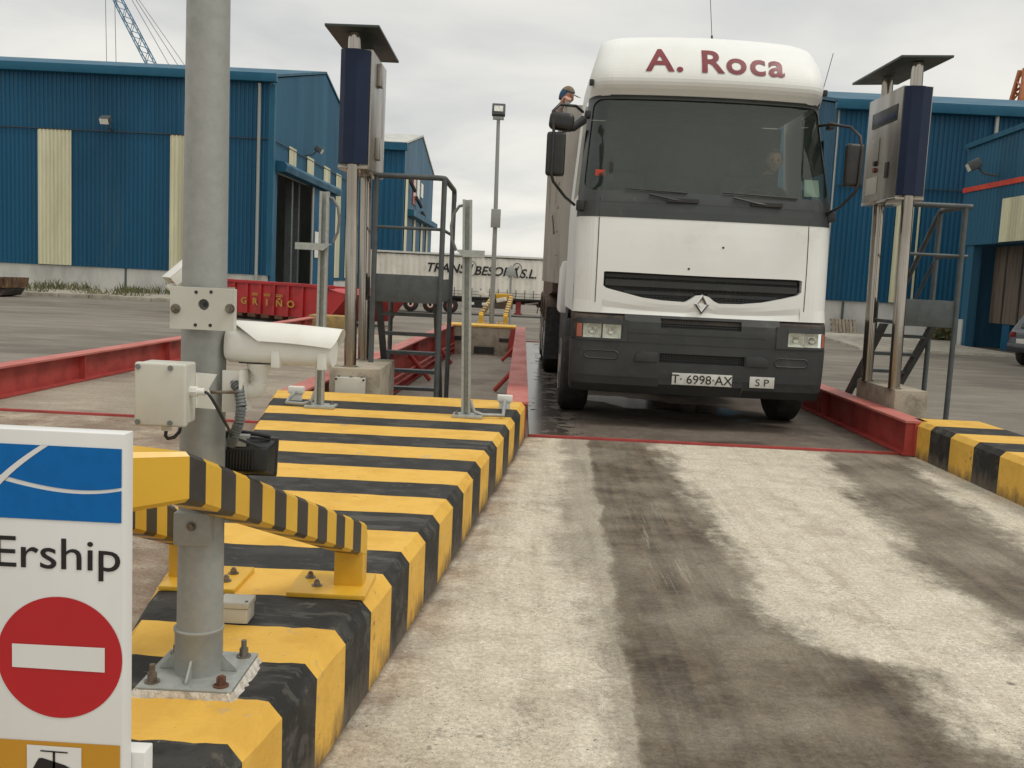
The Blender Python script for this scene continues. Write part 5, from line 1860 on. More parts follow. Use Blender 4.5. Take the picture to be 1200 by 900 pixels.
w.hexa([(WX - .12, WY0, wt(17.3) - .06), (WX - .02, WY0, wt(17.3) - .06), (WX - .02, WY1, 5.72), (WX - .12, WY1, 5.72), (WX - .12, WY0, wt(17.3) + .1), (WX - .02, WY0, wt(17.3) + .1), (WX - .02, WY1, 5.86), (WX - .12, WY1, 5.86)])
part('parapet_trim', w, M['blue_trim'], t)
w = MB()
w.box(WX - .075, WX - .06, WY0, WY1, 4.46, 4.60)
part('red_stripe', w, M['red_bright'], t)
cl_panel(t, (WX - .03, 26.8), (WX - .03, 19.8), (-1, 0), 2.95, 4.1)
w = MB()
w.box(WX - .02, WX + .12, WY1 - .45, WY1 - .02, 0, 2.92)
part('door_jamb', w, M['blue_trim'], t)
w = MB()
w.box(WX - .04, WX + .1, WY1 - .7, WY1 - .46, 0, .8)
part('white_jamb_base', w, M['white_wall'], t)
rnd = random.Random(21)
y = WY1 - .9
while y > 25.6:
    wd_ = rnd.uniform(.32, .5)
    m = MB()
    xo = WX + .55 + rnd.uniform(0, .12)
    m.box(xo, xo + .04, y - wd_, y, .75, 2.9)
    part('strip_curtain', m, M['dark_boards'], t)
    if rnd.random() < .55:
        m = MB()
        m.box(xo + .02, xo + .05, y - wd_ * .9, y - .02, .0, .74)
        part('curtain_foot', m, M['blue_clad' if rnd.random() < .5 else 'boards'], t)
    y -= wd_ + .02
w = MB()
w.box(WX + .1, 23.7, WY0 + .2, WY1 - .3, .012, .02)
part('inside_floor', w, M['dark_inside'], t)
wall_lamp(WX - .08, 27.2, 4.75, -1, .25, 'floodlight above the red stripe of the workshop at the right edge')
w = MB()
w.hexa([(8.5, 24.6, 0), (12.7, 24.6, 0), (12.7, 33.0, 0), (9.6, 33.0, 0), (8.52, 24.65, .06), (12.7, 24.65, .06), (12.7, 33.0, .06), (9.62, 33.0, .06)])
struct('pavement', w, M['kerb_stone'])
# pallets against the right shed
t0 = thing('pallet', 'grey wooden pallet leaning on the white base wall left of the right kiosk', 'pallet', (10.95, 33.2, 0))
for i in range(7):
    m = MB()
    m.hexa([(10.6 + i * .12, 33.5, .06), (10.69 + i * .12, 33.5, .06), (10.69 + i * .12, 33.53, .06), (10.6 + i * .12, 33.53, .06), (10.6 + i * .12, 33.72, .5), (10.69 + i * .12, 33.72, .5), (10.69 + i * .12, 33.75, .5), (10.6 + i * .12, 33.75, .5)])
    part('slat', m, M['boards'], t0)
for z in (.1, .27, .43):
    m = MB()
    m.box(10.58, 11.44, 33.54 + z * .5, 33.60 + z * .5, z, z + .07)
    part('bearer', m, M['boards'], t0)

# ------------------------------------------------------------------ cranes
t = thing('lattice_crane', 'blue lattice crane jib rising behind the left shed', 'crane', (-60, 150, 0))


def lattice(mb, A, B, wa, wb, n, r=.18):
    A, B = Vector(A), Vector(B)
    d = (B - A).normalized()
    u = d.cross(Vector((0, 1, 0))).normalized()
    v = d.cross(u).normalized()
    prev = None
    for i in range(n + 1):
        k = i / n
        P = A.lerp(B, k)
        w_ = wa + (wb - wa) * k
        c = [P + u * w_ * a + v * w_ * b for a, b in ((-.5, -.5), (.5, -.5), (.5, .5), (-.5, .5))]
        if prev:
            for j in range(4):
                mb.cyl(prev[j], c[j], r, 5)
                mb.cyl(prev[j] if i % 2 else prev[(j + 1) % 4], c[(j + 1) % 4] if i % 2 else c[j], r * .55, 4)
        prev = c


p = MB()
lattice(p, (-49, 150, 16), (-61.5, 150, 38.5), 1.25, 1.15, 22, .09)
lattice(p, (-61.5, 150, 38.5), (-66, 150, 47), 1.15, .5, 7, .09)
part('jib', p, M['crane_blue'], t)
p = MB()
for dx in (0, 1.5):
    p.cyl((-64 + dx * .9, 150, 48), (-63 + dx, 150, 4), .05, 5)
for q in ((-49, 26), (-46, 24), (-51.5, 27)):
    p.cyl((-64.5, 150, 47), (q[0], 152, q[1] - 2), .05, 5)
part('cables', p, M['cable'], t)
p = MB()
p.box(-52, -44, 146, 154, 2.5, 7)
part('cab_house', p, M['crane_blue'], t, bev=.2)
p = MB()
p.box(-54, -42, 144, 156, -1.25, 2.5)
part('crawler_base', p, M['chassis'], t, bev=.3)
t = thing('lattice_crane', 'orange crane mast tip showing above the shed roof at the right edge', 'crane', (73.6, 150, 0))
p = MB()
lattice(p, (74.5, 150, -1), (73.3, 150, 31), 3.4, 3.2, 14, .35)
lattice(p, (73.3, 150, 31), (72.9, 150, 35.5), 3.2, 1.4, 3, .35)
part('mast', p, M['crane_orange'], t)
p = MB()
p.hexa([(71.9, 149.5, 29), (75, 149.5, 29), (75, 150.5, 29), (71.9, 150.5, 29), (72.4, 149.5, 34), (74.6, 149.5, 34), (74.6, 150.5, 34), (72.4, 150.5, 34)])
part('mast_plate', p, M['crane_orange'], t)

# ------------------------------------------------------------------ curtain-sided trailer in the background
gT = -1.19
t = thing('curtain_trailer', 'long cream curtain-sided lorry trailer with black lettering parked across the background', 'trailer', (-3, 66, gT))
p = MB()
nx = 46
X0, X1 = -10.0, 4.0


def cur(u, v):
    x = X0 + (X1 - X0) * u
    z = -.02 + 2.62 * v
    return (x, 65 + .03 * math.sin(x * 5.2) * (1 - v * .5) + .012 * math.sin(x * 17), z)


p.grid(nx * 4, 4, cur)
p.box(X0, X1, 65.06, 67.5, -.02, 2.62)
part('curtain', p, M['tarp'], t, smooth=60)
p = MB()
p.box(X0 - .05, X1, 64.93, 67.55, 2.62, 2.74)
part('roof_rail', p, M['abs_white'], t)
p = MB()
p.box(X0 - .04, X1, 64.95, 64.99, 2.56, 2.62)
part('curtain_track', p, M['grille'], t)
p = MB()
p.box(X0 - .1, X0 - .02, 64.94, 67.56, -.1, 2.74)
part('rear_frame', p, M['abs_white'], t)
p = MB()
p.box(X0 - .05, X1, 64.97, 67.53, -.14, -.02)
part('side_rave', p, M['grille'], t)
p = MB()
p.box(X0, X1, 65.6, 66.9, -.42, -.14)
part('chassis_frame', p, M['brown_trim'], t)
bm_ = MB()
bm_.box(-.02, .02, -.02, .01, -.22, .55)
bme = bm_.mesh('buckle_strap', M['grille'])
for i in range(24):
    piece('buckle_strap', bme, t, Vector((X0 + .3 + i * .58, 64.93, 0)) - wloc(t))
p = MB()
for k in range(2):
    p.cyl((X0, 64.92, .12 + k * .2), (X1, 64.92, .12 + k * .2), .012, 5)
part('lashing_rail', p, M['grille'], t)
p = MB()
p.box(-3.0, -.6, 64.99, 65.05, -.75, -.2)
part('side_guard', p, M['brown_trim'], t)
p = MB()
p.box(-3.6, -2.6, 64.98, 65.5, -.75, -.2)
tb = part('toolbox', p, M['grille'], t)
p = MB()
p.box(-3.35, -3.15, 64.97, 64.985, -.55, -.38)
part('toolbox_label', p, M['paper'], tb)
p = MB()
p.box(-.4, -.05, 65.1, 65.4, -1.0, -.2)
p.box(-.5, .05, 65.05, 65.45, -1.08, -.98)
part('landing_leg', p, M['hubred'], t)


def far_wheel(parent, x, y, gz_, r=.5, w=.3, hub='hubred', name='wheel'):
    q = MB()
    q.lathe([(r * .55, 0), (r * .93, .01), (r, .05), (r, w - .05), (r * .93, w), (r * .5, w)], (x, y, gz_ + r), 'y', 24)
    o = part(name, q, M['rubber'], parent, smooth=50)
    q = MB()
    q.lathe([(r * .16, .0), (r * .16, .06), (r * .52, .03), (r * .52, .012)], (x, y - .03, gz_ + r), 'y', 18)
    part('hub', q, M[hub], o)
    q = MB()
    q.lathe([(r * .36, .0), (r * .36, .02), (r * .2, .02), (r * .2, .0)], (x, y - .035, gz_ + r), 'y', 18)
    part('hub_ring', q, M['tarp'], o)
    return o


for x in (-7.35, -6.05, -4.72):
    far_wheel(t, x, 65.05, gT)
txt = lambda s_, xc, size, z, nm, **k: part(nm, text_mb(s_, size, lambda u, v: (xc + u, 64.945, z + v), **k), M['ink'], t)
txt('TRANS', -5.15, .82, 1.50, 'lettering', bold=.016, shear=.25, w=1.0)
txt('BESORA', -1.80, .82, 1.42, 'lettering', bold=.016, shear=.25, w=.98)
txt('S.L.', .33, .82, 1.36, 'lettering', bold=.016, shear=.25, w=.98)
for xc in (-3.42, -.42):
    p = MB()
    n = 32
    o_, i_ = [], []
    for k in range(n):
        a = 2 * math.pi * k / n
        o_.append((xc + .34 * math.cos(a), 64.94, 1.82 + .50 * math.sin(a)))
        i_.append((xc + .30 * math.cos(a), 64.94, 1.82 + .46 * math.sin(a)))
    p.add(o_ + i_, [(k, (k + 1) % n, n + (k + 1) % n, n + k) for k in range(n)])
    p.add([(xc - .16, 64.94, 1.5), (xc - .1, 64.94, 1.5), (xc + .14, 64.94, 2.1), (xc + .05, 64.94, 2.1)], [(0, 1, 2, 3)])
    part('round_emblem', p, M['ink'], t)
# its tractor, mostly hidden behind the white truck
t = thing('lorry_tractor', 'dark lorry tractor at the head of the cream trailer, mostly hidden by the white truck', 'lorry', (4.2, 66, gT))
p = MB()
p.box(1.0, 7.0, 65.7, 66.8, -.55, -.3)
part('frame', p, M['chassis'], t)
p = MB()
p.box(4.6, 7.2, 65.0, 67.5, -.6, 2.6)
part('cab', p, M['abs_white'], t, bev=.12)
far_wheel(t, 1.75, 65.05, gT, hub='grille')
far_wheel(t, 6.1, 65.05, gT, hub='grille')
p = MB()
p.prism([(1.1, -.38), (1.0, -.95), (1.05, -.95), (1.16, -.40), (2.4, -.30), (2.4, -.36)], 'y', 65.05, 65.5)
part('mudguard', p, M['grille'], t)
p = MB()
p.prism([(.2, -.42), (1.1, -.30), (1.1, -.20), (.2, -.34)], 'y', 65.3, 65.6)
part('ramp_plate', p, M['tarp'], t)

# ------------------------------------------------------------------ red hook-lift container
t = thing('roll_off_container', 'low red open container with yellow lettering left of the ladder platform', 'container', (-7, 25, 0))
A, B = Vector((-9.6, 26.9, 0)), Vector((-4.72, 23.35, 0))
dv = (B - A).normalized()
nv_ = Vector((dv.y, -dv.x, 0))            # towards the camera


def cp(s, n_, z): 
    v = A + dv * s + nv_ * n_
    return (v.x, v.y, z)


Lc = (B - A).length
p = MB()
zt0, zt1, zb0, zb1 = .97, .97, .20, .16
p.hexa([cp(0, 0, .2), cp(Lc, 0, .17), cp(Lc, -.05, .17), cp(0, -.05, .2), cp(0, 0, .93), cp(Lc, 0, .92), cp(Lc, -.05, .92), cp(0, -.05, .93)])
p.hexa([cp(0, -2.2, .2), cp(Lc, -2.2, .17), cp(Lc, -2.25, .17), cp(0, -2.25, .2), cp(0, -2.2, .93), cp(Lc, -2.2, .92), cp(Lc, -2.25, .92), cp(0, -2.25, .93)])
p.hexa([cp(0, 0, .17), cp(Lc, 0, .15), cp(Lc, -2.25, .15), cp(0, -2.25, .17), cp(0, 0, .2), cp(Lc, 0, .17), cp(Lc, -2.25, .17), cp(0, -2.25, .2)])
part('side_walls', p, M['skip_red'], t)
p = MB()
p.hexa([cp(Lc, 0, .12), cp(Lc + .10, 0, .12), cp(Lc + .10, -2.25, .12), cp(Lc, -2.25, .12), cp(Lc + .0, 0, .92), cp(Lc + .75, -.1, .80), cp(Lc + .75, -2.15, .80), cp(Lc, -2.25, .92)])
part('sloping_end', p, M['skip_red'], t)
p = MB()
p.hexa([cp(-.02, .05, .92), cp(Lc + .3, .05, .91), cp(Lc + .3, -.1, .91), cp(-.02, -.1, .92), cp(-.02, .05, 1.0), cp(Lc + .3, .05, .99), cp(Lc + .3, -.1, .99), cp(-.02, -.1, 1.0)])
part('top_rim', p, M['skip_red'], t, bev=.01)
rb = MB()
rb.add([(0, 0, .18), (.09, 0, .18), (.07, 0, .92), (.02, 0, .92)], [])
k = 0
s = .1
while s < Lc:
    q = MB()
    q.hexa([cp(s, .0, .19), cp(s + .09, .0, .19), cp(s + .09, -.01, .19), cp(s, -.01, .19), cp(s, .07, .3), cp(s + .09, .07, .3), cp(s + .09, -.01, .92), cp(s, -.01, .92)])
    q = MB()
    q.hexa([cp(s, .06, .19), cp(s + .08, .06, .19), cp(s + .08, -.01, .19), cp(s, -.01, .19), cp(s, .04, .92), cp(s + .08, .04, .92), cp(s + .08, -.01, .92), cp(s, -.01, .92)])
    part('side_rib', q, M['skip_red'], t)
    if k % 1 == 0:
        q = MB()
        q.hexa([cp(s + .05, .02, .08), cp(s + .35, .02, .08), cp(s + .35, -.2, .08), cp(s + .05, -.2, .08), cp(s + .05, .02, .17), cp(s + .35, .02, .17), cp(s + .35, -.2, .17), cp(s + .05, -.2, .17)])
        part('floor_bearer', q, M['rust'], t)
    s += .52
    k += 1
p = MB()
p.hexa([cp(0, -.25, .0), cp(Lc + .1, -.25, .0), cp(Lc + .1, -.4, .0), cp(0, -.4, .0), cp(0, -.25, .16), cp(Lc + .1, -.25, .15), cp(Lc + .1, -.4, .15), cp(0, -.4, .16)])
part('skid_rail', p, M['chassis'], t)
p = MB()
p.tube([cp(Lc + .5, -1.1, .72), cp(Lc + 1.0, -1.1, .86), cp(Lc + 1.35, -1.1, .95)], .07, 8)
part('hook_bar', p, M['skip_red'], t)
s0 = 0
for ch, s in (('G', 3.19), ('R', 3.62), ('I', 4.08), ('\u00d1', 4.54), ('O', 4.97)):
    tmb = text_mb(ch, .23, lambda u, v: cp(s + u, .075, .40 + v), bold=.006, w=1.45)
    part('lettering', tmb, M['skip_yellow'], t)
for s in (3.62, 4.08, 4.54):
    q = MB()
    q.add([cp(s - .12, .075, .63), cp(s + .12, .075, .63), cp(s + .12, .075, .65), cp(s - .12, .075, .65)], [(0, 1, 2, 3)])
    q.add([cp(s - .12, .075, .67), cp(s + .12, .075, .67), cp(s + .12, .075, .69), cp(s - .12, .075, .69)], [(0, 1, 2, 3)])
    part('stencil_mark', q, M['skip_yellow'], t)

# yellow ramp block at the far end of the left beam
q = MB()
q.box(-4.75, -3.95, 21.9, 22.5, 0, .34)
solo('yellow_block', q, M['ochre'], 'small dull yellow concrete block at the far end of the leftmost red beam', 'block', (-4.4, 22.2, 0), bev=.02)

# ------------------------------------------------------------------ distant lamp post and small post
t = thing('lamp_post', 'slim distant lamp post with a rectangular floodlight, beyond the pit wall', 'lamp post', (-.68, 22.8, .3))
p = MB()
p.tube([(-.68, 22.8, 0), (-.70, 22.8, 2.6), (-.735, 22.8, 4.95)], .062, 14, r2=.04)
part('shaft', p, M['galv'], t, smooth=40)
p = MB()
p.obox((-.735, 22.74, 5.13), .30, .16, .26, 0, 0, R(-15))
h = part('lamp_head', p, M['grey_paint'], t, bev=.02)
p = MB()
p.obox((-.735, 22.655, 5.15), .2, .02, .13, 0, 0, R(-15))
part('lamp_glass', p, M['lens'], h)
p = MB()
p.box(-.86, -.61, 22.74, 22.86, 4.93, 4.98)
part('head_bracket', p, M['galv_light'], t)
p = MB()
p.box(-.80, -.58, 22.70, 22.74, 2.50, 2.92)
part('signal_panel', p, M['galv'], t, bev=.01)
p = MB()
p.obox((-.90, 22.75, .98), .22, .12, .1, R(15), R(14))
p.obox((-.47, 22.75, .86), .22, .12, .09, R(-15), R(-14))
p.obox((-.86, 22.75, .74), .12, .12, .06, 0, 0)
part('small_cameras', p, M['abs_white'], t, bev=.01)
t = thing('sensor_post', 'thin grey post with a small sign head right of the distant lamp post', 'post', (-.32, 27, 0))
p = MB()
p.tube([(-.30, 27, 0), (-.34, 27, 1.5)], .03, 8)
part('shaft', p, M['galv'], t)
p = MB()
p.prism([(-.50, 1.42), (-.18, 1.42), (-.24, 1.62), (-.33, 1.72), (-.44, 1.62)], 'y', 26.96, 27.0)
part('sign_head', p, M['galv_light'], t, bev=.008)

# ================================================================== THE TRUCK
TC = 1.73                       # centre line
TY = 9.35                        # bumper face
K_Y = [(.34, .10), (.40, .03), (.46, .0), (.84, .0), (1.06, .02), (1.12, .075), (1.2, .06), (1.6, .065), (2.02, .10), (2.22, .14), (3.19, .46), (3.23, .43), (3.30, .36), (3.37, .34), (3.50, .38), (3.66, .48), (3.76, .58), (3.83, .72), (3.87, .95), (3.89, 2.0)]
K_W = [(.34, 1.22), (1.06, 1.235), (1.2, 1.23), (2.1, 1.23), (2.3, 1.22), (3.19, 1.155), (3.36, 1.15), (3.50, 1.135), (3.74, 1.075), (3.82, 1.045), (3.87, 1.0), (3.89, .95)]
K_R = [(.34, .16), (1.06, .16), (1.2, .20), (2.2, .22), (3.19, .24), (3.4, .20), (3.8, .20), (3.89, .24)]
K_B = [(.34, .07), (1.2, .07), (2.2, .09), (3.19, .13), (3.4, .14), (3.89, .20)]
K_C = [(.34, 0), (2.2, .0), (3.1, .0), (3.89, .01)]


def surf(xn, z, out=0.0):
    """point of the cab skin; xn in -1..1 across the front"""
    w, r, bow = smooth_interp(K_W, z), smooth_interp(K_R, z), smooth_interp(K_B, z)
    x = xn * w
    y = TY + smooth_interp(K_Y, z) + bow * xn * xn
    k = abs(x) - (w - r)
    if k > 0:
        k = min(k, r)
        y += r - math.sqrt(max(r * r - k * k, 0))
    return Vector((TC + smooth_interp(K_C, z) + x, y, z))


def surf_x(x, z, out=0.0):
    w = smooth_interp(K_W, z)
    p = surf(max(-1, min(1, (x - TC - smooth_interp(K_C, z)) / w)), z)
    return Vector((x, p.y - out, z))


XN = [-1, -.995, -.985, -.97, -.95, -.925, -.90, -.87, -.83]
XN = XN + [-.78 + 1.56 * i / 26 for i in range(27)] + [-v for v in XN[::-1]]


def skin(mb, z0, z1, nz, xn0=-1, xn1=1, out=0.0, hole=None, depth=.05):
    """patch of the cab skin between two heights; hole(x) gives the (za, zb) left open"""
    xs = [v for v in XN if xn0 - 1e-6 <= v <= xn1 + 1e-6]
    if hole:
        xs = sorted(set(xs + [v for v in [-.76 + 1.52 * i / 76 for i in range(77)] if xn0 <= v <= xn1]))
    for a, b in zip(xs, xs[1:]):
        if hole:
            wm = smooth_interp(K_W, (z0 + z1) / 2)
            ha, hb = hole(a * wm + TC), hole(b * wm + TC)
        else:
            ha = hb = None
        if ha and hb:
            spans = [((z0, z0), (ha[0], hb[0])), ((ha[1], hb[1]), (z1, z1))]
        else:
            spans = [((z0, z0), (z1, z1))]
        for lo, hi in spans:
            m = nz if not (ha and hb) else max(2, nz // 2)
            for k in range(m):
                q = []
                for xx, i, kk in ((a, 0, k), (b, 1, k), (b, 1, k + 1), (a, 0, k + 1)):
                    z = lo[i] + (hi[i] - lo[i]) * kk / m
                    v = surf(xx, z)
                    v.y -= out
                    q.append(v)
                mb.add(q, [(0, 1, 2, 3)])
        if ha and hb:
            for i_ in (0, 1):
                v0, v1 = surf(a, ha[i_]), surf(b, hb[i_])
                mb.add([v0, v1, v1 + Vector((0, depth, 0)), v0 + Vector((0, depth, 0))], [(0, 1, 2, 3)])
        elif hole and bool(ha) != bool(hb):
            h, xx = (ha, a) if ha else (hb, b)
            v0, v1 = surf(xx, h[0]), surf(xx, h[1])
            mb.add([v0, v1, v1 + Vector((0, depth, 0)), v0 + Vector((0, depth, 0))], [(0, 1, 2, 3)])
    return mb


CABY = 11.45


def side(mb, z0, z1, nz, s, y1=CABY, y0=None):
    for k in range(nz):
        za, zb = z0 + (z1 - z0) * k / nz, z0 + (z1 - z0) * (k + 1) / nz
        a, b = surf(s, za), surf(s, zb)
        ya = max(a.y, y0) if y0 else a.y
        yb_ = max(b.y, y0) if y0 else b.y
        if ya >= y1: continue
        mb.add([(a.x, ya, za), (a.x, y1, za), (b.x, y1, zb), (b.x, yb_, zb)], [(0, 1, 2, 3)])
    return mb


tr = thing('truck', 'white lorry with charcoal bumper and maroon roof lettering on the right-hand weighbridge', 'truck', (TC, 10.6, .008))

# lower white front panel with the smiling grille opening
GK = [(.748, 1.42, 1.45), (.755, 1.39, 1.478), (.772, 1.358, 1.494), (.80, 1.338, 1.497), (.95, 1.305, 1.497), (1.15, 1.262, 1.495), (1.35, 1.243, 1.493), (1.56, 1.238, 1.492), (1.60, 1.262, 1.492), (1.655, 1.305, 1.492),
      (1.715, 1.312, 1.492), (1.775, 1.30, 1.492), (1.83, 1.258, 1.492), (1.88, 1.238, 1.492), (2.1, 1.243, 1.495), (2.3, 1.268, 1.497), (2.5, 1.315, 1.499), (2.63, 1.35, 1.499), (2.66, 1.375, 1.494), (2.678, 1.405, 1.478), (2.684, 1.43, 1.46)]


def grille_hole(x):
    if x < GK[0][0] - 1e-4 or x > GK[-1][0] + 1e-4: return None
    return interp([(k[0], k[1]) for k in GK], x), interp([(k[0], k[2]) for k in GK], x)


p = MB()
skin(p, 1.10, 2.015, 8, hole=grille_hole, depth=.10)
side(p, 1.10, 2.015, 2, -1)
side(p, 1.10, 2.015, 2, 1)
cab = part('lower_cab_panel', p, M['cab_white'], tr, smooth=40)
for x in (.70, 2.70):
    q = MB()
    for k in range(8):
        za, zb = 1.11 + .9 * k / 8, 1.11 + .9 * (k + 1) / 8
        q.add([surf_x(x - .004, za, .002), surf_x(x + .004, za, .002), surf_x(x + .004, zb, .002), surf_x(x - .004, zb, .002)], [(0, 1, 2, 3)])
    part('panel_gap', q, M['grille'], tr)
for x, z in ((1.57, 1.555), (1.885, 1.77)):
    q = MB()
    q.cyl(surf_x(x, z, .004), surf_x(x, z, -.01), .011, 10)
    part('panel_plug', q, M['grille'], tr)
q = MB()
q.add([surf_x(.74 + i * .04, 1.22, -.105) for i in range(49)] + [surf_x(.74 + i * .04, 1.51, -.105) for i in range(49)], [(i, i + 1, 50 + i, 49 + i) for i in range(48)])
gr = part('grille', q, M['grille'], tr)
for z, h, o in ((1.395, .030, -.03), (1.462, .016, -.06), (1.31, .016, -.06)):
    q = MB()
    n = 30
    for i in range(n):
        a, b = .79 + 1.84 * i / n, .79 + 1.84 * (i + 1) / n
        for (xa, xb) in ((a, b),):
            ga, gb_ = grille_hole(xa), grille_hole(xb)
            if not ga or not gb_ or z - h < ga[0] - .01 or z - h < gb_[0] - .01: continue
            P0, P1 = surf_x(xa, z, o), surf_x(xb, z, o)
            q.hexa([P0 + Vector((0, 0, -h)), P1 + Vector((0, 0, -h)), P1 + Vector((0, .04, -h)), P0 + Vector((0, .04, -h)), P0 + Vector((0, 0, h)), P1 + Vector((0, 0, h)), P1 + Vector((0, .04, h)), P0 + Vector((0, .04, h))])
    part('grille_blade', q, M['bumper'], gr)


def mesh_bars(name, parent, x0, x1, z0, z1, nx, nz, o, mat='bumper', t=.004, mask=None):
    q = MB()
    for i in range(nx + 1):
        x = x0 + (x1 - x0) * i / nx
        if mask:
            m = mask(x)
            if not m: continue
            za, zb = max(z0, m[0]), min(z1, m[1])
        else:
            za, zb = z0, z1
        if zb - za < .01: continue
        P = surf_x(x, (z0 + z1) / 2, o)
        q.box(P.x - t * .6, P.x + t * .6, P.y, P.y + .01, za, zb)
    for j in range(nz + 1):
        z = z0 + (z1 - z0) * j / nz
        for i in range(16):
            a, b = x0 + (x1 - x0) * i / 16, x0 + (x1 - x0) * (i + 1) / 16
            if mask and (not mask(a) or not mask(b) or z < mask(a)[0] or z < mask(b)[0]): continue
            P0, P1 = surf_x(a, z, o), surf_x(b, z, o)
            q.hexa([P0 + Vector((0, .002, -t)), P1 + Vector((0, .002, -t)), P1 + Vector((0, .012, -t)), P0 + Vector((0, .012, -t)), P0 + Vector((0, .002, t)), P1 + Vector((0, .002, t)), P1 + Vector((0, .012, t)), P0 + Vector((0, .012, t))])
    return part(name, q, M[mat], parent, kind='stuff')


mesh_bars('grille_mesh', gr, 1.25, 2.17, 1.415, 1.475, 22, 3, -.075, mask=grille_hole)
mesh_bars('grille_mesh', gr, 1.25, 2.17, 1.255, 1.36, 22, 4, -.075, mask=grille_hole)
# diamond badge on its small boss
c = Vector((1.712, surf_x(1.712, 1.23).y - .012, 1.225))
q = MB()


def dia(w, h, y): return [(c.x, y, c.z + h), (c.x + w, y, c.z), (c.x, y, c.z - h), (c.x - w, y, c.z)]


v = dia(.072, .098, c.y) + dia(.030, .045, c.y) + dia(.051, .072, c.y - .014) + dia(.072, .098, c.y + .03) + dia(.030, .045, c.y + .012)
fs = []
for i in range(4):
    j = (i + 1) % 4
    fs += [(i, j, 8 + j, 8 + i), (8 + i, 8 + j, 4 + j, 4 + i), (i, j, 12 + j, 12 + i), (4 + i, 4 + j, 16 + j, 16 + i)]
fs += [(16, 17, 18, 19)]
q.add(v, fs)
part('diamond_badge', q, M['chrome'], tr)

# charcoal belt, pillars and screen surround
p = MB()
skin(p, 2.0151, 2.24, 3, out=.004)
side(p, 2.0151, 2.24, 1, -1, 9.85)
side(p, 2.0151, 2.24, 1, 1, 9.85)
part('belt_panel', p, M['cab_black'], tr, smooth=40)
q = MB()
q.add([surf_x(.70 - .004, 2.02, .006), surf_x(.70 + .004, 2.02, .006), surf_x(.704, 2.20, .006), surf_x(.696, 2.20, .006)], [(0, 1, 2, 3)])
q2 = MB()
q2.add([surf_x(2.70 - .004, 2.02, .006), surf_x(2.70 + .004, 2.02, .006), surf_x(2.704, 2.20, .006), surf_x(2.696, 2.20, .006)], [(0, 1, 2, 3)])
part('panel_gap', q, M['grille'], tr)
part('panel_gap', q2, M['grille'], tr)


def rrect(w, z0, z1, wt, r, n=10):
    """rounded trapezium in (x, z): half width w at the bottom, wt at the top"""
    pts = []
    cs = [(w - r, z0 + r, -90), (wt - r, z1 - r, 0), (-wt + r, z1 - r, 90), (-w + r, z0 + r, 180)]
    for cx_, cz_, a0 in cs:
        for i in range(n + 1):
            a = R(a0 + 90 * i / n)
            pts.append((cx_ + r * math.cos(a), cz_ + r * math.sin(a)))
    out = []
    for (x0, z0_), (x1, z1_) in zip(pts, pts[1:] + pts[:1]):
        m = max(1, int(math.hypot(x1 - x0, z1_ - z0_) / .12))
        for i in range(m):
            out.append((x0 + (x1 - x0) * i / m, z0_ + (z1_ - z0_) * i / m))
    return out


inner = rrect(1.18, 2.27, 3.185, 1.118, .085)
zc = 2.73


def outer_pt(x, z):
    # push a rim point out to the cab outline rectangle in (xn, z)
    zo0, zo1 = 2.16, 3.22
    w_in = 1.18 + (1.118 - 1.18) * (z - 2.275) / .91
    ex = x / w_in
    ez = (z - zc) / (.455)
    k = 1 / max(abs(ex), abs(ez))
    X, Z = ex * k, ez * k
    zz = zc + Z * ((zo1 - zc) if Z > 0 else (zc - zo0))
    return (max(-1, min(1, X)), zz)


p = MB()
n = len(inner)
rows = []
for s_ in (0, .25, .5, .75, 1):
    row = []
    for x, z in inner:
        cx = smooth_interp(K_C, z)
        w = smooth_interp(K_W, z)
        a = Vector((x / w, z))
        b = Vector(outer_pt(x, z))
        m = a.lerp(b, s_)
        v = surf(max(-1, min(1, m.x)), m.y)
        v.y -= .006
        row.append(v)
    rows.append(row)
vs = [v for r_ in rows for v in r_]
fs = []
for r_ in range(4):
    for i in range(n): fs.append((r_ * n + i, r_ * n + (i + 1) % n, (r_ + 1) * n + (i + 1) % n, (r_ + 1) * n + i))
back = [v + Vector((0, .03, 0)) for v in rows[0]]
vs += back
for i in range(n): fs.append((i, (i + 1) % n, 5 * n + (i + 1) % n, 5 * n + i))
p.add(vs, fs)
part('screen_surround', p, M['cab_black'], tr, smooth=40)
p = MB()
cen = Vector((0, zc))
G = 10
vs, fs = [], []
for g_ in range(G + 1):
    k = 1 - g_ / G * .999
    for x, z in inner:
        X, Z = x * k, zc + (z - zc) * k
        v = surf(X / smooth_interp(K_W, Z), Z)
        v.y += .012
        vs.append(v)
for g_ in range(G):
    for i in range(n): fs.append((g_ * n + i, g_ * n + (i + 1) % n, (g_ + 1) * n + (i + 1) % n, (g_ + 1) * n + i))
fs.append(tuple(G * n + i for i in range(n)))
p.add(vs, fs)
part('windscreen', p, M['windscreen'], tr, smooth=60)
# white roof fairing
p = MB()
skin(p, 3.215, 3.89, 22)
side(p, 3.215, 3.89, 8, -1)
side(p, 3.215, 3.89, 8, 1)
top = [surf(xn, 3.89) for xn in XN]
p.add(top + [Vector((v.x, CABY, 3.89)) for v in top], [(i, i + 1, len(top) + i + 1, len(top) + i) for i in range(len(top) - 1)])
part('roof_fairing', p, M['cab_white'], tr, smooth=50)
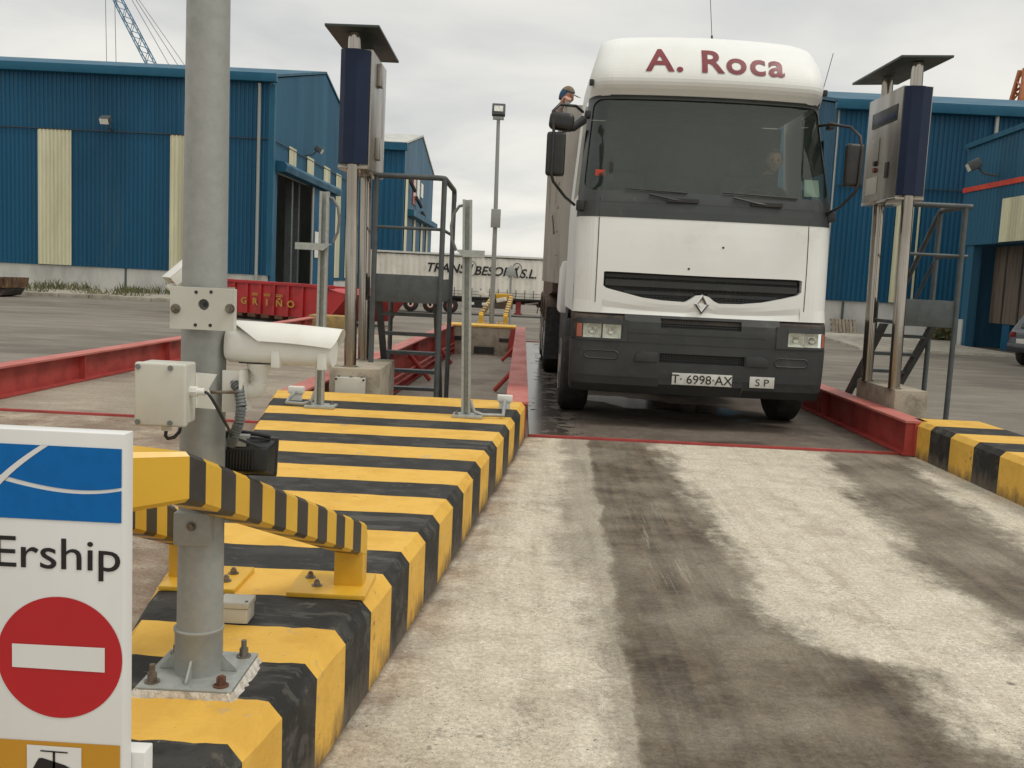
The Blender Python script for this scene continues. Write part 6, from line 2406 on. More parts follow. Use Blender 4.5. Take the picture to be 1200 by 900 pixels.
# upper cab sides, with side windows
for s_ in (-1, 1):
    p = MB()
    side(p, 2.24, 3.215, 3, s_, 9.95)
    part('door_pillar', p, M['cab_black'], tr)
    p = MB()
    side(p, 2.015, 2.24, 1, s_, CABY, 9.85)
    side(p, 2.24, 3.215, 3, s_, CABY, 10.75)
    part('cab_side', p, M['cab_white'], tr)
    p = MB()
    side(p, 2.24, 3.215, 3, s_, 10.75, 9.95)
    part('side_window', p, M['glass_clear'], tr)
tm = text_mb('A. Roca', .335, lambda u, v: surf_x(TC + .03 + u, 3.44 + v * .98, .007), cuts=40, bold=.0075, w=1.12, space=1.12)
part('lettering', tm, M['maroon'], tr)

# bumper
IN = lambda x: (.655, .745) if 1.33 <= x <= 2.15 else None
p = MB()
skin(p, .34, .835, 6, hole=IN, depth=.07)
side(p, .34, .835, 1, -1, 9.95)
side(p, .34, .835, 1, 1, 9.95)
bp = part('bumper', p, M['bumper'], tr, smooth=35)
p = MB()
UP = lambda x: (.985, 1.075) if 1.33 <= x <= 2.12 else None
skin(p, .8351, 1.10, 4, xn0=-.60, xn1=.60, hole=UP, depth=.07)
part('upper_bumper', p, M['bumper'], tr, smooth=35)
p = MB()
p.box(1.2, 2.3, TY + .08, TY + .09, .62, 1.09)
part('intake_back', p, M['grille'], tr)
mesh_bars('intake_mesh', tr, 1.34, 2.14, .66, .74, 30, 4, -.03, t=.003)
mesh_bars('intake_mesh', tr, 1.34, 2.11, .99, 1.07, 30, 4, -.03, t=.003)
# crease lines and pressed shapes of the bumper
for z in (.835, .50, .925):
    p = MB()
    xs_ = [.50 + 2.35 * i / 50 for i in range(51)] if z < .9 else [1.02 + 1.32 * i / 40 for i in range(41)]
    for a, b in zip(xs_, xs_[1:]):
        p.add([surf_x(a, z - .004, .003), surf_x(b, z - .004, .003), surf_x(b, z + .004, .003), surf_x(a, z + .004, .003)], [(0, 1, 2, 3)])
    part('crease_line', p, M['grille'], tr)


def pressed(xc, zc_, hw, hh, r=.03):
    q = MB()
    pts = rrect(hw, -hh, hh, hw, r, 5)
    n_ = len(pts)
    o_ = [surf_x(xc + x, zc_ + z, .003) for x, z in pts]
    i_ = [surf_x(xc + x * (1 - .03 / hw), zc_ + z * (1 - .018 / hh), -.012) for x, z in pts]
    q.add(o_ + i_, [(i, (i + 1) % n_, n_ + (i + 1) % n_, n_ + i) for i in range(n_)])
    q.add([v + Vector((0, -.014, 0)) for v in i_], [tuple(range(n_))])
    part('pressed_panel', q, M['bumper'], tr, smooth=30)


for xc, hw in ((.78, .17), (2.60, .17)):
    q = MB()
    pts = rrect(hw, -.045, .045, hw, .044, 6)
    n_ = len(pts)
    o_ = [surf_x(xc + x, .705 + z, .002) for x, z in pts]
    m_ = [surf_x(xc + x * .95, .705 + z * .85, .010) for x, z in pts]
    i_ = [surf_x(xc + x * .90, .705 + z * .7, .003) for x, z in pts]
    q.add(o_ + m_ + i_, [(i, (i + 1) % n_, n_ + (i + 1) % n_, n_ + i) for i in range(n_)] + [(n_ + i, n_ + (i + 1) % n_, 2 * n_ + (i + 1) % n_, 2 * n_ + i) for i in range(n_)] + [tuple(2 * n_ + i for i in range(n_))])
    part('pressed_panel', q, M['bumper'], tr, smooth=30)
for xc, s_ in ((1.20, 1), (2.28, -1)):
    q = MB()
    q.prism([(xc - .10 * s_, .655), (xc + .12 * s_, .655), (xc + .12 * s_, .75), (xc - .03 * s_, .755), (xc - .09 * s_, .72)], 'y', TY + .0 - .008 + .0, TY + .03)
    part('towing_cover', q, M['bumper'], tr, bev=.006)
q = MB()
q.box(1.466, 2.040, TY - .012, TY - .004, .452, .565)
pl = part('number_plate', q, M['plate'], tr, bev=.003)
part('plate_lettering', text_mb('T\u00b7 6998\u00b7AX', .118, lambda u, v: (1.753 + u, TY - .0145, .468 + v), bold=.0008, w=1.03, space=1.0), M['ink'], pl)
q = MB()
q.box(2.212, 2.448, TY + .002 - .012 + .015, TY + .012, .455, .562)
pl = part('service_plate', q, M['plate'], tr, bev=.003)
part('plate_lettering', text_mb('S P', .095, lambda u, v: (2.33 + u, TY + .0025, .475 + v), bold=0, w=1.15), M['ink'], pl)

# headlights
for s_, x0, x1, l0, l1 in ((-1, .535, 1.02, .60, .96), (1, 2.44, 2.93, 2.56, 2.88)):
    h = MB()
    nn_ = 16
    hz0, hz1 = .838, 1.045
    # black housing following the skin with an opening for the lamp
    def hh(x): return (.862, .995) if l0 - .012 <= x <= l1 + .012 else None
    xs_ = sorted({x0 + (x1 - x0) * i / nn_ for i in range(nn_ + 1)} | {l0 - .012, l1 + .012})
    for a, b in zip(xs_, xs_[1:]):
        mz = hh((a + b) / 2)
        for lo, hi in ([(hz0, mz[0]), (mz[1], hz1)] if mz else [(hz0, hz1)]):
            h.add([surf_x(a, lo, .012), surf_x(b, lo, .012), surf_x(b, hi, .012), surf_x(a, hi, .012)], [(0, 1, 2, 3)])
        if mz:
            for z in mz:
                v0, v1 = surf_x(a, z, .012), surf_x(b, z, .012)
                h.add([v0, v1, v1 + Vector((0, .05, 0)), v0 + Vector((0, .05, 0))], [(0, 1, 2, 3)])
        for z in (hz0, hz1):
            v0, v1 = surf_x(a, z, .012), surf_x(b, z, .012)
            h.add([v0, v1, v1 + Vector((0, .04, 0)), v0 + Vector((0, .04, 0))], [(0, 1, 2, 3)])
    H = part('headlight', h, M['bumper'], tr, smooth=30)
    q = MB()
    m = (l0 + l1) / 2
    for a, b in ((l0, m - .006), (m + .006, l1)):
        P0, P1 = surf_x(a, .93, -.02), surf_x(b, .93, -.02)
        yb_ = max(P0.y, P1.y)
        cx_, cz_ = (a + b) / 2, .928
        rw, rh = (b - a) / 2, .066
        for i in range(4):      # stepped reflector bowl
            k0, k1 = 1 - i * .22, 1 - (i + 1) * .22
            y0_, y1_ = yb_ - .02 + i * .014, yb_ - .02 + (i + 1) * .014
            o_ = [(cx_ - rw * k0, y0_, cz_ - rh * k0), (cx_ + rw * k0, y0_, cz_ - rh * k0), (cx_ + rw * k0, y0_, cz_ + rh * k0), (cx_ - rw * k0, y0_, cz_ + rh * k0)]
            i_ = [(cx_ - rw * k1, y1_, cz_ - rh * k1), (cx_ + rw * k1, y1_, cz_ - rh * k1), (cx_ + rw * k1, y1_, cz_ + rh * k1), (cx_ - rw * k1, y1_, cz_ + rh * k1)]
            q.add(o_ + i_, [(0, 1, 5, 4), (1, 2, 6, 5), (2, 3, 7, 6), (3, 0, 4, 7)] + ([(4, 5, 6, 7)] if i == 3 else []))
    part('reflector', q, M['lens'], H)
    q = MB()
    for a in (l0 + (l1 - l0) * .25, l0 + (l1 - l0) * .75):
        P = surf_x(a, .93, -.02)
        q.lathe([(.012, .0), (.028, -.004), (.030, .02), (.045, .024)], (a, P.y + .015, .928), 'y', 16)
    part('bulb_holder', q, M['chrome'], H, smooth=40)
    q = MB()
    nl = 8
    for i in range(nl):
        a, b = l0 - .01 + (l1 - l0 + .02) * i / nl, l0 - .01 + (l1 - l0 + .02) * (i + 1) / nl
        q.add([surf_x(a, .863, .008), surf_x(b, .863, .008), surf_x(b, .994, .008), surf_x(a, .994, .008)], [(0, 1, 2, 3)])
    part('lens_cover', q, M['glass_clear'], H, smooth=60)
    q = MB()
    a0, a1 = (.54, .588) if s_ < 0 else (2.89, 2.92)
    for i in range(5):
        a, b = a0 + (a1 - a0) * i / 5, a0 + (a1 - a0) * (i + 1) / 5
        q.add([surf_x(a, .865, .016), surf_x(b, .865, .016), surf_x(b, .992, .016), surf_x(a, .992, .016)], [(0, 1, 2, 3)])
    part('indicator_lens', q, M['amber'], H)
# dark gap between lamp housings and cab
p = MB()
skin(p, 1.03, 1.101, 2, out=-.03)
skin(p, .835, 1.04, 2, out=-.16)
part('cab_underside', p, M['chassis'], tr)

# wipers
for x0, x1, xp in ((.93, 1.52, 1.50), (1.86, 2.58, 2.30)):
    q = MB()
    pts = [surf_x(x0 + (x1 - x0) * i / 6, 2.29 - .02 * i / 6, .022) for i in range(7)]
    q.tube(pts, .008, 6)
    w_ = part('wiper', q, M['grille'], tr)
    q = MB()
    q.tube([surf_x(xp, 2.19, .02), surf_x(xp - .12, 2.20, .035), surf_x(xp - .34, 2.245, .035)], .012, 6)
    q.obox(surf_x(xp - .02, 2.195, .02), .3, .03, .035)
    part('wiper_arm', q, M['grille'], w_)

# mirrors
for s_ in (-1, 1):
    m = MB()
    if s_ < 0:
        c = Vector((.245, 9.25, 2.545))
        m.obox(c, .175, .10, .40, R(-6), 0, 0)
    else:
        c = Vector((2.995, 9.25, 2.57))
        m.obox(c, .165, .10, .39, R(6), 0, 0)
    mr = part('mirror_housing', m, M['black_plastic'], tr, bev=.035, seg=4)
    m = MB()
    m.obox(c + Vector((0, .052, 0)), .13, .004, .34)
    part('mirror_glass', m, M['chrome'], mr)
    m = MB()
    if s_ < 0:
        m.tube([(.50, 9.75, 3.02), (.42, 9.5, 3.03), (.26, 9.28, 3.0), (.20, 9.24, 2.93), (.215, 9.2, 2.75), (.21, 9.19, 2.36), (.235, 9.2, 2.29), (.36, 9.4, 2.17), (.46, 9.62, 2.12)], .014, 10)
    else:
        m.tube([(2.80, 9.8, 3.0), (2.86, 9.6, 2.99), (2.96, 9.3, 2.92), (3.03, 9.24, 2.83), (3.045, 9.2, 2.7), (3.035, 9.19, 2.40), (3.01, 9.2, 2.32), (2.95, 9.4, 2.20), (2.86, 9.7, 2.12)], .014, 10)
    part('mirror_arm', m, M['black_plastic'], tr, smooth=60)
    m = MB()
    x = .52 if s_ < 0 else 2.94
    m.obox((x, 9.65, 2.12), .08, .1, .10)
    m.obox((x + .03 * -s_, 9.78, 3.0), .06, .12, .07)
    part('mirror_mount', m, M['black_plastic'], tr, bev=.015)
m = MB()
m.obox((.285, 9.27, 2.845), .23, .13, .165, R(-4), R(6), 0)
part('wide_angle_mirror', m, M['black_plastic'], tr, bev=.06, seg=5)
m = MB()
m.tube([(.32, 9.33, 2.80), (.40, 9.45, 2.83), (.50, 9.68, 2.93)], .045, 10)
part('wide_angle_arm', m, M['black_plastic'], tr, smooth=60)
# aerials, roof marker lamp
for (a, b) in (((1.84, 10.5, 3.86), (1.80, 10.6, 4.4)), ((2.84, 10.0, 3.22), (2.96, 10.05, 3.75))):
    m = MB()
    A, B = Vector(a), Vector(b)
    m.tube([A, A + (B - A) * .22], .011, 8)
    m.tube([A + (B - A) * .22, B], .0035, 6)
    part('aerial', m, M['black_plastic'], tr)
for s_ in (-1, 1):
    m = MB()
    m.obox((TC + s_ * 1.15, 9.95, 3.34), .04, .06, .06)
    part('marker_lamp', m, M['black_plastic'], tr, bev=.01)

# cab interior
p = MB()
p.box(.62, 2.86, 9.75, 10.15, 1.9, 2.25)
part('dashboard', p, M['dash'], tr, bev=.03)
p = MB()
p.box(.56, 2.90, 9.8, 11.4, 1.30, 1.36)
p.box(.60, 2.84, 11.38, 11.43, 1.36, 3.2).box(.85, 2.62, 11.38, 11.43, 3.2, 3.95)
p.box(.65, 2.80, 10.0, 11.38, 3.21, 3.25)
part('cab_lining', p, M['cab_in'], tr)
for x in (.80, 2.08):
    p = MB()
    p.box(x, x + .52, 10.45, 10.95, 1.36, 1.95)
    p.hexa([(x, 10.85, 1.951), (x + .52, 10.85, 1.951), (x + .52, 11.0, 1.951), (x, 11.0, 1.951), (x + .05, 11.0, 2.6), (x + .47, 11.0, 2.6), (x + .47, 11.12, 2.6), (x + .05, 11.12, 2.6)])
    p.box(x + .14, x + .38, 11.02, 11.12, 2.62, 2.85)
    part('seat', p, M['cab_in'], tr, bev=.03)
p = MB()
rim = []
for i in range(29):
    a = 2 * math.pi * i / 28
    rim.append((2.36 + .23 * math.cos(a), 10.18 + .10 * math.sin(a), 2.21 + .20 * math.sin(a)))
p.tube(rim, .016, 8, caps=False)
p.tube([(2.36, 10.18, 2.21), (2.36, 9.95, 2.0)], .03, 8)
p.tube([rim[0], (2.36, 10.18, 2.20), rim[14]], .014, 6)
part('steering_wheel', p, M['black_plastic'], tr, smooth=60)
q = MB()
q.add([surf_x(2.66, 2.30, -.035), surf_x(2.82, 2.305, -.035), surf_x(2.815, 2.47, -.035), surf_x(2.665, 2.465, -.035)], [(0, 1, 2, 3)])
part('paper_notice', q, M['paper'], tr)
q = MB()
q.obox((.70, 9.66, 2.44), .10, .012, .06)
part('red_tag', q, M['red_bright'], tr)
q = MB()
q.obox((.795, 9.64, 2.46), .035, .02, .17)
q.cyl((.795, 9.64, 2.38), (.79, 9.62, 2.2), .004, 6)
part('toll_transponder', q, M['black_plastic'], tr)

# chassis, steps, wheels
p = MB()
p.box(.95, 1.15, 9.8, 19.6, .62, .86).box(2.2, 2.4, 9.8, 19.6, .62, .86)
for y in (10.3, 12.2, 14.6, 16.4, 18.4): p.box(1.15, 2.2, y, y + .12, .64, .84)
part('chassis_frame', p, M['chassis'], tr)
p = MB()
p.box(.9, 2.5, 9.75, 10.1, .42, .62)
part('front_crossmember', p, M['chassis'], tr)


def truck_wheel(x0, x1, y, r=.49):
    q = MB()
    s_ = x1 - x0
    q.lathe([(r * .55, 0), (r * .9, .0), (r * .985, .03), (r, .07), (r, s_ - .07), (r * .985, s_ - .03), (r * .9, s_), (r * .55, s_)], (x0, y, r + .008), 'x', 36)
    o = part('wheel', q, M['rubber'], tr, smooth=35)
    q = MB()
    outx, d = (x0, 1) if x0 < TC else (x1, -1)
    q.lathe([(r * .2, d * .0), (r * .24, d * .05), (r * .5, d * .08), (r * .56, d * .0), (r * .56, d * .12)], (outx - d * .005, y, r + .008), 'x', 24)
    part('rim', q, M['tipper'], o, smooth=35)


truck_wheel(.44, .74, 10.6)
truck_wheel(2.70, 2.98, 10.55)
for y in (14.9, 16.25, 17.6):
    truck_wheel(.36, .66, y)
    truck_wheel(.68, .98, y)
    truck_wheel(2.38, 2.66, y)
    truck_wheel(2.68, 2.98, y)
for s_ in (-1, 1):
    X = TC + s_ * 1.215
    p = MB()
    a, b = sorted((X, X - s_ * .30))
    # wheel arch of the cab
    arch = [(9.96, .36), (9.96, 1.10), (11.45, 1.10), (11.45, .70), (11.22, .70)] + [(10.55 + .66 * math.cos(R(k)), .50 + .62 * math.sin(R(k))) for k in range(12, 169, 12)] + [(9.98, .36)]
    p.prism(arch, 'x', a, b)
    part('wheel_arch', p, M['bumper'], tr)
    p = MB()
    a, b = sorted((X + s_ * .075, X - s_ * .30))
    p.hexa([(a, 11.5, 1.0), (b, 11.5, 1.0), (b, 12.4, 1.0), (a, 12.4, 1.0), (a, 11.5, 1.62), (b, 11.5, 1.62), (b, 12.2, 1.55), (a, 12.2, 1.55)])
    part('side_fairing', p, M['cab_white'], tr, bev=.05)
    p = MB()
    a, b = sorted((X - s_ * .03, X - s_ * .42))
    p.box(a, b, 11.55, 13.9, .45, .98)
    part('fuel_tank', p, M['bumper'], tr, bev=.06)

# tipper body
p = MB()
tx0, tx1, ty0, ty1, tz0, tz1 = .43, 2.93, 12.05, 20.4, 1.35, 3.48
p.box(tx0, tx0 + .06, ty0, ty1, tz0, tz1).box(tx1 - .06, tx1, ty0, ty1, tz0, tz1)
p.box(tx0 + .06, tx1 - .06, ty0, ty0 + .06, tz0, tz1).box(tx0 + .06, tx1 - .06, ty1 - .06, ty1, tz0, tz1)
p.box(tx0 + .06, tx1 - .06, ty0 + .06, ty1 - .06, tz0, tz0 + .06)
tb = part('tipper_body', p, M['tipper'], tr, label='dusty grey tipper body behind the cab')
for x in (tx0 - .03, tx1 - .03):
    p = MB()
    p.box(x, x + .06, ty0 - .02, ty1 + .02, tz1, tz1 + .07)
    part('top_rail', p, M['tipper'], tb, bev=.01)
k = 0
for y in [ty0 + .05 + i * .92 for i in range(10)]:
    for x in (tx0 - .035, tx1):
        p = MB()
        p.box(x, x + .035, y, y + .07, tz0, tz1)
        part('side_rib', p, M['tipper'], tb)
p = MB()
p.hexa([(tx0 - .02, 13.6, 1.22), (tx1, 13.6, 1.22), (tx1, 19.5, .98), (tx0 - .02, 19.5, .98), (tx0 - .02, 13.6, 1.35), (tx1, 13.6, 1.35), (tx1, 19.5, 1.35), (tx0 - .02, 19.5, 1.35)])
part('body_subframe', p, M['brown_trim'], tb)
for y in (14.9, 16.25, 17.6):
    for (a, b) in ((.34, 1.0), (2.36, 3.0)):
        p = MB()
        pts = [(y + .60 * math.cos(R(q)), .55 + .60 * math.sin(R(q))) for q in range(25, 156, 13)]
        pts2 = [(y + .57 * math.cos(R(q)), .55 + .57 * math.sin(R(q))) for q in range(155, 24, -13)]
        p.prism(pts + pts2, 'x', a, b)
        part('mudguard', p, M['brown_trim'], tr)
for y in (14.15, 18.4):
    p = MB()
    p.box(.36, .96, y, y + .02, .25, 1.0)
    part('mud_flap', p, M['rubber'], tr)
for x in (.40,):
    for z in [1.4 + .3 * i for i in range(7)]:
        p = MB()
        p.tube([(x, 12.35, z), (x, 12.75, z)], .012, 6)
        part('ladder_rung', p, M['galv'], tb)
p = MB()
p.tube([(.38, 13.2, 2.0), (.36, 13.6, 2.25), (.37, 14.6, 2.35)], .012, 6)
part('side_strap', p, M['black_plastic'], tb)
p = MB()
p.add([(tx0 + .06, ty0 + .06, 2.02), (tx1 - .06, ty0 + .06, 2.02), (tx1 - .06, ty1 - .06, 2.05), (tx0 + .06, ty1 - .06, 2.05)], [(0, 1, 2, 3)])
ld = part('load', p, M['boards'], tb)


# ================================================================== PEOPLE
def head_mesh(c, s, yaw=0, pitch=0):
    """a head with brow, nose, lips, chin and ears; looks along -Y before turning"""
    rot = Matrix.Rotation(yaw, 3, 'Z') @ Matrix.Rotation(pitch, 3, 'X')
    vs, fs = [], []
    NU, NV = 32, 24

    def P(a, b):        # a: longitude (0 = face), b: latitude -90..90
        x = math.sin(a) * math.cos(b) * .076
        y = -math.cos(a) * math.cos(b) * .095
        z = math.sin(b) * .118
        f = max(0, math.cos(a)) * math.cos(b)
        if z < -.02: x *= 1 - .32 * min(1, (-z - .02) / .08)
        if z < 0 and y > 0: y *= 1 - .35 * min(1, -z / .1)
        nose = math.exp(-((x / .013) ** 2)) * math.exp(-(((z + .018) / .026) ** 2)) * f
        y -= .026 * nose
        brow = math.exp(-(((z - .022) / .010) ** 2)) * math.exp(-((x / .05) ** 2)) * f
        y -= .006 * brow
        for e in (-.03, .03):
            y += .010 * math.exp(-(((x - e) / .014) ** 2)) * math.exp(-(((z - .004) / .010) ** 2)) * f
        y -= .006 * math.exp(-((x / .022) ** 2)) * math.exp(-(((z + .056) / .008) ** 2)) * f
        y += .004 * math.exp(-((x / .024) ** 2)) * math.exp(-(((z + .064) / .004) ** 2)) * f
        y -= .010 * math.exp(-((x / .024) ** 2)) * math.exp(-(((z + .095) / .014) ** 2)) * f
        return rot @ Vector((x, y, z)) * s + Vector(c)
    for j in range(NV + 1):
        for i in range(NU):
            vs.append(P(2 * math.pi * i / NU, -math.pi / 2 + math.pi * j / NV))
    for j in range(NV):
        for i in range(NU): fs.append((j * NU + i, j * NU + (i + 1) % NU, (j + 1) * NU + (i + 1) % NU, (j + 1) * NU + i))
    m = MB()
    m.add(vs, fs)
    for e in (-1, 1):
        cc = Vector(c) + rot @ Vector((e * .078, .008, -.005)) * s
        vs2 = []
        for j in range(7):
            for i in range(10):
                a, b = 2 * math.pi * i / 10, -math.pi / 2 + math.pi * j / 6
                vs2.append(cc + rot @ Vector((math.cos(b) * math.cos(a) * .008, math.cos(b) * math.sin(a) * .018, math.sin(b) * .03)) * s)
        m.add(vs2, [(j * 10 + i, j * 10 + (i + 1) % 10, (j + 1) * 10 + (i + 1) % 10, (j + 1) * 10 + i) for j in range(6) for i in range(10)])
    return m, rot


def skin_body(name, joints, edges, parent, mats, hand_specs, head, shirt_z, neck_z):
    """one continuous body: skinned skeleton and head, fused by remeshing"""
    me = bpy.data.meshes.new('sk')
    me.from_pydata([j[0] for j in joints], edges, [])
    ob = bpy.data.objects.new('sk', me)
    COL.objects.link(ob)
    md = ob.modifiers.new('s', 'SKIN')
    sv = me.skin_vertices[0].data
    for i, j in enumerate(joints):
        sv[i].radius = (j[1], j[2] if len(j) > 2 else j[1])
        sv[i].use_root = (i == 0)
    sub = ob.modifiers.new('u', 'SUBSURF')
    sub.levels = 2
    dg = bpy.context.evaluated_depsgraph_get()
    dg.update()
    body = bpy.data.meshes.new_from_object(ob.evaluated_get(dg))
    bpy.data.objects.remove(ob)
    bm = bmesh.new()
    bm.from_mesh(body)
    hm = bpy.data.meshes.new('h')
    hm.from_pydata([tuple(v) for v in head.v], [], head.f)
    bm.from_mesh(hm)
    bpy.data.meshes.remove(hm)
    bm.to_mesh(body)
    bm.free()
    ob = bpy.data.objects.new('r', body)
    COL.objects.link(ob)
    rm = ob.modifiers.new('r', 'REMESH')
    rm.mode = 'VOXEL'
    rm.voxel_size = .0085
    dg = bpy.context.evaluated_depsgraph_get()
    dg.update()
    fin = bpy.data.meshes.new_from_object(ob.evaluated_get(dg))
    bpy.data.objects.remove(ob)
    bpy.data.meshes.remove(body)
    fin.materials.clear()
    for m in mats: fin.materials.append(m)
    off = wloc(parent)
    for p_ in fin.polygons:
        p_.material_index = shirt_z(p_.center)
    for v in fin.vertices: v.co -= off
    fin.shade_smooth()
    fin.name = name
    o = bpy.data.objects.new(name, fin)
    COL.objects.link(o)
    o.parent = parent
    return o


def hand_chain(J, E, wrist_i, d, side_v, up, curl=.5, s=1.0):
    """palm plus five bent fingers rooted at the wrist joint"""
    d, side_v, up = Vector(d).normalized(), Vector(side_v).normalized(), Vector(up).normalized()
    w = Vector(J[wrist_i][0])
    palm = len(J)
    J.append((tuple(w + d * .05 * s), .034 * s, .018 * s))
    E.append((wrist_i, palm))
    for k, (off, ln) in enumerate(((-.030, .068), (-.011, .078), (.010, .074), (.029, .058))):
        a = len(J)
        b0 = w + d * .088 * s + side_v * off * s
        J.append((tuple(b0), .010 * s))
        E.append((palm, a))
        b1 = b0 + (d - up * curl * .6).normalized() * ln * .5 * s
        J.append((tuple(b1), .009 * s))
        E.append((a, a + 1))
        b2 = b1 + (d * .5 - up * (curl + .4)).normalized() * ln * .45 * s
        J.append((tuple(b2), .008 * s))
        E.append((a + 1, a + 2))
    a = len(J)
    J.append((tuple(w + d * .045 * s - side_v * .042 * s), .011 * s))
    E.append((palm, a))
    J.append((tuple(w + d * .085 * s - side_v * .062 * s - up * .01), .009 * s))
    E.append((a, a + 1))


# driver
dr = thing('person', 'driver in a dark jacket seen dimly behind the windscreen of the white lorry', 'person', (2.36, 10.7, 1.95))
hc = Vector((2.50, 10.22, 2.70))
J = [((2.38, 10.68, 2.02), .15, .12), ((2.40, 10.62, 2.22), .14, .11), ((2.43, 10.52, 2.40), .165, .11), ((2.46, 10.40, 2.50), .08), ((2.485, 10.28, 2.60), .052),
     ((2.25, 10.46, 2.44), .062), ((2.13, 10.36, 2.22), .048), ((2.15, 10.22, 2.24), .030), ((2.64, 10.44, 2.42), .062), ((2.70, 10.36, 2.20), .048), ((2.585, 10.24, 2.22), .030),
     ((2.28, 10.58, 1.98), .095), ((2.27, 10.22, 1.96), .075), ((2.27, 10.15, 1.52), .055), ((2.27, 10.02, 1.42), .04), ((2.50, 10.58, 1.98), .095), ((2.51, 10.22, 1.96), .075), ((2.51, 10.15, 1.52), .055), ((2.51, 10.02, 1.42), .04)]
E_ = [(0, 1), (1, 2), (2, 3), (3, 4), (2, 5), (5, 6), (6, 7), (2, 8), (8, 9), (9, 10), (0, 11), (11, 12), (12, 13), (13, 14), (0, 15), (15, 16), (16, 17), (17, 18)]
hand_chain(J, E_, 7, (.1, -.9, .1), (-1, 0, 0), (0, .3, 1), .8, .9)
hand_chain(J, E_, 10, (-.1, -.9, .1), (1, 0, 0), (0, .3, 1), .8, .9)
hm_, rot = head_mesh(hc, 1.0, R(-8), R(4))
skin_body('body', J, E_, dr, [M['shirt_dark'], M['skin'], M['trousers']], None, hm_,
          lambda c: (1 if (c.z + 0) > 2.575 or (c.y < 10.235 and c.z > 2.1) else (2 if c.z < 2.07 else 0)), 0)


def hair_cap(parent, c, rot, s, mat, z_lo=.02, name='hair', grow=1.10):
    m = MB()
    NU, NV = 24, 10
    vs = []
    for j in range(NV + 1):
        for i in range(NU):
            a = 2 * math.pi * i / NU
            lo = z_lo + (.055 if math.cos(a) > .2 else -.06 * (1 - max(0, math.cos(a) + .8)))
            b0 = math.asin(max(-.9, min(.9, lo / .118)))
            b = b0 + (math.pi / 2 - b0) * j / NV
            vs.append(rot @ Vector((math.sin(a) * math.cos(b) * .076, -math.cos(a) * math.cos(b) * .095, math.sin(b) * .118)) * s * grow + Vector(c))
    m.add(vs, [(j * NU + i, j * NU + (i + 1) % NU, (j + 1) * NU + (i + 1) % NU, (j + 1) * NU + i) for j in range(NV) for i in range(NU)])
    return part(name, m, mat, parent, smooth=60)


hair_cap(dr, hc, rot, 1.0, M['hair'])
for e in (-.03, .03):
    m = MB()
    cc = hc + rot @ Vector((e, -.083, .004))
    m.lathe([(.001, -.009), (.008, -.006), (.011, .0), (.008, .006)], tuple(cc), 'y', 12)
    part('eye', m, M['ink'], dr, smooth=60)

# man standing in the tipper body
mn = thing('person', 'man in a blue cap standing in the tipper behind the cab', 'person', (.66, 12.55, 2.03))
hc = Vector((.43, 12.42, 3.64))
F = 2.06
J = [((.66, 12.60, 2.92), .13, .10), ((.63, 12.56, 3.12), .125, .10), ((.58, 12.50, 3.34), .16, .10), ((.545, 12.47, 3.42), .08), ((.46, 12.44, 3.53), .05),
     ((.36, 12.44, 3.40), .065), ((.33, 12.30, 3.44), .05), ((.40, 12.14, 3.57), .032), ((.78, 12.52, 3.38), .065), ((.88, 12.44, 3.16), .05), ((.80, 12.24, 3.30), .034),
     ((.56, 12.60, 2.84), .095), ((.55, 12.56, 2.46), .07), ((.55, 12.62, 2.14), .045), ((.55, 12.50, 2.09), .045), ((.77, 12.60, 2.84), .095), ((.78, 12.56, 2.46), .07), ((.78, 12.62, 2.14), .045), ((.78, 12.50, 2.09), .045)]
hand_chain(J, E2_ := [(0, 1), (1, 2), (2, 3), (3, 4), (2, 5), (5, 6), (6, 7), (2, 8), (8, 9), (9, 10), (0, 11), (11, 12), (12, 13), (13, 14), (0, 15), (15, 16), (16, 17), (17, 18)], 7, (.3, -.8, -.1), (-1, -.3, 0), (0, 0, 1), .8, .95)
hand_chain(J, E2_, 10, (0, -.8, -.2), (1, 0, 0), (0, 0, 1), .7, .95)
hm_, rot = head_mesh(hc, .92, R(62), R(18))
skin_body('body', J, E2_, mn, [M['shirt_dark'], M['skin'], M['trousers'], M['shirt_pale']], None, hm_,
          lambda c: (1 if c.z > 3.52 or c.y < 12.17 else (2 if c.z < 2.9 else (3 if c.z > 3.40 or (c.x > .5 and c.y < 12.44) else 0))), 0)
hair_cap(mn, hc, rot, .92, M['cap_blue'], z_lo=.0, name='cap', grow=1.17)
m = MB()
NU = 20
vs = []
for j in range(5):
    for i in range(NU + 1):
        a = 2 * math.pi * i / NU
        b = R(32) + (R(90) - R(32)) * j / 4
        vs.append(rot @ Vector((math.sin(a) * math.cos(b) * .076, -math.cos(a) * math.cos(b) * .095, math.sin(b) * .118)) * 1.1 + hc)
m.add(vs, [(j * (NU + 1) + i, j * (NU + 1) + i + 1, (j + 1) * (NU + 1) + i + 1, (j + 1) * (NU + 1) + i) for j in range(4) for i in range(NU)])
part('cap_crown', m, M['cap_tan'], mn, smooth=60)
m = MB()
vs = []
for i in range(13):
    a = R(-60 + 10 * i)
    for k, off in ((1.12, 0), (1.95 - .35 * abs(math.sin(a)), -.012)):
        vs.append(rot @ Vector((math.sin(a) * .078 * (1.08 if k < 1.2 else 1.15), -math.cos(a) * .098 * k, .045 + off)) + hc)
up2 = [Vector(v) + Vector((0, 0, .004)) for v in vs]
m.add(vs + up2, [(2 * i, 2 * i + 1, 2 * i + 3, 2 * i + 2) for i in range(12)] + [(26 + 2 * i, 26 + 2 * i + 2, 26 + 2 * i + 3, 26 + 2 * i + 1) for i in range(12)] + [(2 * i + 1, 26 + 2 * i + 1, 26 + 2 * i + 3, 2 * i + 3) for i in range(12)])
part('cap_peak', m, M['cap_tan'], mn, smooth=60)

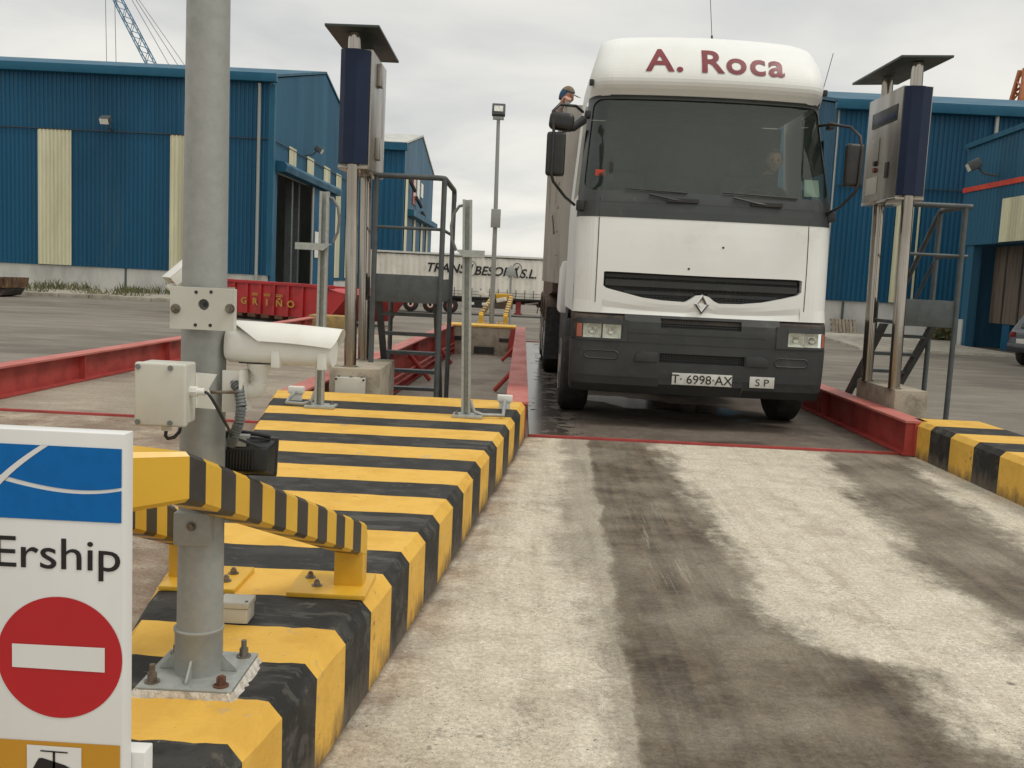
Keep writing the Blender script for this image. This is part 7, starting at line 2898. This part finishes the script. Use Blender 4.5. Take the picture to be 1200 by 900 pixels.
# ================================================================== PARKED CAR at the right edge
cr = thing('parked_car', 'dark blue hatchback cut off by the right edge of the picture', 'car', (10.85, 21.5, 0))
prof = [(21.55, .30), (21.48, .42), (21.50, .72), (21.62, .80), (21.95, 1.28), (22.15, 1.36), (22.8, 1.42), (23.6, 1.36), (24.35, .92), (25.2, .80), (25.5, .60), (25.52, .34), (25.4, .28)]
cx0, cx1 = 10.85, 12.5
vs, n = [], len(prof)
for x, k in ((cx0 + .02, 1), (cx0, 1), (cx1, 1), (cx1 - .02, 1)):
    for (y, z) in prof:
        tuck = max(0, (z - .8)) * .30
        s_ = 1 if x < 11.6 else -1
        vs.append((x + s_ * tuck, y, z))
m = MB()
m.add(vs[n:3 * n], [(i, (i + 1) % n, n + (i + 1) % n, n + i) for i in range(n)] + [tuple(range(n)), tuple(range(2 * n - 1, n - 1, -1))])
body = part('body', m, M['car_paint'], cr, bev=.05, seg=3)
m = MB()
m.hexa([(11.02, 21.63, .84), (12.33, 21.63, .84), (12.33, 21.66, .84), (11.02, 21.66, .84), (11.13, 21.90, 1.24), (12.22, 21.90, 1.24), (12.22, 21.93, 1.24), (11.13, 21.93, 1.24)])
part('rear_window', m, M['glass_dark'], cr)
m = MB()
m.hexa([(10.875, 22.05, .86), (10.89, 22.05, .86), (10.89, 24.1, .86), (10.875, 24.1, .86), (10.99, 22.3, 1.27), (11.01, 22.3, 1.27), (11.01, 23.5, 1.27), (10.99, 23.5, 1.27)])
part('side_window', m, M['glass_dark'], cr)
m = MB()
m.box(10.86, 12.49, 21.43, 21.6, .30, .50)
part('rear_bumper', m, M['car_paint'], cr, bev=.03)
m = MB()
m.box(11.05, 11.45, 21.46, 21.475, .50, .60)
part('number_plate', m, M['plate'], cr)
for x in (10.88, 12.32):
    m = MB()
    m.box(x, x + .12, 21.475, 21.56, .62, .74)
    part('tail_light', m, M['tail_red'], cr, bev=.01)
m = MB()
m.box(11.2, 11.6, 21.46, 21.49, .70, .725)
part('chrome_strip', m, M['chrome'], cr)
for x in (10.83, 12.32):
    for y in (22.15, 24.75):
        m = MB()
        m.lathe([(.16, 0), (.29, .01), (.31, .04), (.31, .16), (.29, .19), (.16, .2)], (x, y, .31), 'x', 24)
        w_ = part('wheel', m, M['rubber'], cr, smooth=40)
        m = MB()
        m.lathe([(.05, -.004), (.18, .006), (.19, .03)], (x, y, .31), 'x', 20) if x < 11 else m.lathe([(.05, .204), (.18, .194), (.19, .17)], (x, y, .31), 'x', 20)
        part('hubcap', m, M['galv_light'], w_, smooth=40)
cr.location.x -= .22
cr.rotation_euler = (0, 0, R(-55))
